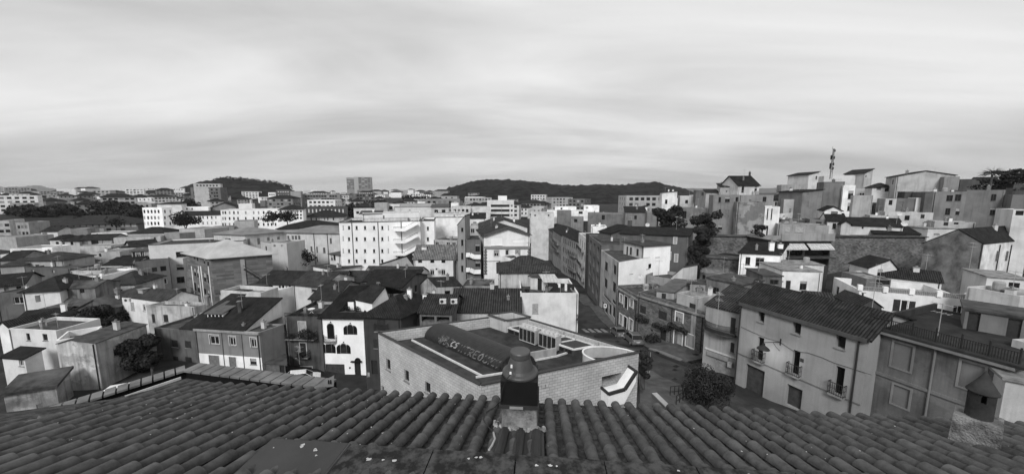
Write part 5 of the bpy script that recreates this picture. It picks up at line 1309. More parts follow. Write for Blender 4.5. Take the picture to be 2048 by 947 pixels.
def of_trim():
    m = MB()
    p, d, n = on_bld(ofb, 412, 600, 1); q = on_bld(ofb, 440, 600, 1)[0]; 
    m.face([(p.x + n.x * .2, p.y + n.y * .2, ofb.zb), (q.x + n.x * .2, q.y + n.y * .2, ofb.zb), (q.x + n.x * .2, q.y + n.y * .2, ofb.z - 1), (p.x + n.x * .2, p.y + n.y * .2, ofb.z - 1)])
    m.build('door_bay', P_(.36, .3), ofb.root)
    for X0, X1 in ((112, 160), (170, 222)):     # pale inset panel strips around the window pairs, kept clear of the glass
        for (a0, a1) in (((X0), (X0 + 5)), ((X1 - 4), (X1))):
            p, d, n = on_bld(ofb, a0, 730); q = on_bld(ofb, a1, 730)[0]; m = MB(); zt = on_bld(ofb, (a0 + a1) / 2, 640)[0].z
            m.bar((p.x, p.y, (ofb.zb + zt) / 2), (q.x, q.y, (ofb.zb + zt) / 2), .08, zt - ofb.zb); m.build('pale_strip', P_(.7, .2), ofb.root)
    m = MB(); n_ = 14
    p0, d, n = on_bld(ofb, 440, 650, 1); p1 = on_bld(ofb, 590, 745, 1)[0]
    m.bar(p0 + n * 1.2, p1 + n * 1.2, .9, .15); m.bar(p0 + n * 1.6 + Vector((0, 0, 1)), p1 + n * 1.6 + Vector((0, 0, 1)), .08); m.build('outside_stair', LEAD, ofb.root)
of_trim()
b = H('dark grey stair annex with frosted panels beside the banded office building', (46, 566), (112, 588), 90, d=6, wall=P_(.2, .3), roof=('flat', .3), rmat=ROOFG, name='stair_annex', cat='building')
b.w(0, 'panel', (70, 600, 100, 640), (70, 670, 100, 705), (70, 730, 100, 765), mat=SHUT_G)
V('a')
b = H('grey house with a glazed sunroom storey and strip windows', (838, 612), (1063, 589), 97, C=(1075, 560), wall=P_(.24, .3), roof=('flat', .3), rmat=CONCD)
b.w(0, 'dark', (960, 645, 993, 673), (1013, 637, 1050, 668), (963, 728, 997, 756), (1015, 718, 1055, 750))
b = H('glazed rooftop sunroom with white mullions', (830, 545), (1056, 532), 100, d=5, wall=P_(.5, .3), roof=('shed', 'back', .3), rmat=LEAD, name='sunroom', cat='sunroom', base=None)
b.w(0, 'dark', *[(832 + i * 28, 545, 856 + i * 28, 600) for i in range(8)])
b = H('long white modern wing with strip windows and dark roof edge', (935, 503), (1536, 476), 106, d=13, wall=P_(.62, .2), roof=('flat', .5), rmat=FELT, name='office_wing', cat='building', coping=LEAD)
V('b')
b.view = 'b'; b.w(0, 'dark', (6, 546, 74, 580), (8, 626, 60, 660), (10, 704, 60, 742), frame=FRAME_D)
b.view = 'a'; b.w(0, 'dark', (1112, 545, 1163, 580), (1115, 627, 1163, 660), (1117, 706, 1163, 742), frame=FRAME_D)
V('a')
b = H('white house with three arched lights below a dark roof beside the sunroom house', (645, 640), (838, 628), 92, d=8, wall=P_(.62, .3), roof=('shed', 'back', 1.3), ov=.4)
b.w(0, 'dark', (685, 650, 715, 672), (730, 650, 762, 670), (776, 648, 805, 667), frame=FRAME_D)
b = H('white house block crowned by a railed balustrade terrace', (430, 704), (641, 700), 76, d=8, wall=P_(.74, .25), roof=('flat', .5), rmat=CONC)
b = H('pale set-back roof room behind the balustrade terrace', (445, 668), (640, 664), 80, d=5, wall=P_(.5, .4), roof=('flat', .2))
b = H('sprawling dark hipped roof sloping down past the balustrade terrace', (645, 752), (860, 745), 74, d=7, wall=P_(.5, .5), roof=('hip', 1.9), rmat=ROOFM, ov=.4)
b = H('long grey house with two strip windows under a broad dark roof', (-30, 765), (150, 748), 74, d=8, wall=P_(.36, .4), roof=('gable', 'ab', 1.7), ov=.4)
b.w(0, 'dark', (25, 768, 55, 795), (103, 764, 135, 788))
b = H('dark grey lower house with a wide window at the picture edge', (-30, 808), (160, 805), 68, d=5, wall=P_(.16, .5), roof=('flat', .2))
b.w(0, 'dark', (86, 832, 153, 874))
b = H('white house with a dark doorway under a wide black hipped roof', (138, 797), (375, 785), 64, d=8, wall=P_(.68, .3), roof=('hip', 1.9), ov=.4)
b.w(0, 'hole', (222, 822, 256, 865)); b.chim(.83, .3, .5, .8, P_(.5, .3))
for (lab, A_, B_, t, d_, wv, rf, rm, ws) in (
    ('low dark-roofed house with a bright end wall in the roofscape', (0, 600), (122, 594), 90, 9, .3, GB, ROOFD, ()),
    ('broad dark roof with pale dormer boxes behind the long grey house', (160, 602), (400, 598), 86, 7, .4, ('hip', 1.4), ROOFM, ()),
    ('brown-grey block with shadowy bays behind the balustrade terrace', (160, 648), (440, 652), 82, 5, .16, ('flat', .3), CONCD, ((200, 660, 215, 675), (330, 662, 345, 680))),
    ('mid-grey blank block standing behind the three-arched house', (485, 600), (690, 596), 94, 9, .25, ('flat', .3), CONCD, ()),
    ('low pale roof terrace house with awning below the long white house', (0, 640), (150, 632), 84, 6, .4, ('shed', 'back', .8), ROOFM, ()),
    ('white villa with a long flat canopy and recessed veranda', (62, 528), (265, 524), 106, 8, .72, ('flat', .2), CONC, ((130, 535, 220, 555),)),
    ('white cubic tower room at the end of the veranda villa', (264, 520), (328, 518), 104, 6, .78, ('flat', .3), CONC, ((283, 538, 303, 573),)),
    ('wide pale terrace wall running below the veranda villa', (0, 565), (265, 556), 100, 5, .6, ('flat', .3), CONC, ()),
    ('white gable-fronted house between two dark roofs', (682, 530), (832, 552), 104, 10, .7, ('gable', 'bc', 1.2), ROOFD, ()),
    ('dark tile-roofed house behind the glazed sunroom', (830, 520), (1000, 505), 112, 9, .4, GB, ROOFD, ()),
    ('small flat pale house with dish and roof clutter', (590, 552), (755, 545), 96, 7, .45, ('flat', .2), CONC, ((625, 558, 640, 578),)),
    ('white cottage with a dark door under a low hipped roof', (313, 470), (400, 468), 128, 7, .6, ('hip', 1.3), ROOFD, ((352, 483, 372, 500),)),
    ('pale cottage with one square window under a hipped roof', (388, 478), (500, 478), 124, 7, .45, ('hip', 1.6), ROOFD, ((445, 484, 463, 504), (392, 485, 410, 506))),
    ('dark-roofed row with three open loggia bays', (502, 474), (706, 468), 127, 8, .35, GB, ROOFD, ((508, 478, 556, 502), (576, 476, 622, 500), (645, 474, 702, 498))),
    ('pale low terrace block in front of the loggia row', (500, 512), (700, 508), 118, 6, .5, ('flat', .2), CONC, ()),
    ('white and grey corner house with a dark doorway below the grey apartment block', (258, 420), (362, 418), 150, 8, .6, GB, ROOFD, ((268, 428, 300, 452),)),
    ('plain grey-brown rendered block beside the corner doorway house', (445, 404), (550, 400), 150, 8, .28, ('flat', .2), CONC, ()),
    ('white bungalow with long roof terrace and two dark windows', (575, 430), (800, 425), 150, 9, .75, ('flat', .2), CONC, ((608, 432, 620, 448), (686, 432, 700, 448), (722, 432, 738, 448))),
    ('pale wide blank house below a dark flat roof', (715, 460), (1012, 448), 132, 9, .5, ('flat', .2), CONC, ((972, 455, 984, 476),)),
    ('dark hipped roof house behind the pale wide blank house', (805, 428), (1035, 425), 142, 10, .4, ('hip', 1.8), ROOFD, ()),
    ('grey rendered warehouse with faint window strips', (1036, 425), (1132, 430), 132, 9, .3, ('flat', .2), CONC, ()),
    ('pale plastered workshop with scratched walls', (1131, 402), (1290, 405), 136, 10, .42, ('flat', .2), CONC, ()),
    ('plain pale grey block at the picture edge under the apartment block', (-30, 452), (98, 455), 132, 10, .4, ('flat', .2), CONC, ()),
    ):
    b = H(lab, A_, B_, t, d=d_, wall=P_(wv, .4), roof=rf, rmat=rm, ov=.35 if rf[0] != 'flat' else .1)
    b.w(0, 'dark', *ws, frame=FRAME_D)
b = H('grey apartment block with balconies at the left of the tree belt', (95, 357), (178, 362), 168, C=(312, 352), wall=P_(.38, .4), roof=('flat', .4), rmat=CONC, name='apartment_block', cat='building')
b.grid(0, 'dark', 3, 1.2, 1.4, (1.5, 4.5, 7.5), frame=FRAME_D)
b = H('pale apartment block cut by the picture side behind the plain grey block', (-20, 350), (56, 350), 176, d=14, wall=P_(.5, .4), roof=('flat', .4), rmat=CONC, name='apartment_block', cat='building')
b.grid(0, 'dark', 3, 1.5, 1.4, (1.5, 4.5, 7.5))
b = H('big courtyard building with a sweeping dark hipped roof and pale arcade strip', (296, 350), (868, 362), 205, d=22, wall=P_(.22, .3), roof=('hip', 4.2), rmat=tiles('courtyard_tiles', .03, .5), ov=1.2, name='courtyard_building', cat='building')
b.w(0, 'panel', *[(310 + i * 40, 366, 340 + i * 40, 388) for i in range(14)], mat=P_(.6, .2)); b.w(0, 'dark', *[(x, 398, x + 30, 418) for x in (625, 672, 762)])
b = H('bright white four-storey block with neat rows of dark windows', (897, 266), (1021, 268), 190, C=(1148, 264), wall=P_(.82, .1), roof=('flat', .4), rmat=CONC, name='apartment_block', cat='building')
b.w(0, 'dark', *[(x - 6, y, x + 6, y + 20) for x in (911, 935, 957, 979, 1001) for y in (283, 322, 358)]); b.w(1, 'dark', *[(x - 5, y, x + 5, y + 20) for x in (1042, 1076, 1106, 1120, 1137) for y in (283, 322, 358)])
b = H('white roof storey with a thin dark roof on the bright white block', (990, 243), (1145, 243), 196, d=10, wall=P_(.7, .2), roof=('hip', .9), ov=.5, name='penthouse', cat='penthouse')
V('b')
b = H('low white two-storey wing under a dark roof with a row of windows', (46, 312), (288, 314), 192, d=12, wall=P_(.8, .15), roof=('gable', 'ab', 2.0), ov=.3, name='wing', cat='building')
b.w(0, 'dark', *[(x - 4, y, x + 4, y + 17) for x in (70, 97, 123, 150, 177, 205, 232, 258) for y in (322, 357)])
b = H('white upper block rising behind the low two-storey wing', (0, 262), (210, 264), 205, d=12, wall=P_(.78, .15), roof=('flat', .4), rmat=CONC, name='wing', cat='building')
b.w(0, 'dark', (70, 270, 80, 282), (104, 270, 112, 282), (15, 275, 22, 300), (32, 275, 38, 300))
b = H('long white slab with three rows of narrow windows and a roof box', (286, 278), (650, 278), 186, d=14, wall=P_(.8, .12), roof=('flat', .4), rmat=CONC, name='slab_block', cat='building')
b.w(0, 'dark', *[(x - 5, y, x + 5, y + 18) for x in (303, 318, 345, 372, 398, 447, 497, 528, 560, 588, 610, 635) for y in (291, 328, 365)])
b = H('cream roof box on the long white slab', (400, 243), (485, 243), 192, d=8, wall=P_(.7, .1), roof=('flat', .2), name='roof_room', cat='building')
b = H('white corner house with many windows and balconies under a hipped roof', (650, 278), (806, 276), 182, d=12, wall=P_(.76, .15), roof=('hip', 2.0), ov=.5)
b.w(0, 'dark', *[(x - 6, y, x + 6, y + 12) for x in (668, 698, 735, 775, 795) for y in (286, 308, 328)])
b = H('boxy grey-beige annex in front of the long white slab', (372, 350), (498, 350), 165, d=9, wall=P_(.45, .3), roof=('flat', .3), name='annex', cat='building')
b = H('small dark-roofed plant shed beside the boxy annex', (220, 388), (370, 388), 158, d=8, wall=P_(.36, .3), roof=('flat', .2), rmat=LEAD)
b = H('dark brick hall with one row of lit-looking narrow windows', (828, 264), (1090, 262), 225, d=14, wall=P_(.12, .3), roof=('flat', .4), rmat=CONCD, name='brick_hall', cat='building')
b.w(0, 'panel', *[(x - 4, 278, x + 4, 300) for x in range(845, 1070, 24)], mat=P_(.6, .1))  # pale panels set in the window openings
b = H('villa with a wide dark hipped roof and pale walls before the brick hall', (820, 322), (1066, 320), 200, d=16, wall=P_(.55, .2), roof=('hip', 3.0), rmat=ROOFD, ov=1.)
b.w(0, 'dark', *[(x - 4, 332, x + 4, 348) for x in (860, 892, 910, 945, 965, 1000)])
b = H('low dark-roofed ward range behind the institute wings', (640, 378), (1036, 388), 145, d=18, wall=P_(.5, .3), roof=('hip', 2.2), rmat=ROOFD, ov=.5)
# far towers that stand out
b = H('tall grey-brown apartment block with balcony stacks below the wooded hill', (96, 140), (284, 140), 330, C=(298, 165), wall=P_(.2, .3), roof=('flat', .6), rmat=CONC, name='apartment_block', cat='building')
b.grid(0, 'dark', 10, 1.9, 1.7, [1.4 + 3.0 * i for i in range(6)])
b = H('pale stepped penthouse crowning the grey-brown apartment block', (115, 116), (286, 118), 334, d=9, wall=P_(.5, .2), roof=('flat', .3), name='penthouse', cat='penthouse'); b.grid(0, 'dark', 7, 1.4, 1.4, (1.0,))
b = H('dark apartment block with a ladder of balconies beside a pale panel wall', (637, 158), (727, 156), 330, d=14, wall=P_(.15, .3), roof=('flat', .6), name='apartment_block', cat='building'); b.grid(0, 'panel', 5, 1.0, 1.0, [1.4 + 3.0 * i for i in range(5)], mat=P_(.6, .1))
b = H('apartment block end with smooth pale panels beside the balcony ladder', (728, 165), (793, 165), 330, d=14, wall=P_(.38, .2), roof=('flat', .5), name='apartment_block', cat='building')
b = H('slim white apartment block with three columns of windows', (588, 172), (634, 172), 326, d=12, wall=P_(.75, .1), roof=('flat', .5), name='apartment_block', cat='building'); b.grid(0, 'dark', 3, 1.0, 1.3, [1.4 + 3.0 * i for i in range(5)])
b = H('long grey apartment slab with dark balcony bays before the hospital', (795, 180), (1043, 182), 350, d=14, wall=P_(.28, .2), roof=('flat', .6), name='apartment_block', cat='building'); b.grid(0, 'dark', 12, 1.9, 1.6, [1.4 + 3.0 * i for i in range(4)])
b = H('white terrace-topped block with a flat overhanging roof by the plane trees', (1128, 260), (1262, 262), 168, d=12, wall=P_(.66, .2), roof=('hip', .8), ov=.8); b.grid(0, 'dark', 5, 1.3, 1.3, (2.0,))
b = H('dark-roofed garage range near the boxy annex', (232, 255), (385, 262), 215, d=12, wall=P_(.3, .3), roof=('gable', 'bc', 2.5), ov=.6)
for (lab, A_, B_, dpt, wv) in (('grey slab tower of the hospital on the skyline, narrower of the pair', (1082, 80), (1130, 80), 20, .3), ('tall hospital slab tower on the skyline, broader of the pair', (1156, 74), (1240, 76), 20, .27)):
    b = H(lab, A_, B_, 1000, d=dpt, wall=P_(wv, .2), roof=('flat', 1), name='hospital_tower', cat='tower', group='hospital towers', base=12)
    b.grid(0, 'dark', 7 if dpt and 'narrower' in lab else 11, 4.5 if 'narrower' in lab else 6.5, 1.4, [2.5 + 3.5 * i for i in range(9)])
b = H('pale lift shaft block joining the two hospital towers', (1129, 74), (1157, 74), 998, d=18, wall=P_(.42, .1), roof=('flat', 1), name='lift_shaft', cat='tower', base=12)
V('c')
for (lab, nm, A_, B_, t, d_, wv, rf, rm, g) in (
    ('pale windowless roof house beyond the five-storey block', 'house', (312, 240), (392, 238), 150, 8, .42, ('flat', .2), CONC, None),
    ('white house under a wide dark hipped roof beyond the tall trees', 'house', (180, 268), (310, 264), 168, 10, .7, ('hip', 2.2), ROOFD, (4, 1.2, 1.2, (2.,))),
    ('long low white hall with a pale roof behind the five-storey block', 'hall', (440, 262), (690, 262), 160, 16, .6, ('gable', 'ab', 1.2), ROOFG, None),
    ('white house with wall-top pergola between grey boxes', 'house', (392, 250), (470, 248), 158, 8, .66, ('flat', .2), CONC, (2, 1.5, 1.5, (.8,))),
    ('dark office slab with tall vertical fins', 'office_slab', (592, 212), (852, 214), 290, 14, .3, ('flat', .4), CONCD, (13, 2.2, 5.5, (1.5,))),
    ('white school-like block with four windows', 'school', (797, 264), (920, 262), 185, 12, .55, ('flat', .3), CONC, (4, 1.3, 1.6, (1.3,))),
    ('smooth pale warehouse beside the school-like block', 'warehouse', (920, 262), (1042, 264), 188, 12, .62, ('flat', .3), CONC, None),
    ('big blank white wall house beyond the slender tower block', 'house', (686, 334), (892, 332), 118, 12, .72, ('flat', .3), CONC, None),
    ('low white hall with roof lights behind the blank white wall', 'hall', (690, 305), (880, 303), 140, 12, .6, ('flat', .3), CONC, (5, 1.2, .8, (.8,))),
    ('white house with a dark gabled roof beyond the ornate hall', 'house', (918, 338), (1012, 336), 120, 10, .68, GB, ROOFD, (2, 1.2, 1.2, (1.2,))),
    ('pale balcony house below the dark gabled roof', 'house', (916, 380), (990, 380), 108, 9, .5, ('flat', .3), CONC, (3, 1.2, 1.4, (1.0, 4.0))),
    ('white-walled roof house with a dark canopy beyond the tower block', 'house', (670, 268), (780, 266), 150, 9, .5, ('shed', 'back', 1.0), LEAD, (2, 1.5, 1.5, (1.,))),
    ('roofless colonnaded terrace between block and tower', 'terrace', (686, 470), (834, 475), 92, 8, .42, ('flat', .6), CONCD, (7, 1.0, 1.2, (.6,))),
    ('pale box on the flat roof beside the finned office slab', 'roof_room', (584, 232), (630, 232), 200, 8, .7, ('flat', .2), CONC, None),
    ('rounded pale box house in front of the school-like block', 'house', (795, 240), (842, 240), 196, 8, .7, ('flat', .2), CONC, None),
    ('dome-like dark garage roof with mossy slope beside the pale three-storey house', 'shed', (350, 625), (560, 632), 92, 9, .4, ('gable', 'bc', 2.4, .8), ROOFM, None),
    ('low dark house at the foot of the five-storey block', 'house', (240, 735), (560, 738), 70, 6, .66, ('shed', 'back', 1.0), ROOFD, None),
    ):
    b = H(lab, A_, B_, t, d=d_, wall=P_(wv, .3), roof=rf, rmat=rm, name=nm, cat=nm.replace('_', ' '), ov=.3 if rf[0] != 'flat' else .1)
    if g: b.grid(0, 'dark', *g)
V('b')
for (lab, nm, A_, B_, t, C_, wv, rf, rm, ws, typ) in (
    ('white house with band windows under a black roof by the office building', 'house', (524, 745), (746, 753), 66, None, .76, GB, tiles('slate_dark_tiles', .026), ((530, 758, 552, 778), (562, 758, 585, 778), (592, 758, 618, 778), (655, 758, 668, 776), (674, 758, 690, 776), (697, 758, 710, 778), (716, 758, 732, 778)), 'dark'),
    ('white roof-terrace enclosure with small square openings', 'roof_terrace', (386, 773), (540, 812), 61, None, .76, ('flat', .8), CONC, ((450, 772, 460, 785), (478, 768, 492, 788)), 'dark'),
    ('pale parapet room with flower pots beside the terrace enclosure', 'roof_terrace', (540, 805), (650, 770), 62, None, .55, ('flat', .7), CONC, (), 'dark'),
    ('two-tone house with grey side panel and broad tiled roof', 'house', (746, 750), (928, 768), 63, None, .6, ('gable', 'ab', 1.6), ROOFM, ((862, 772, 890, 800),), 'dark'),
    ('white gabled neighbour under weathered tiles beyond the two-tone house', 'house', (925, 748), (1050, 745), 72, None, .5, GB, ROOFM, (), 'dark'),
    ('railed dark roof deck with white walls below the five-storey block', 'pavilion', (872, 637), (1000, 662), 88, (1170, 636), .7, ('flat', .05), FELT, (), 'dark'),
    ('little turret room with dark awning on the railed deck corner', 'turret_room', (975, 560), (1042, 570), 92, None, .6, ('shed', 'back', .4), LEAD, ((984, 568, 996, 600), (1000, 568, 1014, 600)), 'dark'),
    ('low weathered roof between the railed deck and the barrel-tile house', 'house', (1050, 740), (1175, 742), 74, None, .4, ('gable', 'ab', 1.6), ROOFM, (), 'dark'),
    ('flat dark roof shed between office building and long-roofed townhouse', 'shed', (280, 812), (388, 818), 60, None, .45, ('flat', .1), FELT, (), 'dark'),
    ):
    b = H(lab, A_, B_, t, C=C_, d=8, wall=P_(wv, .35), roof=rf, rmat=rm, name=nm, cat=nm.replace('_', ' '), ov=.35)
    b.w(0, typ, *ws, frame=FRAME_D)
V('g')
# ================================================================ street and right half
V('d')
def facade(lab, A_, B_, tA, tB, d, wv, rf=('gable', 'ab', 1.5), rm=ROOFD, nm='townhouse', wall=None, C=None, base=None):
    return B(nm, lab, 'townhouse', A_, B_, t=tB, tA=tA, d=d, wall=wall or P_(wv, .5), roof=rf, rmat=rm, ov=.3, C=C, base=base)
s7 = facade('street house of pale render beside the white party wall, nearest in the street row', (795, 577), (908, 612), 73, 60, 9, .42, rf=('flat', .3), rm=CONCD, C=(1232, 560))
s7.w(0, 'shut', (820, 610, 838, 667), (875, 630, 892, 690), (818, 715, 836, 773), (870, 738, 890, 803)); s7.w(0, 'dark', (812, 822, 858, 850), (865, 850, 890, 875), frame=FRAME_D); s7.w(0, 'door', (800, 860, 815, 925), (822, 868, 838, 935), (845, 875, 860, 945), (868, 890, 885, 960)); SIDES = [(s7, .9)]
s6 = facade('narrow street house with stacked dark balcony recesses', (718, 480), (798, 503), 92, 74, 9, .2, rf=('flat', .3), rm=CONCD)
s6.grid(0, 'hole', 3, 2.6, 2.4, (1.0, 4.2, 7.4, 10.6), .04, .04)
s5 = facade('street house of whitish render with three corner balconies', (655, 462), (722, 477), 112, 93, 8, .6, rf=('flat', .4), rm=CONC)
s5.grid(0, 'shut', 4, 1.1, 2.1, (1.5, 5.0, 8.5, 12)); 
s5b = facade('dark grey roof box with a railed terrace above the narrow street house', (700, 470), (800, 480), 96, 80, 7, .1, rf=('flat', .3), rm=CONCD)
s4 = facade('street house with long dark roof slope and five shutter columns', (548, 452), (656, 484), 132, 112, 10, .33)
s4.grid(0, 'shut', 8, 1.0, 1.9, (1.0, 4.4, 7.8, 11.2)); 
s3 = facade('street house with iron balconies and small pale gable', (492, 418), (549, 446), 154, 133, 10, .35); s3.grid(0, 'shut', 8, 1.1, 2.0, (1.0, 4.4, 7.8))
s2 = facade('grey street house with flower balconies near the bend', (440, 395), (493, 420), 178, 155, 12, .25); s2.grid(0, 'shut', 7, 1.2, 2.2, (1.5, 5.0, 8.5))
s1 = facade('farthest dark street house below the light corner block', (392, 388), (441, 418), 204, 179, 12, .18); s1.grid(0, 'shut', 6, 1.3, 2.2, (1.5, 5.0, 8.5))
for s_, X0, X1, Ys in ((s5, 660, 690, (520, 610, 690)), (s4, 600, 640, (560, 650)), (s3, 500, 530, (480, 520))):
    for Y in Ys:
        p, d, n = on_bld(s_, X0, Y, 0, 'd'); q = on_bld(s_, X1, Y, 0, 'd')[0]
        if (p - q).length > 14: q = p + (q - p).normalized() * 14
        q.z = p.z; m = MB(); m.bar(p + n * .45, q + n * .45, .9, .15); bo = m.build('balcony', CONC, s_.root); m = MB(); m.bar(p + n * .9 + Vector((0, 0, 1)), q + n * .9 + Vector((0, 0, 1)), .06)
        k = int((q - p).length / .25)
        for i in range(k + 1): e = p.lerp(q, i / max(1, k)) + n * .9; m.bar(e, e + Vector((0, 0, 1)), .03)
        m.build('railing', IRON, bo)
b = H('white set-back top storey under a thin dark flat roof', (940, 486), (1066, 513), 64, C=(1236, 503), wall=P_(.5, .35), roof=('flat', .05), rmat=FELT, ov=.35)
b.w(0, 'shut', (955, 513, 966, 570), (977, 518, 990, 565), (1018, 528, 1033, 572)); SIDES.append((b, .9))
for _b, _v in SIDES:
    P0, P1 = _b.ends(1); _d = (P1 - P0).normalized(); _n = Vector((_d.y, -_d.x, 0)); m = MB(); a, c = P0 + _n * .03, P1 + _n * .03; m.face([(a.x, a.y, _b.zb), (c.x, c.y, _b.zb), (c.x, c.y, _b.z - .03), (a.x, a.y, _b.z - .03)]); m.build('side_render', P_(.82, .15), _b.root)  # sheet over the side: white wall, its stronger light put into the colour
q, _d, _n = on_bld(s7, 1102, 636, 1, 'd'); m = MB(); m.box(q - Vector((0, 0, .4)) + _n * .03, .75, .08, .8, math.atan2(_d.y, _d.x)); m.build('window', DARKIN, s7.root)
b = H('large dark grey gabled building towering behind the white party wall', (784, 418), (860, 432), 86, C=(1108, 432), wall=P_(.155, .35), roof=('gable', 'ab', 1.8), ov=.3, rmat=ROOFD)
b.chim(.9, .5, .9, 1.4, P_(.14, .3))
b = H('white box attic with a light side beside the dark gabled building', (737, 385), (832, 388), 100, d=6, wall=P_(.74, .2), roof=('flat', .3), rmat=CONC)
V('e')
b = H('dark grey curved corner house with three pale framed windows', (-190, 590), (248, 606), 70, C=(272, 590), wall=P_(.15, .35), roof=('shed', 'back', 1.0), ov=.3, rmat=ROOFD, base=None)
b.w(0, 'panel', (150, 612, 168, 652), (156, 720, 174, 766), (118, 706, 130, 754), surround=P_(.6, .1))
V('d')
for (lab, A_, B_, t, d_, wv, rf, ws) in (
    ('light corner block with three windows at the street mouth', (346, 325), (516, 330), 186, 12, .5, ('flat', .3), ((399, 342, 414, 362), (432, 342, 446, 362), (465, 343, 480, 363))),
    ('two-tone brick-grey block above the street roofs', (520, 290), (608, 288), 182, 9, .22, ('flat', .3), ()),
    ('stepped grey block with one dark window beside the brick-grey block', (608, 300), (686, 330), 176, 9, .26, ('flat', .3), ((626, 340, 646, 360),)),
    ('dark terrace-fronted row with a white blind below the wooded ridge', (715, 302), (950, 308), 128, 10, .22, ('flat', .3), ((745, 316, 758, 338), (800, 315, 820, 345))),
    ('brownish house with a small window and pale gutter', (950, 308), (1085, 300), 112, 9, .25, ('shed', 'back', 1.5), ((1006, 318, 1022, 342),)),
    ('white shed roof house with a bright parapet below the ridge', (1010, 282), (1088, 280), 120, 8, .72, ('shed', 'right', 1.0), ()),
    ('grey attic house with dark roof beyond the brownish house', (1088, 300), (1150, 298), 106, 8, .25, ('flat', .2), ()),
    ('white penthouse row with rounded corners on the hill foot', (455, 290), (715, 288), 190, 14, .74, ('flat', .3), ((655, 292, 680, 308), (470, 300, 482, 312))),
    ('white upper flats with chimneys behind the penthouse row', (505, 266), (640, 264), 200, 10, .78, ('flat', .3), ((540, 268, 552, 280),)),
    ('bright white tower rooms right of the penthouse row', (690, 258), (785, 256), 196, 10, .8, ('flat', .3), ((700, 262, 715, 276),)),
    ('cream house behind the light corner block', (355, 305), (500, 300), 165, 10, .6, ('flat', .3), ((375, 312, 385, 322), (460, 312, 470, 322)))):
    b = H(lab, A_, B_, t, d=d_, wall=P_(wv, .4), roof=rf, ov=.2, rmat=CONC if rf[0] == 'flat' else ROOFD); b.w(0, 'dark', *ws, frame=FRAME_D)
for lab, A_, B_, t, d_, C_, wv in (('tall pale apartment block with dark balcony tiers facing the city centre', (76, 222), (246, 222), 205, 14, (356, 226), .6),):
    b = H(lab, A_, B_, t, C=C_, wall=P_(wv, .2), roof=('flat', .4), rmat=CONC, name='apartment_block', cat='building')
    b.w(0, 'hole', *[(100 + 0 * i, y, 218, y + 16) for i in range(1) for y in (249, 279, 309)]); b.w(0, 'dark', *[(226, y, 238, y + 13) for y in (250, 280, 310)]); b.grid(1, 'dark', 5, 1.5, 1.6, [1.5 + 3 * i for i in range(6)])
b = H('white lift house on the tall pale apartment block', (146, 194), (202, 194), 210, d=7, wall=P_(.72, .1), roof=('flat', .2), name='roof_room', cat='building')
# near right: curved stone house, balcony house, lamp house, grey terrace house
V('k')
st1 = B('stone_house', 'narrow end of the stone house with white-framed windows and terrace above', 'house', (114, 148), (240, 196), t=52.5, tA=59, d=7, wall=STONE2, roof=('flat', .5), rmat=CONCD)
WS = P_(.75, .2)
st1.w(0, 'dark', (124, 184, 143, 238), (190, 213, 210, 268), (123, 308, 142, 378), (184, 340, 207, 418), surround=WS); st1.w(0, 'door', (153, 194, 175, 274), (149, 324, 170, 396), surround=WS)
st2 = B('stone_house', 'curved rubble-stone house with flower balconies, white door and framed notice', 'house', (240, 197), (667, 296), t=43.5, tA=52.5, d=8, wall=STONE2, roof=('flat', .45), rmat=CONCD)
st2.w(0, 'shut', (252, 256, 290, 305), (368, 290, 422, 343)); st2.w(0, 'dark', (478, 298, 524, 360), surround=WS, frame=FRAME_D); st2.w(0, 'door', (467, 420, 518, 528), surround=WS, mat=SHUT_G); st2.w(0, 'door', (378, 400, 417, 475), (318, 405, 335, 418)); st2.w(0, 'panel', (543, 436, 594, 515), surround=WS, mat=noisy('notice_board', .1, .4, 6))
def stone_trim():
    for s_, X0, Y0, X1, Y1 in ((st1, 114, 150, 240, 197), (st2, 240, 199, 667, 298)):
        p, d, n = on_bld(s_, X0, Y0, 0, 'k'); q = on_bld(s_, X1, Y1, 0, 'k')[0]; m = MB(); m.bar((p.x + n.x * .12, p.y + n.y * .12, s_.z - .55), (q.x + n.x * .12, q.y + n.y * .12, s_.z - .55), .3, .22); m.build('cornice', CONC, s_.root)
    for s_, X, Y in ((st1, 232, 200), (st2, 458, 262), (st2, 652, 300)):
        p, d, n = on_bld(s_, X, Y, 0, 'k'); m = MB(); m.tube([(p.x + n.x * .08, p.y + n.y * .08, s_.z - .6), (p.x + n.x * .08, p.y + n.y * .08, s_.zb)], .05, 6); m.build('downpipe', IRON, s_.root)
    for X0, X1, Y, in ((240, 305, 320), (355, 440, 362), (455, 548, 375)):
        p, d, n = on_bld(st2, X0, Y, 0, 'k'); q = on_bld(st2, X1, Y + 6, 0, 'k')[0]; q.z = p.z; m = MB(); m.bar(p + n * .3, q + n * .3, .5, .1); bo = m.build('window_shelf', CONCD, st2.root)
        m = MB(); rr = random.Random(X0); foliage(m, [(p.lerp(q, k / 5) + n * .35 + Vector((0, 0, rr.uniform(-.35, .15))), (.4, .35, .4)) for k in range(6)], 600, .09, rr); m.build('hanging_plant', LEAFB, bo)
stone_trim()
b = H('small terrace penthouse with a grey door on the curved stone house', (358, 162), (468, 172), 50, C=(575, 118), wall=P_(.42, .4), roof=('shed', 'back', .5), rmat=noisy('brown_sheet', .07, .12, 1), ov=.2, name='penthouse', cat='penthouse')
b.w(0, 'shut', (389, 178, 416, 225))
b = H('taller roof room with a shuttered door behind the terrace penthouse', (570, 112), (690, 118), 52, C=(745, 100), wall=P_(.36, .4), roof=('flat', .15), rmat=CONCD, name='roof_room', cat='room')
b.w(0, 'shut', (600, 143, 652, 220))
b = H('slanted white lean-to on the roofs above the stone house', (458, 72), (520, 78), 58, C=(612, 60), wall=P_(.55, .3), roof=('shed', 'right', 1.6), rmat=noisy('brown_sheet', .07, .12, 1), ov=.15)
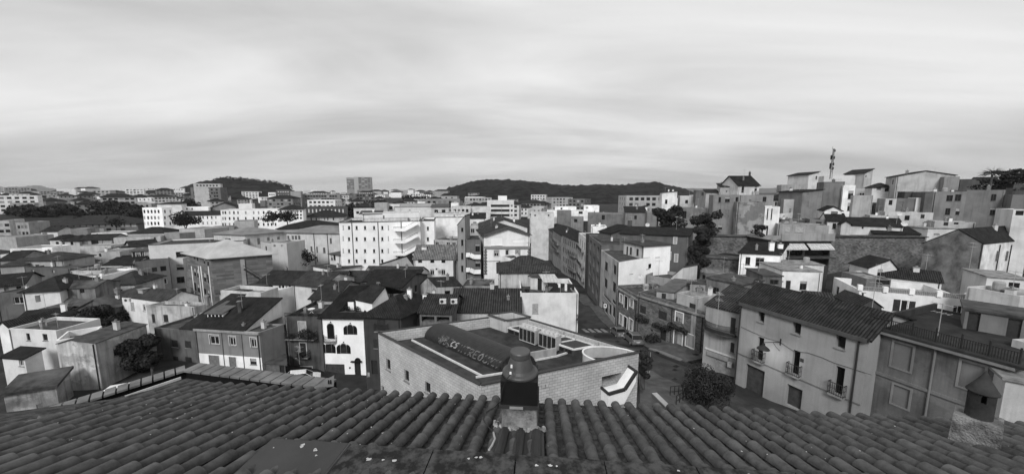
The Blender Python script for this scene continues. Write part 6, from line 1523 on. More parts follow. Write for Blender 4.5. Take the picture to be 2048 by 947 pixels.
b = H('terrace wall block with plants between stone house and party wall', (288, 60), (470, 90), 60, d=6, wall=P_(.34, .4), roof=('flat', .6), rmat=CONCD)
b = H('crumbling garden building with mossy top behind the roof room', (745, 110), (890, 150), 50, d=6, wall=P_(.28, .9), roof=('flat', .15), rmat=ROOFV)
b.w(0, 'shut', (760, 175, 790, 200))
b = H('low pale roof strip beside the balcony house', (615, 210), (745, 185), 46, d=3, wall=P_(.42, .7), roof=('flat', .2), rmat=CONC)
bal = B('townhouse', 'narrow pale house with a curved iron balcony and a shop shutter', 'house', (671, 250), (884, 303), t=35.2, tA=37.8, d=6, wall=P_(.36, .35), roof=('shed', 'back', 1.1), rmat=ROOFM, ov=.15)
bal.w(0, 'shut', (823, 330, 855, 435), (823, 488, 848, 552), mat=SHUT_D); bal.w(0, 'shut', (727, 600, 815, 710), mat=slats('pale_shop_shutter', .3, .08), surround=P_(.3, .3))
def bal_trim():
    p, d, n = on_bld(bal, 668, 385, 0, 'k'); q = on_bld(bal, 868, 452, 0, 'k')[0]; q.z = p.z = (p.z + q.z) / 2
    L = (q - p).length; m = MB(); pts = [p + d * (L * k / 16) + n * (.25 + .75 * math.sin(math.pi * k / 16) ** .6) for k in range(17)]
    m.prism([(e.x, e.y) for e in [p] + pts + [q]], p.z - .12, p.z); bo = m.build('balcony', CONCD, bal.root); m = MB()
    for a, c in zip(pts[:-1], pts[1:]):
        for h_ in (.1, .5, .95): m.bar((a.x, a.y, p.z + h_), (c.x, c.y, p.z + h_), .03)
        for k in range(4): e = a.lerp(c, k / 4); m.bar((e.x, e.y, p.z), (e.x, e.y, p.z + .95), .018)
    m.build('railing', IRON, bo)
    a, _, n = on_bld(bal, 680, 548, 0, 'k'); c = on_bld(bal, 812, 632, 0, 'k')[0]; m = MB(); c.z = a.z; m.bar(a + n * .1, c + n * .1, .22, .45); m.build('awning_box', P_(.3, .3), bal.root)
    c = on_bld(bal, 828, 636, 0, 'k')[0]; m = MB(); m.box(c + n * .25, .4, .4, .5, math.atan2(d.y, d.x)); m.build('meter_box', simple('grey_cabinet', .35, .5), bal.root)
    a = on_bld(bal, 664, 520, 0, 'k')[0]; c = on_bld(bal, 870, 608, 0, 'k')[0]; c.z = a.z; m = MB(); m.bar(a + n * .06, c + n * .06, .12, .14); m.build('string_course', P_(.5, .2), bal.root)
bal_trim()
V('l')
zl = at_t(*pp(256, 232), 33.8).z
lamp = B('townhouse', 'long pale townhouse with wall lamp, three iron balconies and tiled roof', 'house', (256, 232), (1068, 466), z=zl, d=8.0, wall=P_(.32, .22), roof=('gable', 'ab', 1.5, .35), rmat=tiles('lichened_brown_tiles', .030, .2, .33, .6, .05), ov=.25)
lamp.w(0, 'dark', (367, 296, 407, 359), (585, 363, 638, 436), (857, 446, 920, 527), rec=.45, frame=FRAME_D, plain=1)
lamp.w(0, 'shut', (360, 452, 400, 604), (582, 536, 628, 692), (850, 638, 908, 818), rec=.3, mat=slats('black_door_shutter', .012, .1), balc=(.22, .38, 'iron'))
lamp.w(0, 'garage', (282, 641, 403, 838), (543, 765, 643, 900), rec=.3)
def lamp_trim():
    root = lamp.root
    for X in (243, 1030):
        p, d, n = on_bld(lamp, X + 16 if X < 300 else X, 300, 0, 'l'); m = MB(); m.tube([(p.x + n.x * .08, p.y + n.y * .08, lamp.z - .1), (p.x + n.x * .08, p.y + n.y * .08, lamp.zb)], .06, 8); m.build('downpipe', IRON, root)
    p0, p1 = lamp.ends(0); _, d, n = on_bld(lamp, 600, 400, 0, 'l'); m = MB(); m.bar(Vector((p0.x, p0.y, lamp.z - .12)) + n * .12, Vector((p1.x, p1.y, lamp.z - .12)) + n * .12, .3, .3); m.build('cornice', P_(.12, .4), root)
    a = on_bld(lamp, 262, 562, 0, 'l')[0]; m = MB(); L = (p1 - p0).length; m.bar(Vector((p0.x, p0.y, a.z)) + n * .03, Vector((p1.x, p1.y, a.z)) + n * .03, .06, .09); m.build('string_course', P_(.2, .3), root)
    m = MB(); pts = []
    for X, Y in ((262, 388), (330, 420), (430, 462), (505, 482), (560, 520), (600, 545), (680, 550), (770, 580), (850, 615), (960, 650), (1085, 690)): pts.append(on_bld(lamp, X, Y, 0, 'l')[0] + n * .05)
    m.tube(pts, .016, 5); m.build('cable', IRON, root)
    m = MB(); c = on_bld(lamp, 643, 610, 0, 'l')[0]; m.box(c, .25, .06, .3, math.atan2(d.y, d.x)); m.build('letter_plate', simple('dark_plate', .05), root)
    # curved-arm wall lamp
    q = on_bld(lamp, 508, 484, 0, 'l')[0]; r = thing('wall_lamp', q, 'bracketed street lamp with a bell shade lit on the pale townhouse wall', 'street lamp')
    tip = at_t(*pp(440, 490), 32.0); 
    out = n * 1.45; side = -d * .5
    e = q + out + side; m = MB(); m.tube([q, q + (out + side) * .5, e, e + Vector((0, 0, -.1))], .035, 8); m.tube([q - Vector((0, 0, .8)) + d * 0, q + (out + side) * .25 - Vector((0, 0, .42)), q + (out + side) * .45], .02, 6)
    m.box(q - n * .05 - Vector((0, 0, .3)), .12, .12, .6, math.atan2(d.y, d.x)); m.build('arm', IRON, r)
    m = MB(); c = e - Vector((0, 0, .55)); m.lathe(c, [(.5, -.05), (.42, .06), (.2, .22), (.11, .32), (.11, .46), (.03, .5), (0, .5)], 20); m.build('lamp_shade', IRON, r)
    m = MB(); m.lathe(c, [(0, -.1), (.13, -.06), (.16, .04), (0, .05)], 14); m.build('bulb', simple('lit_bulb', .8, .4, em=30), r)
    ld = bpy.data.lights.new('lamp_light', 'POINT'); ld.energy = 55; ld.shadow_soft_size = .15; lo = bpy.data.objects.new('lamp_light', ld); COL.objects.link(lo); lo.location = c - Vector((0, 0, .32))
lamp_trim()
V('m')
gr = B('townhouse', 'grey townhouse with cornice, closed pale shutters and a railed roof terrace', 'house', (286, 484), (1222, 738), z=at_t(*pp(286, 484), 26.5).z, D=(700, 385), wall=P_(.165, .55, 1.25), roof=('flat', .12), rmat=noisy('dark_terrace', .02, .045, .8))
gr.w(0, 'panel', (432, 590, 556, 750), (856, 712, 1010, 880), (432, 860, 540, 985), mat=plaster(.22, .3), surround=P_(.27, .3), rec=.1)
def gr_trim():
    root = gr.root; p0, p1 = gr.ends(0); _, d, n = on_bld(gr, 600, 600, 0, 'm')
    m = MB(); m.bar(Vector((p0.x, p0.y, gr.z - .08)) + n * .12 - d * .1, Vector((p1.x, p1.y, gr.z - .08)) + n * .12, .45, .22); m.build('cornice', P_(.24, .4), root)
    a = on_bld(gr, 320, 765, 0, 'm')[0]; m = MB(); m.bar(Vector((p0.x, p0.y, a.z)) + n * .05, Vector((p1.x, p1.y, a.z)) + n * .05, .1, .2); m.build('string_course', P_(.22, .4), root)
    c = on_bld(gr, 705, 650, 0, 'm')[0]; m = MB(); m.tube([(c.x + n.x * .08, c.y + n.y * .08, gr.z - .2), (c.x + n.x * .08, c.y + n.y * .08, gr.zb)], .06, 8); m.build('downpipe', P_(.24, .3), root)
    m = MB(); L = (p1 - p0).length; k = int(L / .11); b0 = Vector((p0.x, p0.y, gr.z)) - n * .15; b1 = Vector((p1.x, p1.y, gr.z)) - n * .15
    for i in range(k + 1): e = b0.lerp(b1, i / k); m.bar(e, e + Vector((0, 0, .85)), .03)
    for h_ in (.12, .85): m.bar(b0 + Vector((0, 0, h_)), b1 + Vector((0, 0, h_)), .05)
    for i in range(7): e = b0.lerp(b1, i / 6); m.bar(e, e + Vector((0, 0, 1.15)), .07)
    m.build('railing', IRON, root)
    s0, s1 = gr.ends(3); m = MB(); m.bar(Vector((s0.x, s0.y, gr.z + .35)), Vector((s1.x, s1.y, gr.z + .35)), .2, .7); m.build('parapet', P_(.07, .6), root)
    q2, q3 = gr.ends(2); m = MB(); m.bar(Vector((q2.x, q2.y, gr.z + .15)), Vector((q3.x, q3.y, gr.z + .15)), .15, .3); m.build('parapet', P_(.07, .6), root)
gr_trim()
# terrace hut
_pa, _pb = at_z(*pp(872, 515), gr.z - .12), at_z(*pp(1190, 574), gr.z - .12)
_ta, _tb = [(q - Vector((0, 0, HC))).dot(Vector((0, cP, -sP))) for q in (_pa, _pb)]
hut = B('roof_hut', 'grey wash-house with two doors standing on the railed terrace', 'roof hut', (872, 515), (1190, 574), t=_tb, tA=_ta, z=at_t(*pp(872, 368), _ta).z, d=3.0, wall=P_(.22, .4), roof=('flat', .05), rmat=CONCD, base=gr.z - .1, ov=.15)
hut.Q[1] += (hut.Q[1] - hut.Q[0]) * .3; hut.Q[2] += (hut.Q[2] - hut.Q[3]) * .3
hut.w(0, 'door', (905, 390, 983, 520), (1152, 430, 1245, 580), mat=simple('glazed_dark_door', .04, .3))
V('m')
wp = B('house', 'white house with balustraded roof parapet and dark open shutters', 'house', (228, 222), (905, 308), t=44, tA=48, d=8, wall=P_(.68, .3), roof=('flat', .9), rmat=CONC)
wp.w(0, 'dark', (486, 316, 530, 388), (812, 350, 872, 440)); wp.w(0, 'shut', (435, 310, 481, 386), (536, 322, 577, 380))
def wp_trim():
    _, d, n = on_bld(wp, 500, 300, 0, 'm'); L = (wp.Q[1] - wp.Q[0]).length
    for k in range(5):
        m = MB(); p = wp.P(k / 4, 0, wp.z); m.box(p, .5, .4, .75, math.atan2(d.y, d.x)); m.build('pier', P_(.74, .2), wp.root)
    m = MB()
    for k in range(60):
        if k % 15: p = wp.P(k / 60, 0, wp.z); m.bar(p, p + Vector((0, 0, .5)), .09)
    m.bar(wp.P(0, 0, wp.z + .52), wp.P(1, 0, wp.z + .52), .16, .08); m.build('balustrade', P_(.35, .3), wp.root)
wp_trim()
for (lab, A_, B_, t, tA, d_, wv, rf, ws) in (
    ('white rounded terrace block behind the wash-house', (900, 262), (1240, 290), 38, 42, 5, .55, ('flat', .4), ()),
    ('white flat-roofed cube with one twin window at the picture edge', (1028, 180), (1300, 190), 48, 50, 6, .62, ('flat', .15), ((1162, 204, 1234, 268),)),
    ('small white house with dark door beside the stone retaining wall', (283, 112), (462, 118), 56, None, 4, .66, ('gable', 'bc', 1.4, .7), ((337, 118, 370, 160),)),
    ('white-edged roof house with a clipped gable below the stone wall', (365, 165), (745, 205), 52, None, 5, .6, ('gable', 'ab', 1.2), ((322, 178, 420, 215),)),
    ('lower grey hut with a long slit window beside the white piers', (270, 180), (425, 186), 51, None, 5, .2, ('flat', .2), ((322, 184, 420, 216),)),
    ('white scraps of terrace wall at the far picture edge beside the clay chimney', (1190, 560), (1300, 590), 22, None, 3, .5, ('flat', .2), ()),
    ('white-walled neighbour with a black coping by the clay chimney pot', (1150, 815), (1330, 850), 19.5, None, 4, .5, ('flat', .1), ())):
    b = H(lab, A_, B_, t, tA=tA, d=d_, wall=P_(wv, .35), roof=rf, ov=.2, rmat=CONC if rf[0] == 'flat' else ROOFD); b.w(0, 'dark', *ws, frame=FRAME_D)
V('l')
for (lab, A_, B_, t, C_, wv, rf, ws) in (
    ('low dark tiled house with a white-edged gable behind the long roof', (680, 212), (850, 226), 47, 2.6, .5, ('gable', 'ab', .7), ()),
    ('dark ribbed tile roof house between two white houses', (850, 200), (1008, 260), 46.5, 2.6, .10, ('gable', 'ab', 1.0), ()),
    ('grey hut with a barred vent behind the balcony house roof', (398, 68), (520, 72), 52, None, .2, ('flat', .1), ((442, 92, 496, 122),)),
    ('low pale wall room with dish at the long roof corner', (265, 130), (400, 100), 50, None, .24, ('flat', .1), ())):
    b = H(lab, A_, B_, t, d=C_ or 5, wall=P_(wv, .5), roof=rf, ov=.15, rmat=CONCD if rf[0] == 'flat' else tiles('wavy_dark_tiles', .038, .34, .4, .35, .14)); b.w(0, 'dark', *ws, frame=FRAME_D)
V('e')
for (lab, nm, A_, B_, t, C_, d_, wv, rf, ws, kw) in (
    ('white two-storey house with black mono-pitch roof and two white chimneys', 'house', (567, 712), (822, 724), 62, (868, 690), 6, .8, ('gable', 'ab', 1.2, .9), ((603, 738, 633, 787), (667, 742, 720, 795), (615, 852, 672, 890)), dict(chs=((.72, .25, .75, 1.6), (.9, .45, .75, .9)))),
    ('white house with a black door and flat tarred roof beside the terraces', 'house', (838, 826), (1084, 834), 55, None, 7, .7, ('flat', .15), ((946, 890, 990, 946),), dict(door=((857, 886, 888, 946),))),
    ('pale raised rear part of the white tarred-roof house', 'house', (880, 785), (1100, 792), 60, None, 4, .6, ('flat', .15), (), {}),
    ('grey three-bay house with a stained front and leafy yard', 'house', (402, 348), (566, 346), 86, None, 9, .27, ('flat', .3), ((433, 360, 448, 393), (474, 360, 504, 392), (540, 360, 562, 392), (433, 437, 448, 482), (536, 437, 550, 480), (430, 535, 456, 565)), dict(shut=((471, 438, 500, 483),), door=((525, 533, 545, 595),))),
    ('tall blank rendered wall house with a big damp stain', 'house', (552, 388), (727, 392), 80, None, 8, .36, ('flat', .3), (), dict(patch=.6)),
    ('slim white house with quoins wedged against the blank wall', 'house', (727, 424), (822, 420), 79, None, 7, .72, ('flat', .2), ((738, 432, 746, 500), (764, 432, 772, 500), (735, 540, 745, 600)), {}),
    ('recessed grey top storey above the damp-stained wall', 'house', (566, 345), (782, 346), 86, None, 8, .3, ('flat', .2), ((712, 358, 735, 388),), {}),
    ('dark-roofed roof room on the skyline beside the white gable', 'house', (445, 294), (556, 294), 96, None, 7, .42, ('shed', 'back', 1.0), ((480, 320, 488, 328), (520, 306, 530, 320)), {}),
    ('skyline house with a bright white gable and slim black chimney', 'house', (557, 286), (690, 286), 93, (832, 262), 8, .55, ('gable', 'ab', 2.6, .5), ((578, 294, 594, 330), (660, 293, 676, 327)), dict(chs=((.98, .5, .4, 1.1),), side=((765, 288, 770, 298),))),
    ('long low grey range on the skyline between gable and tower house', 'house', (832, 275), (1012, 280), 108, None, 8, .38, ('flat', .2), (), {}),
    ('grey house with a slanting black roof and shuttered windows', 'house', (967, 322), (1092, 326), 88, (1157, 312), 8, .26, ('shed', 'right', .5), (), dict(shut=((990, 327, 1003, 345), (990, 385, 1003, 415), (1103, 318, 1113, 345), (1103, 378, 1113, 410)))),
    ('white tower house under the lattice mast', 'house', (1003, 222), (1066, 218), 106, (1180, 212), 8, .6, ('shed', 'right', .8), ((1046, 227, 1056, 248),), {}),
    ('long white parapet building on the skyline right of the mast', 'house', (1100, 222), (1300, 222), 116, None, 8, .6, ('flat', .2), (), {}),
    ('pale terrace house with two white shutters above the awning terraces', 'house', (848, 372), (962, 374), 90, None, 6, .45, ('flat', .2), ((850, 336, 875, 358),), dict(shut=((878, 430, 892, 460), (904, 428, 920, 460)))),
    ('dark ochre-grey hall behind the slanting black roof', 'house', (1100, 258), (1232, 262), 92, None, 8, .18, ('flat', .2), (), {}),
    ('small white arched gable on the dark terraced roof', 'house', (1102, 448), (1212, 446), 78, None, 5, .72, ('gable', 'bc', .9), ((1142, 450, 1186, 472),), {}),
    ('white house with one black window below the arched gable', 'house', (1122, 512), (1236, 512), 76, None, 6, .62, ('gable', 'ab', 1.5), ((1152, 524, 1175, 560),), {}),
    ('dark terrace building with a pale sheet door below the dark ochre hall', 'house', (1010, 500), (1122, 502), 78, None, 5, .2, ('flat', .2), ((1047, 516, 1083, 545),), {}),
    ('dark cluttered roof deck above the awning terraces', 'house', (830, 500), (1010, 505), 82, None, 6, .13, ('flat', .2), ((850, 508, 930, 520),), {}),
    ('white skyline shed with a sloping roof at the wooded ridge end', 'house', (77, 345), (172, 332), 130, None, 8, .74, ('shed', 'right', .5), ((95, 375, 110, 402),), {}),
    ('low pale villa with dark canopy below the skyline shed', 'house', (190, 358), (330, 352), 128, None, 8, .55, ('flat', .2), ((222, 378, 240, 400),), {}),
    ('ruined grey shed with a boarded door among the bushes', 'house', (190, 434), (365, 428), 96, None, 7, .25, ('flat', .2), ((205, 448, 230, 495),), dict(patch=1.3)),
    ('small dark roof house on the skyline before the roof room', 'house', (290, 322), (356, 318), 120, None, 6, .2, ('flat', .1), ((325, 330, 348, 350),), {}),
    ('pale slotted chimney house between ruin and grey three-bay house', 'house', (355, 315), (440, 330), 100, None, 6, .4, ('shed', 'back', .8), (), {}),
    ('dusty roofless outhouse with rubble below the retaining wall', 'house', (315, 835), (560, 860), 64, None, 6, .22, ('flat', .3), ((330, 850, 350, 880),), {}),
    ('brick ruin with a barred window in front of the white two-storey house', 'house', (590, 890), (835, 895), 54, None, 4, .2, ('flat', .1), ((758, 882, 812, 912),), {})):
    pm = kw.get('patch')
    b = H(lab, A_, B_, t, C=C_, d=d_, wall=P_(wv, .5, pm) if pm else P_(wv, .4), roof=rf, rmat=(CONC if rf[0] == 'flat' else tiles('slate_dark_tiles', .026)), ov=.3 if rf[0] != 'flat' else .1)
    b.w(0, 'dark', *ws, frame=FRAME_D)
    if 'shut' in kw: b.w(0, 'shut', *kw['shut'], mat=SHUT_G)
    if 'door' in kw: b.w(0, 'door', *kw['door'])
    if 'side' in kw: b.w(1, 'dark', *kw['side'])
    for c in kw.get('chs', ()): b.chim(*c, P_(.8, .1) if 'white' in lab[:5] else CONCD)
# terraces with awnings
aw = B('terrace_house', 'stepped terrace house with pale balcony front and two white awnings', 'house', (806, 640), (1142, 640), t=68, d=8, wall=P_(.08, .3), roof=('flat', .1), rmat=CONC)
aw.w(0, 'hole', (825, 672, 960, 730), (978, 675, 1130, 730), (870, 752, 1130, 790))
up = H('set-back storey with two pale doors above the pale balcony front', (808, 536), (1132, 540), 73, d=6, wall=P_(.34, .4), roof=('flat', .2), rmat=CONC); up.w(0, 'panel', (920, 546, 967, 583), (856, 546, 884, 580))
def awn():
    p, d, n = on_bld(aw, 812, 610, 0, 'e'); q = on_bld(aw, 1145, 612, 0, 'e')[0]; q.z = p.z
    m = MB(); m.bar(p + n * .7, q + n * .7, .2, 1.35); m.bar(p + n * .3 - Vector((0, 0, .6)), q + n * .3 - Vector((0, 0, .6)), 1.2, .2); m.build('balcony', P_(.36, .4), aw.root)
    p, d, n = on_bld(aw, 820, 738, 0, 'e'); q = on_bld(aw, 1140, 740, 0, 'e')[0]; q.z = p.z; m = MB(); m.bar(p + n * .6, q + n * .6, 1.2, .18); m.build('balcony', CONCD, aw.root)
    for X0, X1 in ((822, 962), (978, 1126)):
        a = on_bld(aw, X0, 650, 0, 'e')[0] + n * .4; c = on_bld(aw, X1, 652, 0, 'e')[0] + n * .4; c.z = a.z; m = MB()
        m.slab([a + n * 1.1 - Vector((0, 0, .9)), c + n * 1.1 - Vector((0, 0, .9)), c, a], .05); m.bar(a + n * 1.12 - Vector((0, 0, 1.0)), c + n * 1.12 - Vector((0, 0, 1.0)), .03, .22)
        m.build('awning', slats('striped_awning', .5, .5, .8, 0, .2), aw.root)
awn()
V('f')
rt = B('retaining_wall', 'tall rubble-stone retaining wall holding up the upper houses', 'wall', (50, 610), (640, 614), t=72, d=2.0, wall=STONE, roof=('flat', .1), rmat=CONCD)
ch = B('church_hall', 'dark stone-gabled hall with a broad black roof and pale buttressed side', 'hall', (632, 650), (1008, 652), t=60, C=(1420, 612), wall=noisy('dark_stained_render', .05, .16, .5, bump=.6), roof=('gable', 'bc', 2.4, .56), rmat=tiles('slate_dark_tiles', .026), ov=.3)
def church():
    P0, P1 = ch.ends(1); d = (P1 - P0).normalized(); n = Vector((d.y, -d.x, 0)); m = MB(); a, c = P0 + n * .03, P1 + n * .03; m.face([(a.x, a.y, ch.zb), (c.x, c.y, ch.zb), (c.x, c.y, ch.z - .05), (a.x, a.y, ch.z - .05)]); m.build('side_render', P_(.72, .7), ch.root)
    for X in (1085, 1146, 1214):
        p = on_bld(ch, X, 730, 1, 'f')[0] + n * .05; m = MB(); m.bar(p - Vector((0, 0, .9)), p + Vector((0, 0, .9)), .5, .06); m.build('window', SHUT_G, ch.root)
    for X in (1108, 1180):
        p = on_bld(ch, X, 660, 1, 'f')[0] + n * .12; m = MB(); m.tube([p, p + Vector((0, 0, -8))], .07, 6); m.build('downpipe', IRON, ch.root)
church()
for (lab, A_, B_, t, C_, d_, wv, rf, ws, kw) in (
    ('house with a long low black roof on the retaining wall', (165, 537), (500, 547), 75, None, 7, .62, ('gable', 'ab', 1.5), ((238, 547, 250, 560), (392, 547, 404, 562)), {}),
    ('little pale gable beside the long low black roof', (112, 512), (170, 530), 74, None, 6, .5, ('gable', 'bc', .6), (), {}),
    ('dark ridge-roofed store standing on the retaining wall', (318, 590), (500, 598), 74, None, 5, .2, ('gable', 'ab', .8), (), {}),
    ('dark shed roof with a blue-grey tank on the retaining wall', (500, 590), (640, 592), 75, None, 6, .15, ('gable', 'ab', 1.3), (), {}),
    ('low white house end between retaining wall and dark hall', (657, 560), (880, 562), 73, None, 5, .6, ('flat', .15), ((693, 590, 730, 604),), {}),
    ('grey sun-bleached house with a plain front on the hill', (188, 348), (312, 348), 86, (340, 352), 7, .42, ('flat', .2), ((315, 365, 322, 400),), {}),
    ('white pilastered facade with two tall dark windows', (125, 282), (200, 284), 86, None, 7, .75, ('flat', .2), ((152, 320, 185, 372), (148, 396, 178, 446)), {}),
    ('shadowy grey block beside the white pilastered facade', (2, 262), (125, 270), 88, None, 7, .22, ('flat', .2), (), {}),  # wall colour darker than the facade next to it
    ('tall white house with slanting roof on the hill crest', (258, 210), (308, 208), 113, (408, 196), 7, .5, ('shed', 'right', 1.2), ((262, 222, 270, 235),), {}),
    ('small white house with dark hipped roof below the hill crest', (306, 295), (438, 297), 102, None, 7, .62, ('hip', 1.2), ((332, 300, 360, 316), (384, 302, 410, 325)), {}),
    ('huge blank pale gable wall on the skyline', (458, 238), (832, 222), 92, None, 9, .46, ('gable', 'bc', 1.3), (), {}),
    ('grey annex with steel scaffold frame beside the blank gable', (762, 232), (860, 230), 90, None, 5, .3, ('flat', .2), (), {}),
    ('pale framed attic window house below the blank gable', (390, 370), (460, 370), 83, None, 6, .5, ('flat', .2), ((409, 378, 432, 410),), {}),
    ('dark grey cottage with a white-trimmed window', (460, 368), (585, 368), 83, None, 6, .2, ('flat', .2), ((472, 390, 500, 420),), {}),
    ('narrow white cottage with a double window', (585, 362), (636, 364), 82, None, 6, .7, ('flat', .2), ((608, 382, 633, 430),), {}),
    ('black-boarded attic box on the cottages', (512, 330), (605, 328), 86, None, 5, .1, ('flat', .1), (), {}),
    ('pale low range with a dark doorway across the hillside', (385, 460), (692, 458), 78, None, 5, .5, ('flat', .2), ((509, 476, 540, 506), (610, 470, 635, 494)), {}),
    ('broad brown-grey house with an arched window and roof loggia', (692, 332), (903, 325), 79, None, 9, .26, ('flat', .3), ((827, 343, 866, 385), (765, 430, 797, 473), (831, 430, 857, 473), (773, 348, 813, 386)), {}),
    ('dark shoulder of the loggia house in the shade', (640, 340), (692, 332), 80, None, 9, .16, ('flat', .3), (), {}),  # wall colour darker than the main house
    ('tall dull grey house with stacked windows and pale strip', (903, 314), (1148, 314), 76, None, 9, .22, ('flat', .2), ((1054, 341, 1087, 385), (1048, 428, 1082, 475)), {}),
    ('dark gap house with cables beside the tall dull grey house', (1150, 300), (1196, 302), 80, None, 8, .07, ('flat', .2), (), {}),
    ('grey corner house with a white pipe at the picture edge', (1192, 345), (1330, 345), 72, None, 7, .22, ('flat', .2), (), {}),
    ('dark brick attic above the grey corner house', (1200, 275), (1330, 275), 80, None, 7, .12, ('flat', .2), ((1240, 300, 1262, 318),), {}),
    ('bright white low house at the picture edge below the corner house', (1197, 440), (1330, 440), 62, None, 6, .6, ('flat', .2), ((1210, 445, 1262, 475),), {}),
    ('dark roofed skyline house below the spreading tree', (985, 268), (1110, 268), 100, None, 7, .35, ('gable', 'ab', 1.6), ((1010, 285, 1045, 298),), {}),
    ('dark water-tank shelter on the skyline', (865, 240), (985, 245), 96, None, 6, .12, ('flat', .2), (), {}),
    ('row of white roof rooms with dishes in front of the loggia house', (700, 510), (960, 520), 72, None, 4, .45, ('flat', .2), ((755, 518, 785, 540), (820, 518, 850, 532)), {}),
    ('pale low wall house below the white cottages', (290, 480), (480, 478), 80, None, 4, .5, ('flat', .2), (), {}),
    ('dim backing house filling the slope behind the cottages', (330, 400), (690, 400), 90, None, 6, .2, ('flat', .2), (), {})):
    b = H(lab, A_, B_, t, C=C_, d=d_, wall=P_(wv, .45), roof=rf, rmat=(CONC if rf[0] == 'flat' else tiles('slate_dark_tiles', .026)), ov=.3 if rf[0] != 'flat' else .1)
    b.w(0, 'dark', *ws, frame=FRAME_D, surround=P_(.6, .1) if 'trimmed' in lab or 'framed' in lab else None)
V('e')
b = B('retaining_wall', 'long low stone wall with ragged top below the grey three-bay house', 'wall', (372, 606), (802, 612), t=76, d=2.0, wall=STONE, roof=('flat', .1), rmat=ROOFV)
b = B('retaining_wall', 'brown rubble bank wall behind the white two-storey house', 'wall', (365, 740), (562, 755), t=69, d=3.0, wall=noisy('rubble_bank', .05, .22, 1.6, bump=1.0, dist=.15), roof=('flat', .1), rmat=ROOFV)
# ================================================================ far town, hills, trees
GRP = {}
def far_house(px, t, w, d, h, wv, roof, lab, group, rot=0.0, z=None, name='house', cat='house', storeys=None, rm=None):
    p = at_t(px, 473.5, t); z0 = gz(p.x, p.y) if z is None else z
    b = B.__new__(B); ang = math.atan2(p.x, p.y); ux = Vector((math.cos(ang + rot), -math.sin(ang + rot), 0)); uy = Vector((-ux.y, ux.x, 0)); c = Vector((p.x, p.y, z0 + h))
    b.Q = [c - ux * w / 2, c + ux * w / 2, c + ux * w / 2 + uy * d, c - ux * w / 2 + uy * d]; b.z = z0 + h; b.zb = z0 - 3; b.view = 'o'; b.name = name
    b.root = thing(name, (c.x, c.y, b.zb), lab, cat, group); b.op = {0: [], 1: [], 2: [], 3: []}; b.dist = t; b.roof = roof; b.wall = plaster(wv, .3); b.rmat = rm or (CONC if roof[0] == 'flat' else ROOFD)
    b.roofo = None; b.chs = []; b.coping = None; b.ov = .6; b.th = .25; b.label = lab; BLD.append(b)
    n = storeys or max(1, int(h / 3)); k = max(2, int(w / 3.2))
    return b, n, k
def town():
    rr = random.Random(21); used = []; rec = []
    FL = 'pale flat-roofed block far off in the spread-out town under the skyline'; FT = 'dark-tiled house far off in the spread-out town under the skyline'
    MF = 'mid-grey block among the far town between tree belts'; FB = 'far apartment block with rows of dark balconies in the spread-out town'
    rows = []
    for px0, px1, t0, t1, n in ((0, 300, 250, 430, 80), (0, 560, 400, 800, 80), (280, 700, 330, 560, 60), (560, 1100, 250, 420, 50), (700, 960, 400, 900, 80), (1050, 1180, 220, 420, 14), (1270, 1420, 170, 300, 10), (0, 900, 750, 1300, 50), (1440, 2040, 86, 122, 26)):
        for _ in range(n):
            px = rr.uniform(px0, px1); t = rr.uniform(t0, t1); p = at_t(px, 473.5, t)
            if any((p - q).length < 12 + t * .010 for q in used): continue
            hill = px0 == 1440
            used.append(p); big = not hill and rr.random() < (.08 if px < 330 and t < 430 else .3); w = rr.uniform(15, 28) if big else rr.uniform(9, 15); h = rr.uniform(9, 15) if big else rr.uniform(5.5, 9)
            wv = rr.choice((.72, .6, .5, .42, .34, .26, .2, .7)); tiled = rr.random() < .42
            if hill: w = rr.uniform(5, 9); h = rr.uniform(4.5, 6.5)
            if big: lab, g = (FB, 'far apartment blocks')
            elif tiled: lab, g = FT, 'far tiled houses'
            elif wv > .45: lab, g = FL, 'far flat-roofed houses'
            else: lab, g = MF, 'far grey blocks'
            b, ns, k = far_house(px, t, w, rr.uniform(9, 15), h, wv, ('hip', 2.4) if tiled else ('flat', .5), lab, g, rr.uniform(-.5, .5), name='apartment_block' if big else 'house', cat='building' if big else 'house')
            rec.append((px, t, w, wv, tiled, big, b.root))
            if t < 650:
                b.grid(0, 'dark', k, 2.0 if big else 1.2, 1.6, [1.0 + 3.0 * i for i in range(min(ns, 5))], .04, .04)
                if t < 380: b.grid(1, 'dark', 3, 1.2, 1.5, [1.0 + 3.0 * i for i in range(min(ns, 3))]); b.grid(3, 'dark', 3, 1.2, 1.5, [1.0 + 3.0 * i for i in range(min(ns, 3))])
    rec2 = {}
    for px, t, w, wv, tiled, big, root in rec:
        tone = 'white' if wv > .65 else 'pale' if wv > .46 else 'mid-grey' if wv > .3 else 'dark grey'; kd = 'many-windowed block' if big else 'tile-roofed house' if tiled else 'flat-roofed house'
        zn = 'high on the crowded hillside behind the stone wall' if t < 125 else ('at the outer edge of town before the mountains' if px < 130 else 'over the tree belt' if px < 300 else 'under the low wooded hill' if px < 560 else 'between low wooded hill and hospital' if px < 690 else 'under the hospital towers' if px < 800 else 'between hospital and long ridge' if px < 960 else 'under the long wooded ridge' if px < 1200 else 'at the ridge end')
        row = 'nearest row' if t < 330 else 'second row' if t < 450 else 'third row' if t < 700 else 'skyline row'; rec2.setdefault((tone, kd, zn, row), []).append((px, root))
    ORD = ['first', 'second', 'third', 'fourth', 'fifth', 'sixth', 'seventh', 'eighth', 'ninth', 'tenth', 'eleventh', 'twelfth']
    for (tone, kd, zn, row), L in rec2.items():
        L.sort(key=lambda q: q[0])
        for i, (px, root) in enumerate(L): root['label'] = '%s%s %s %s, %s' % ((ORD[min(i, 11)] + ' ') if len(L) > 1 else '', tone, kd, zn, row)
town()
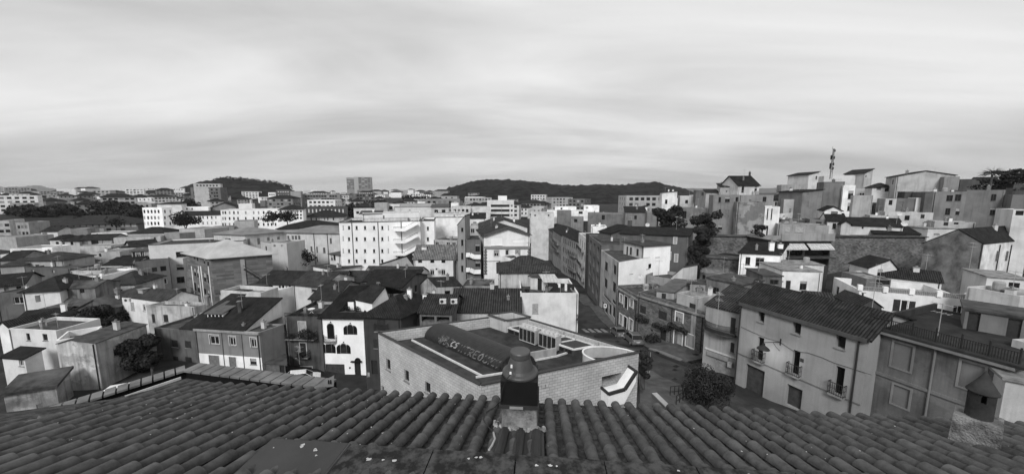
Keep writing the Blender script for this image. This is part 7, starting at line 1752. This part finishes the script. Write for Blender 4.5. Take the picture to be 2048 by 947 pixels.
# houses on the low hill at the left and the white ones on the skyline
for px, t, w, h, z, wv, lab in ((325, 620, 26, 8, 18.5, .7, 'long white building on the skyline of the low hill'), (413, 560, 16, 6, 25, .6, 'pale villa on the crest of the low hill'), (432, 560, 22, 5, 22, .66, 'white house row below the crest of the low hill'), (365, 520, 16, 6, 19, .72, 'white cube house on the flank of the low hill')):
    b, ns, k = far_house(px, t, w, 10, h, wv, ('flat', .5) if wv > .65 else ('hip', 2), lab, None, .1, z=z); b.grid(0, 'dark', k, 1.4, 1.4, (1.2,))
# wooded hills
HILLM = noisy('wooded_hillside', 0.002, 0.026, 0.07, bump=1.0, dist=3.0, pos=(.40, .60), detail=12)
FARM = noisy('far_mountain', 0.03, 0.06, 0.002, bump=.2)
def ridge(name, prof, t, depth, mat, amp, label=None, nx=160, ny=26, seed=0):
    """a hill whose crest passes through the sighted skyline points at distance t"""
    m = MB(); vs = []; fs = []
    def crest(px):
        for (x0, y0), (x1, y1) in zip(prof[:-1], prof[1:]):
            if px <= x1: k = (px - x0) / (x1 - x0); return y0 + (y1 - y0) * (k * k * (3 - 2 * k) * .3 + k * .7)
        return prof[-1][1]
    for i in range(nx + 1):
        px = prof[0][0] + (prof[-1][0] - prof[0][0]) * i / nx; py = crest(px)
        for j in range(ny + 1):
            s = j / ny * 2 - 1; tt = t + s * depth; k = max(0, math.cos(s * math.pi / 2)) ** .9
            top = at_t(px, py, t).z; q = at_t(px, 473.5, tt); base = gz(q.x, q.y) - 3; z = base + (top - base) * k
            z += amp * k * (noise.noise(Vector((q.x, q.y, seed)) * (.04)) + .6 * noise.noise(Vector((q.x, q.y, seed + 9)) * .11)); vs.append((q.x, q.y, z))
    for i in range(nx):
        for j in range(ny): a = i * (ny + 1) + j; fs.append((a, a + ny + 1, a + ny + 2, a + 1))
    me = bpy.data.meshes.new(name); me.from_pydata(vs, [], fs); me.materials.append(mat); me.polygons.foreach_set('use_smooth', [True] * len(fs))
    o = bpy.data.objects.new(name, me); COL.objects.link(o); kind(o, 'structure'); return o
ridge('wooded_hill', [(862, 396), (900, 378), (940, 367), (985, 362), (1040, 364), (1090, 368), (1120, 373), (1160, 373), (1200, 371), (1240, 373), (1275, 368), (1305, 367), (1335, 373), (1365, 380), (1400, 392), (1440, 402)], 1100, 640, HILLM, 7, nx=300, ny=60)
ridge('low_hill', [(350, 384), (385, 372), (415, 364), (450, 360), (500, 362), (540, 366), (575, 374), (600, 384)], 640, 150, HILLM, 3, nx=90)
ridge('far_mountains', [(-260, 384), (-60, 372), (0, 375), (60, 374), (92, 371), (120, 378), (160, 381), (200, 386)], 5200, 900, FARM, 20, nx=120)
ridge('far_range', [(1180, 386), (1330, 377), (1400, 377), (1460, 378), (1700, 372), (2100, 380)], 5600, 900, FARM, 14, nx=120)
def treetops(name, pts, label):
    rr = random.Random(5); m = MB()
    for (px, py, t, r) in pts:
        p = at_t(px, py, t); foliage(m, [(p, (r, r, r * .8))], 26, r * .3, rr)
    o = m.build(name, LEAF, None); kind(o, 'stuff'); return o
rr = random.Random(9)
def cpoly(prof, x):
    for (x0, y0), (x1, y1) in zip(prof[:-1], prof[1:]):
        if x <= x1: return y0 + (y1 - y0) * (x - x0) / (x1 - x0)
pl = [(430, 362), (450, 358), (480, 361), (510, 363), (545, 367), (580, 376)]
treetops('hilltop_woods', [(x, cpoly(pl, x) + rr.uniform(-2.5, 3) + dy, 625 - dy, rr.uniform(3.5, 6.5)) for x in [430 + i * 1.5 for i in range(100)] for dy in (0, 6, 12) if x < 580], '')
pl = [(900, 379), (940, 368), (985, 363), (1040, 365), (1090, 369), (1160, 374), (1200, 372), (1240, 374), (1275, 369), (1305, 368), (1365, 381)]
treetops('ridge_woods', [(x, cpoly(pl, x) + rr.uniform(-1.2, 1.5), 1085, rr.uniform(3, 6)) for x in [900 + i * 2.2 for i in range(211)]], '')
# tree belts
def ftree(px, t, h, r, lab, group, seed, nb=9, n=500, low=.15): 
    p = at_t(px, 473.5, t); return tree((p.x, p.y, gz(p.x, p.y) - 1), h, r, lab, n=n, leaf=r * .13, seed=seed, group=group, trunk=.4, nb=nb, low=low)
ORD = ['first', 'second', 'third', 'fourth', 'fifth', 'sixth', 'seventh', 'eighth', 'ninth', 'tenth', 'eleventh']
def renum(g, txt):
    L = sorted((o for o in COL.objects if o.get('group') == g), key=lambda o: o.location.x / max(o.location.y, 1))
    for i, o in enumerate(L): o['label'] = ORD[i] + ' ' + txt
k = 0
for px in [36, 50, 62, 74, 88, 102, 118, 130, 145, 158, 170]:
    k += 1; ftree(px, rr.uniform(228, 250), rr.uniform(8, 12 if px < 80 else 9.5), rr.uniform(4, 6), 'dark tree in the belt behind the apartment blocks at the outer side of the town', 'trees in the dark belt behind the apartment blocks', k, nb=14, n=1100, low=.0)
for px in [200, 212, 224, 238, 250, 262, 273, 283, 232, 256, 276]:
    k += 1; ftree(px, rr.uniform(236, 262), rr.uniform(9, 13), rr.uniform(5, 7), 'dark tree in the grove between courtyard building and white block', 'trees in the grove by the white block', k, nb=14, n=1100, low=.0)
for px in [700, 712, 724, 735, 746, 757, 768, 728]:
    k += 1; ftree(px, rr.uniform(225, 250), rr.uniform(12, 18), rr.uniform(4.5, 6.5), 'tall dark tree below the hospital towers behind the city blocks', 'tall trees below the hospital', k, nb=13, n=1000, low=.02)
renum('trees in the dark belt behind the apartment blocks', 'dark tree in the belt behind the apartment blocks, counted from the outer edge'); renum('trees in the grove by the white block', 'dark tree of the grove beside the bright white block, counted towards it'); renum('tall trees below the hospital', 'tall dark tree of the clump below the hospital towers')
for px, t, h, r in ((385, 300, 12, 8), (520, 250, 9, 7), (820, 420, 14, 9), (835, 430, 13, 9), (850, 425, 13, 8), (1250, 300, 10, 8), (1290, 330, 10, 9)):
    k += 1; ftree(px, t, h, r, 'round dark tree standing by itself among far town roofs', 'single trees among the far roofs', k)
renum('single trees among the far roofs', 'lone round tree among far roofs, counted along the skyline')
# single trees one can tell apart
def tr(view, X, Y, t, h, r, lab, **kw):
    p = at_t(*pp(X, Y, view), t); return tree(p, h, r, lab, **kw)
tr('g', 905, 660, 47, 6.6, 2.6, 'big dark round tree leaning over the yard wall by the white barn', n=6500, leaf=.17, seed=2, nb=16, low=.12, trunk=.25)
tr('g', 975, 668, 45.5, 4.2, 1.5, 'slim young tree in front of the dark grey house', n=900, leaf=.15, seed=3, nb=6)
tr('g', 690, 335, 62, 4.6, 3.6, 'dense dark tree mass behind the broken shed and pale house', n=4500, leaf=.2, seed=4, nb=12, low=.05)
tr('a', 735, 425, 160, 7, 4.0, 'palm-like tuft tree before the arches of the courtyard building', n=500, leaf=.35, seed=5)
tr('a', 1175, 410, 150, 9, 5.5, 'rounded tree below the bright white block', n=900, leaf=.4, seed=6)
tr('b', 68, 405, 150, 6, 4.8, 'bushy tree in front of the low two-storey wing', n=900, leaf=.4, seed=7)
tr('b', 620, 372, 150, 5, 4.6, 'low bushy tree beside the boxy annex', n=700, leaf=.4, seed=8); tr('b', 712, 375, 152, 6, 5.6, 'broad bushy tree below the white corner house', n=900, leaf=.4, seed=9)
tr('b', 812, 660, 104, 7, 4.2, 'spiky tree at the foot of the outside stair', n=1400, leaf=.25, seed=10, low=.1)
tr('e', 115, 590, 88, 7.5, 4.4, 'big dark bush tree on the slope under the white skyline shed', n=3600, leaf=.3, seed=11, low=.02, nb=14)
tr('e', 345, 640, 76, 7.5, 3.4, 'leafy tree in the yard of the grey three-bay house', n=2600, leaf=.22, seed=12, low=.05)
tr('e', 312, 790, 68, 9.0, 2.1, 'tall ivy-dark tree in the gully between curved house and rubble bank', n=6000, leaf=.24, seed=13, low=.0, nb=18)
tr('e', 290, 840, 65, 5, 2.0, 'dark shrub tree at the foot of the gully', n=2400, leaf=.2, seed=14, low=.0)
tr('e', 690, 640, 74, 4.0, 1.6, 'small ivy tree climbing the long low stone wall', n=700, leaf=.18, seed=15, low=.0)
tr('k', 268, 760, 31, 3.6, .95, 'narrow green tree at the corner of the block building', n=1500, leaf=.11, seed=16, low=.1)
tr('k', 665, 895, 29.5, 3.5, 2.25, 'big feathery bush tree at the street junction before the pale townhouse', n=12000, leaf=.075, seed=17, nb=22, low=.0, mat=LEAFB, squash=.9, trunk=.1)
# araucaria / cedar tiers at the upper edge
def cedar(px, py, t, h, lab, seed, spread):
    rr = random.Random(seed); top = at_t(px, py, t); base = top - Vector((0, 0, h)); root = thing('cedar_tree', base, lab, 'tree'); m = MB(); m.tube([base, top], .3, 6, r2=.08); f = MB()
    for i in range(7):
        z = h * (.45 + .55 * i / 7); L = spread * (1 - .55 * i / 7)
        for j in range(7):
            a = rr.uniform(0, 6.28); e = base + Vector((math.cos(a) * L, math.sin(a) * L, z + rr.uniform(-.3, .5))); m.tube([base + Vector((0, 0, z - .6)), e], .06, 4)
            foliage(f, [(base.lerp(e, 1) * .5 + (base + Vector((0, 0, z))) * .5, (L * .33, L * .33, .28)), (e, (L * .3, L * .3, .3))], 90, .2, rr)
    m.build('trunk', BARK, root); f.build('crown', LEAF, root)
cedar(2020, 337, 84, 9, 'spreading dark cedar with flat tiers above the hill roofs', 3, 5.0); cedar(2075, 333, 86, 10, 'second cedar cut by the picture side above the hill roofs', 4, 5.5)
p = at_t(1985, 348, 82); 
def spiky():
    rr = random.Random(8); root = thing('palm_tree', p - Vector((0, 0, 6)), 'spiky palm-like crown leaning beside the spreading cedar', 'tree'); m = MB(); m.tube([p - Vector((0, 0, 6)), p], .2, 6); m.build('trunk', BARK, root); f = MB()
    for i in range(70):
        a = rr.uniform(0, 6.28); e = rr.uniform(-.3, 1.2); L = rr.uniform(1.6, 2.8); v = Vector((math.cos(a) * math.cos(e), math.sin(a) * math.cos(e), math.sin(e))); q = p + v * L - Vector((0, 0, .3)); s_ = v.orthogonal().normalized() * .09; mid = p + v * L * .5 + Vector((0, 0, .15)); f.face([p - s_ * .3, mid - s_, q, mid + s_])
    f.build('crown', LEAF, root)
spiky()
# lattice mast on the skyline
def mast():
    a = at_t(1662, 345, 112); top = at_t(1665, 298, 112); h = top.z - a.z; root = thing('antenna_mast', a, 'lattice antenna mast standing against the sky over the hill crest', 'antenna mast'); m = MB()
    for s_ in ((-.25, -.25), (.25, -.25), (0, .3)): m.bar(a + Vector((s_[0], s_[1], -2)), a + Vector((s_[0] * .5, s_[1] * .5, h)), .08)
    for i in range(14):
        z = h * i / 14; m.bar(a + Vector((-.25, -.25, z)), a + Vector((.25, -.25, z + h / 14)), .05)
    m.build('lattice', IRON, root); m = MB(); rr = random.Random(3)
    for i in range(9): z = h * rr.uniform(.1, .95); m.box(a + Vector((rr.choice((-.45, .45)), 0, z)), .3, .3, rr.uniform(.5, 1.1))
    m.tube([top - Vector((0, 0, .2)), top + Vector((0, 0, .8))], .04, 5); m.build('antenna_panel', IRON, root)
mast()
# antennas, dishes, air conditioners
for v, X, Y, t, h, lab in (('l', 1085, 285, 33, 3.4, 'tall TV antenna mast behind the long tiled roof in front of the white house'), ('k', 738, 390, 33.5, 3.4, 'thin TV antenna rising in front of the balcony house'), ('m', 715, 560, 24.5, 2.6, 'V-shaped TV antenna on the railing of the grey townhouse'),
                      ('b', 1035, 800, 56, 2.6, 'TV antenna on the small house with the slatted attic'), ('h', 197, 330, 47, 3.0, 'TV antenna standing on the dark grey house terrace'), ('h', 945, 625, 44, 2.4, 'splayed antenna pole above the parked white estate car'),
                      ('f', 905, 880, 56, 6.0, 'tall thin pole antenna before the dark stone-gabled hall'), ('c', 340, 840, 55, 2.6, 'TV antenna on the ridge between the black roof and corner house'), ('e', 683, 870, 55, 3.2, 'bent TV antenna in front of the white two-storey house'), ('b', 425, 900, 50, 2.4, 'TV antenna by the dormer of the long-roofed townhouse')):
    antenna(at_t(*pp(X, Y, v), t), h, lab, rot=rr.uniform(0, 3))
for v, X, Y, t, r, lab, mt in (('c', 343, 815, 52, .42, 'pale satellite dish on the ridge by the white party gable', None), ('d', 1042, 730, 58, .42, 'white satellite dish over the terrace wall above the stone house', None), ('d', 1088, 400, 84, .5, 'satellite dish beside the ridge of the dark gabled building', None), ('k', 990, 145, 48, .5, 'dark satellite dish at the corner of the long tiled roof', IRON),
                          ('f', 500, 555, 73, .55, 'big pale dish on the roof edge of the low black-roofed house', None), ('f', 470, 490, 78, .5, 'white dish on the pale low hillside range', None)):
    dish(at_t(*pp(X, Y, v), t), r, lab, mat=mt)
for v, X, Y, t, lab in (('c', 745, 872, 46, 'air conditioner on the tiled outbuilding, the one next to the chimney'), ('c', 815, 872, 46, 'air conditioner with round fan on the tiled outbuilding beside the solar panel'), ('c', 708, 662, 85, 'air conditioner on the pale three-storey house wall'), ('f', 215, 850, 57, 'air conditioner beside the tall white chimney below the stone wall'), ('g', 806, 862 - 700 + 5, 59, 'air conditioner under the eave of the skylit pale house')):
    aircon(at_t(*pp(X, Y, v), t), .1, lab)
# terrace life on the laundry house and balconies
def laundry():
    z = lt.z - 1.0; V('j'); root = thing('clothes_line', lt.P(.75, .3, z), 'washing of dark and white clothes drying on the cream house terrace', 'laundry'); rr = random.Random(4); m = MB(); w = MB()
    a, c = lt.P(.50, .25, z + 2.0), lt.P(.97, .25, z + 1.8); m.tube([a, c], .012, 4)
    for e in (a, c): m.tube([(e.x, e.y, z), e], .03, 5)
    m.build('line', IRON, root); d = (c - a)
    for k in range(11):
        q = a + d * ((k + .5) / 11); ww, hh = rr.uniform(.3, .6), rr.uniform(.5, 1.2); s_ = d.normalized() * ww / 2; m = MB(); P = [q - s_, q + s_, q + s_ * 1.05 - Vector((0, .05, hh)), q - s_ * .95 - Vector((0, -.04, hh))]; m.slab(P, .01); m.build('garment', simple('white_cloth', .75, .9) if k in (4, 7) else simple('dark_cloth', .03 + .02 * (k % 3), .9), root)
    r2 = thing('awning', lt.P(.45, .5, z + 2.3), 'striped fabric awning sagging over the cream house terrace', 'awning'); m = MB(); A = [lt.P(.36, .62, z + 2.6), lt.P(.66, .62, z + 2.6), lt.P(.72, .22, z + 2.15), lt.P(.42, .22, z + 2.15)]; m.slab([A[3], A[2], A[1], A[0]], .03); m.build('canvas', slats('striped_awning', .5, .5, .8, 0, .2), r2)
    m = MB(); 
    for q in A[2:]: m.tube([(q.x, q.y, z), q], .03, 5)
    m.build('pole', ZINC, r2)
    for k, (a_, b_) in enumerate(((.08, .2), (.14, .45), (.2, .15), (.55, .15), (.62, .2))):
        shrub_on(lt.P(a_, b_, z + .02), .45, 160, .09, 'potted_plant', ('potted shrub by the wall corner of the cream house terrace', 'bushy pot plant near the wash room on the cream house terrace', 'low pot plant behind the stained parapet of the cream house', 'pot plant between the poles of the striped awning', 'pot plant under the drying clothes on the cream house')[k], seed=k)
    m = MB()
    for v_, X, Y in (('j', 800, 322),):
        p, d, n = on_bld(lt, X, Y, 0, 'j'); r = thing('wall_lamp', p, 'dark bracket street lamp on the corner of the cream house', 'street lamp'); m.tube([p, p + n * .5 + Vector((0, 0, .5)), p + n * .9 + Vector((0, 0, .1))], .04, 6); m.build('arm', IRON, r); m = MB(); m.lathe(p + n * .9 - Vector((0, 0, .25)), [(.3, 0), (.24, .1), (.06, .35), (0, .36)], 14); m.build('lamp_shade', IRON, r)
laundry()
for k, (a_, lab) in enumerate(((.25, 'flowering plant in the roof loggia of the white townhouse'), (.75, 'bushy plant at the far end of the roof loggia'))): shrub_on(LOG0.lerp(LOG1, a_), .5, 220, .09, 'potted_plant', lab, seed=k + 40)
shrub_on(on_bld(bh, 1010, 455, 0, 'h')[0] + on_bld(bh, 1010, 455, 0, 'h')[2] * .5, 1.1, 900, .1, 'potted_plant', 'tall leafy plant on the upper balcony of the dark balcony house', seed=50)
shrub_on(on_bld(bh, 905, 465, 0, 'h')[0] + on_bld(bh, 905, 465, 0, 'h')[2] * .5, .7, 400, .09, 'potted_plant', 'low leafy plant at the end of the upper balcony of the dark house', seed=51)
shrub_on(on_bld(bh, 965, 575, 0, 'h')[0] + on_bld(bh, 965, 575, 0, 'h')[2] * .35, .7, 400, .09, 'potted_plant', 'hanging plant in the arched doorway balcony of the dark house', seed=52)
def table():
    p = bh.P(.42, .3, bh.z - .5); r = thing('garden_table', p, 'small white folding table on the crowded roof terrace', 'table'); m = MB(); m.lathe(p + Vector((0, 0, .72)), [(0, .03), (.5, .03), (.5, 0), (0, 0)], 16); m.build('tabletop', FRAME_W, r)
    for s_ in (-1, 1): m = MB(); m.bar(p + Vector((.3 * s_, 0, 0)), p + Vector((-.3 * s_, .02 * s_, .72)), .04); m.build('leg', FRAME_W, r)
    m = MB()
    for i in range(36): q = bh.P(i / 35, 0, bh.z); m.bar(q, q + Vector((0, 0, .5)), .03)
    m.bar(bh.P(0, 0, bh.z + .5), bh.P(1, 0, bh.z + .5), .05); m.build('terrace_railing', IRON, bh.root)
    for k in range(4): shrub_on(bh.P(.1 + .2 * k + (.1 if k > 1 else 0), .12, bh.z - .5), .5, 200, .09, 'potted_plant', ('dark pot plant at the terrace corner over the balcony house', 'pot plant beside the white folding table', 'pot plant on the far side of the white folding table', 'leafy pot at the party wall end of the crowded terrace')[k], seed=60 + k)
table()
for b in BLD: b.done()
def terrain():
    rs = [4 * 1.075 ** i for i in range(103)]; n = 160; G = []
    for i, r in enumerate(rs):
        for k in range(n):
            a = 2 * math.pi * k / n; x, y = r * math.sin(a), r * math.cos(a); G.append((x, y, gz(x, y) if r < 3000 else 17 - (r - 3000) * .004))
    vs = [(0, 0, gz(0, 0))] + G; fs = [(0, 1 + (k + 1) % n, 1 + k) for k in range(n)]
    for i in range(len(rs) - 1):
        for k in range(n): a, b = 1 + i * n + k, 1 + i * n + (k + 1) % n; fs.append((a, b, b + n, a + n))
    me = bpy.data.meshes.new('ground'); me.from_pydata(vs, [], fs); me.materials.append(noisy('earth_and_asphalt', .018, .045, .25, bump=.4))
    bm = bmesh.new(); bm.from_mesh(me); bmesh.ops.recalc_face_normals(bm, faces=bm.faces); bm.to_mesh(me); bm.free()
    me.polygons.foreach_set('use_smooth', [True] * len(me.polygons)); o = bpy.data.objects.new('ground', me); COL.objects.link(o); kind(o, 'structure')
terrain()
# ---- street junction: asphalt, pavement with kerb, crossing
def sheet(name, poly_px, mat, lift, step=1.0, k='structure', thick=0.0):
    """sheet draped on the ground inside a polygon of sighted ground points"""
    P = [hit(x, y) for x, y in poly_px]; bm = bmesh.new(); vs = [bm.verts.new((p.x, p.y, 0)) for p in P]; f = bm.faces.new(vs); bmesh.ops.triangulate(bm, faces=[f])
    for _ in range(8):
        e = [e for e in bm.edges if e.calc_length() > step * 2.2]
        if not e: break
        bmesh.ops.subdivide_edges(bm, edges=e, cuts=1); bmesh.ops.triangulate(bm, faces=bm.faces[:])
    for v in bm.verts: v.co.z = gz(v.co.x, v.co.y) + lift
    if thick:
        r = bmesh.ops.extrude_face_region(bm, geom=bm.faces[:])
        for g in r['geom']:
            if isinstance(g, bmesh.types.BMVert): g.co.z += thick
    bmesh.ops.recalc_face_normals(bm, faces=bm.faces); me = bpy.data.meshes.new(name); bm.to_mesh(me); bm.free(); me.materials.append(mat); me.uv_layers.new(name='UVMap')
    if me.polygons and sum(p.normal.z * p.area for p in me.polygons) < 0 and not thick: me.flip_normals()
    o = bpy.data.objects.new(name, me); COL.objects.link(o); kind(o, k); return o
ASPH = noisy('worn_asphalt', .032, .062, .6, bump=.3); PAVE = noisy('stone_pavement', .06, .11, .9, bump=.3)
sheet('street', [(1135, 560), (1178, 600), (1205, 640), (1240, 672), (1300, 705), (1420, 745), (1470, 790), (1560, 830), (1560, 900), (1280, 880), (1277, 760), (1230, 720), (1160, 680), (1140, 620), (1125, 580)], ASPH, .05)
sheet('pavement', [(1162, 590), (1180, 600), (1240, 660), (1310, 680), (1410, 708), (1412, 716), (1372, 725), (1300, 698), (1236, 668), (1200, 640), (1158, 600)], PAVE, .06, thick=.12)
sheet('pavement', [(1277, 745), (1300, 740), (1345, 765), (1400, 800), (1380, 860), (1280, 870)], PAVE, .06, thick=.12)
sheet('kerb_stone', [(1301, 697), (1362, 719), (1366, 722), (1359, 722), (1297, 699)], P_(.22, .3), .07, thick=.14)
WP = noisy('crossing_paint', .14, .3, 2.5, bump=.1)
for i in range(6):
    x = 1162 + i * 12.5; sheet('crossing_stripe', [(x, 657.5), (x + 6, 657.2), (x + 18, 664.5), (x + 10, 665)], WP, .075, step=2)
PT = noisy('asphalt_patch', .012, .025, 3)
for x, y, w, h in ((1235, 683, 6, 2), (1315, 706, 7, 2.3), (1302, 722, 6, 2.5), (1352, 733, 8, 3), (1349, 740, 7, 2.5), (1384, 725, 9, 3), (1392, 711, 8, 2.5), (1402, 735, 8, 3), (1283, 711, 4, 1.5)):
    sheet('road_patch', [(x - w, y), (x, y - h), (x + w, y + .3), (x + 1, y + h)], PT, .19 if y < 715 and x > 1300 or x > 1375 else .07, step=3)
# ---- cars
def car(p, yaw, lab, paint, L=4.1, W=1.7, Hh=1.45, estate=True):
    p = Vector(p); root = thing('parked_car', p, lab, 'car', 'cars parked in the streets'); f = Vector((math.sin(yaw), math.cos(yaw), 0)); s = Vector((f.y, -f.x, 0))
    gx = gz(p.x + f.x * 1.5, p.y + f.y * 1.5) - gz(p.x - f.x * 1.5, p.y - f.y * 1.5); f = Vector((f.x, f.y, gx / 3)).normalized(); up = s.cross(f).normalized()
    def C(x, y, z): return p + f * x + s * y + up * z
    sec = [(-L / 2, .30, .62, .78), (-L / 2 + .12, .22, .90, .95), (-L / 2 + .5, .2, .95, 1.0), (-L * .1, .18, .93, 1.0), (L * .18, .18, .90, 1.0), (L * .42, .22, .78, .95), (L / 2 - .05, .28, .66, .82), (L / 2, .34, .55, .72)]
    def ring(x, z0, z1, k): w = W / 2 * k; return [C(x, -w * .86, z0), C(x, -w, z0 + .12), C(x, -w, (z0 + z1) / 2), C(x, -w * .93, z1), C(x, -w * .5, z1 + .03), C(x, w * .5, z1 + .03), C(x, w * .93, z1), C(x, w, (z0 + z1) / 2), C(x, w, z0 + .12), C(x, w * .86, z0)]
    m = MB(); R_ = [ring(*q) for q in sec]
    for a, b in zip(R_[:-1], R_[1:]):
        for i in range(10): j = (i + 1) % 10; m.face([a[i], b[i], b[j], a[j]])
    m.face(list(reversed(R_[0]))); m.face(R_[-1]); body = m.build('body', paint, root, smooth=True, merge=True); es = body.modifiers.new('edge', 'EDGE_SPLIT'); es.split_angle = R(38)
    xr = -L / 2 + (.12 if estate else .55); xt = -L / 2 + (.55 if estate else 1.15); xf = L * .05; xh = L * .26; k0, k1 = W * .455, W * .37
    G_ = [C(xr, -k0, .92), C(xh, -k0, .9), C(xh, k0, .9), C(xr, k0, .92)]; T_ = [C(xt, -k1, Hh - .06), C(xf, -k1, Hh - .05), C(xf, k1, Hh - .05), C(xt, k1, Hh - .06)]
    m = MB()
    for i in range(4): j = (i + 1) % 4; m.face([G_[i], G_[j], T_[j], T_[i]])
    m.build('windows', simple('car_glass', .012, .08), root)
    m = MB(); T2 = [C(xt - .05, -k1 - .02, Hh - .07), C(xf + .06, -k1 - .02, Hh - .06), C(xf + .06, k1 + .02, Hh - .06), C(xt - .05, k1 + .02, Hh - .07)]; T3 = [C(xt + .1, -k1 * .8, Hh), C(xf - .1, -k1 * .8, Hh), C(xf - .1, k1 * .8, Hh), C(xt + .1, k1 * .8, Hh)]
    m.face(T3)
    for i in range(4): j = (i + 1) % 4; m.face([T2[i], T2[j], T3[j], T3[i]])
    for i in range(4): m.bar(G_[i], T_[i], .045)
    for y in (-1, 1): m.bar(C(-L * .1, y * (k0 + .005), .9), C(-L * .1, y * (k1 + .01), Hh - .06), .04)
    m.build('roof', paint, root)
    for x in (-L * .31, L * .31):
        for y in (-1, 1):
            m = MB(); c = C(x, y * (W / 2 - .1), .31); m.tube([c - s * .1, c + s * .11 * 1], .31, 18); w_ = m.build('wheel', simple('tyre', .015, .9), root)
            m = MB(); c2 = C(x, y * (W / 2 + .015), .31); m.tube([c2 - s * .02, c2 + s * .005], .19, 14); m.build('rim', ZINC, w_)
    for y in (-1, 1):
        m = MB(); m.bar(C(L / 2 - .06, y * .52, .62), C(L / 2 - .16, y * .76, .64), .10, .16); m.build('headlight', simple('headlight_glass', .7, .15), root)
        m = MB(); m.bar(C(-L / 2 + .02, y * .62, .80), C(-L / 2 + .1, y * .76, .82), .07, .2); m.build('tail_light', simple('tail_light_glass', .10, .2), root)
    m = MB(); m.bar(C(-L / 2 - .01, -.26, .62), C(-L / 2 - .01, .26, .62), .02, .11); m.build('number_plate', simple('plate_white', .6, .5), root)
SIL = simple('silver_paint', .20, .3, .5); WHT = simple('white_paint', .72, .3)
def on_road(px, py): p = hit(px, py); p.z = gz(p.x, p.y) + .06; return p
a, c = on_road(1237, 671), on_road(1266, 684); d = (c - a); yaw = math.atan2(-d.x, -d.y)
car(a, yaw, 'silver saloon car parked by the stone house, the farther of two', SIL, L=4.3, Hh=1.4, estate=False)
car(c, yaw, 'silver estate car parked by the stone house, the nearer of two', SIL, L=4.1, Hh=1.5)
p = on_road(606, 763); car(p, R(62), 'white estate car parked in front of the dark balcony house garage', WHT)
p = at_t(250, 779, 41); p.z = gz(p.x, p.y) + .03; car(p, R(68), 'white hatchback parked in the dark yard behind the coping wall', WHT)
# ---- street sign, railing, low wall, plants at the junction
p = on_road(1299, 748); r = thing('road_sign', p, 'round dark road sign seen from behind on a thin post at the junction', 'road sign'); m = MB(); m.tube([p, p + Vector((0, 0, 2.5))], .03, 6); m.build('post', ZINC, r)
m = MB(); c = p + Vector((0, 0, 2.3)); m.tube([c + Vector((0, .0, 0)), c + Vector((0, .03, 0))], .32, 20); m.build('sign_plate', simple('sign_back', .05, .5), r)
def low_wall():
    a, c = hit(1308, 800), hit(1350, 830); za = at_t(1308, 785, (a - Vector((0, 0, HC))).dot(Vector((0, cP, -sP)))).z
    r = thing('ramp_wall', a, 'low pale-topped wall slanting down beside the junction bush', 'wall'); m = MB(); m.bar(Vector((a.x, a.y, za - 1.2)), Vector((c.x, c.y - 3, za - 1.2)), .35, 2.4); m.build('wall', P_(.2, .5), r); m = MB(); m.bar(Vector((a.x, a.y, za + .03)), Vector((c.x, c.y - 3, za + .03)), .45, .08); m.build('coping', P_(.45, .3), r)
    for k, (x0, y0, x1, y1) in enumerate(((1340, 793, 1365, 790), (1352, 812, 1372, 800))):
        a, c = hit(x0, y0), hit(x1, y1); r = thing('hand_rail', a, ('thin iron barrier beside the junction bush, the farther one', 'thin iron barrier beside the junction bush, the nearer one')[k], 'railing'); m = MB()
        for h_ in (.5, 1.0): m.bar(a + Vector((0, 0, h_)), c + Vector((0, 0, h_)), .05)
        for q in range(4): e = a.lerp(c, q / 3); m.bar(e, e + Vector((0, 0, 1)), .05)
        m.build('bars', IRON, r)
low_wall()
q = on_bld(st2, 325, 460, 0, 'k')[0]; p = hit(*pp(330, 492, 'k')); shrub_on(p, 1.1, 900, .12, 'climbing_shrub', 'leafy shrub growing against the curved stone house beside the arch', seed=70)
# shop sign on the street house
p, d, n = on_bld(s7, 838, 900, 0, 'd'); r = thing('shop_sign', p, 'small white projecting sign with a black mark on the pale street house', 'sign'); m = MB(); m.bar(p + n * .5, p + n * .5 + Vector((0, 0, .9)), .55, .08) if False else m.box(p + n * .5, .6, .08, .8, 0); m.build('board', simple('sign_white', .75, .5), r); m = MB(); c = p + n * .5; m.box(c + Vector((0, -.05, .3)), .28, .02, .3, 0); m.build('emblem', IRON, r); m = MB(); m.bar(p, p + n * .5 + Vector((0, 0, .8)), .04); m.build('bracket', IRON, r)
def haze():
    m = MB(); m.prism([(-7400, -7400), (7400, -7400), (7400, 7400), (-7400, 7400)], -60, 175); o = m.build('haze', simple('x_', .5)); kind(o, 'stuff'); mt = bpy.data.materials.new('town_air'); mt.use_nodes = True; nt = mt.node_tree
    for n in list(nt.nodes): nt.nodes.remove(n)
    out = nt.nodes.new('ShaderNodeOutputMaterial'); v = nt.nodes.new('ShaderNodeVolumePrincipled'); v.inputs['Color'].default_value = (.9, .9, .9, 1); v.inputs['Density'].default_value = 0.00006; nt.links.new(v.outputs[0], out.inputs['Volume'])
    o.data.materials.clear(); o.data.materials.append(mt)
haze()
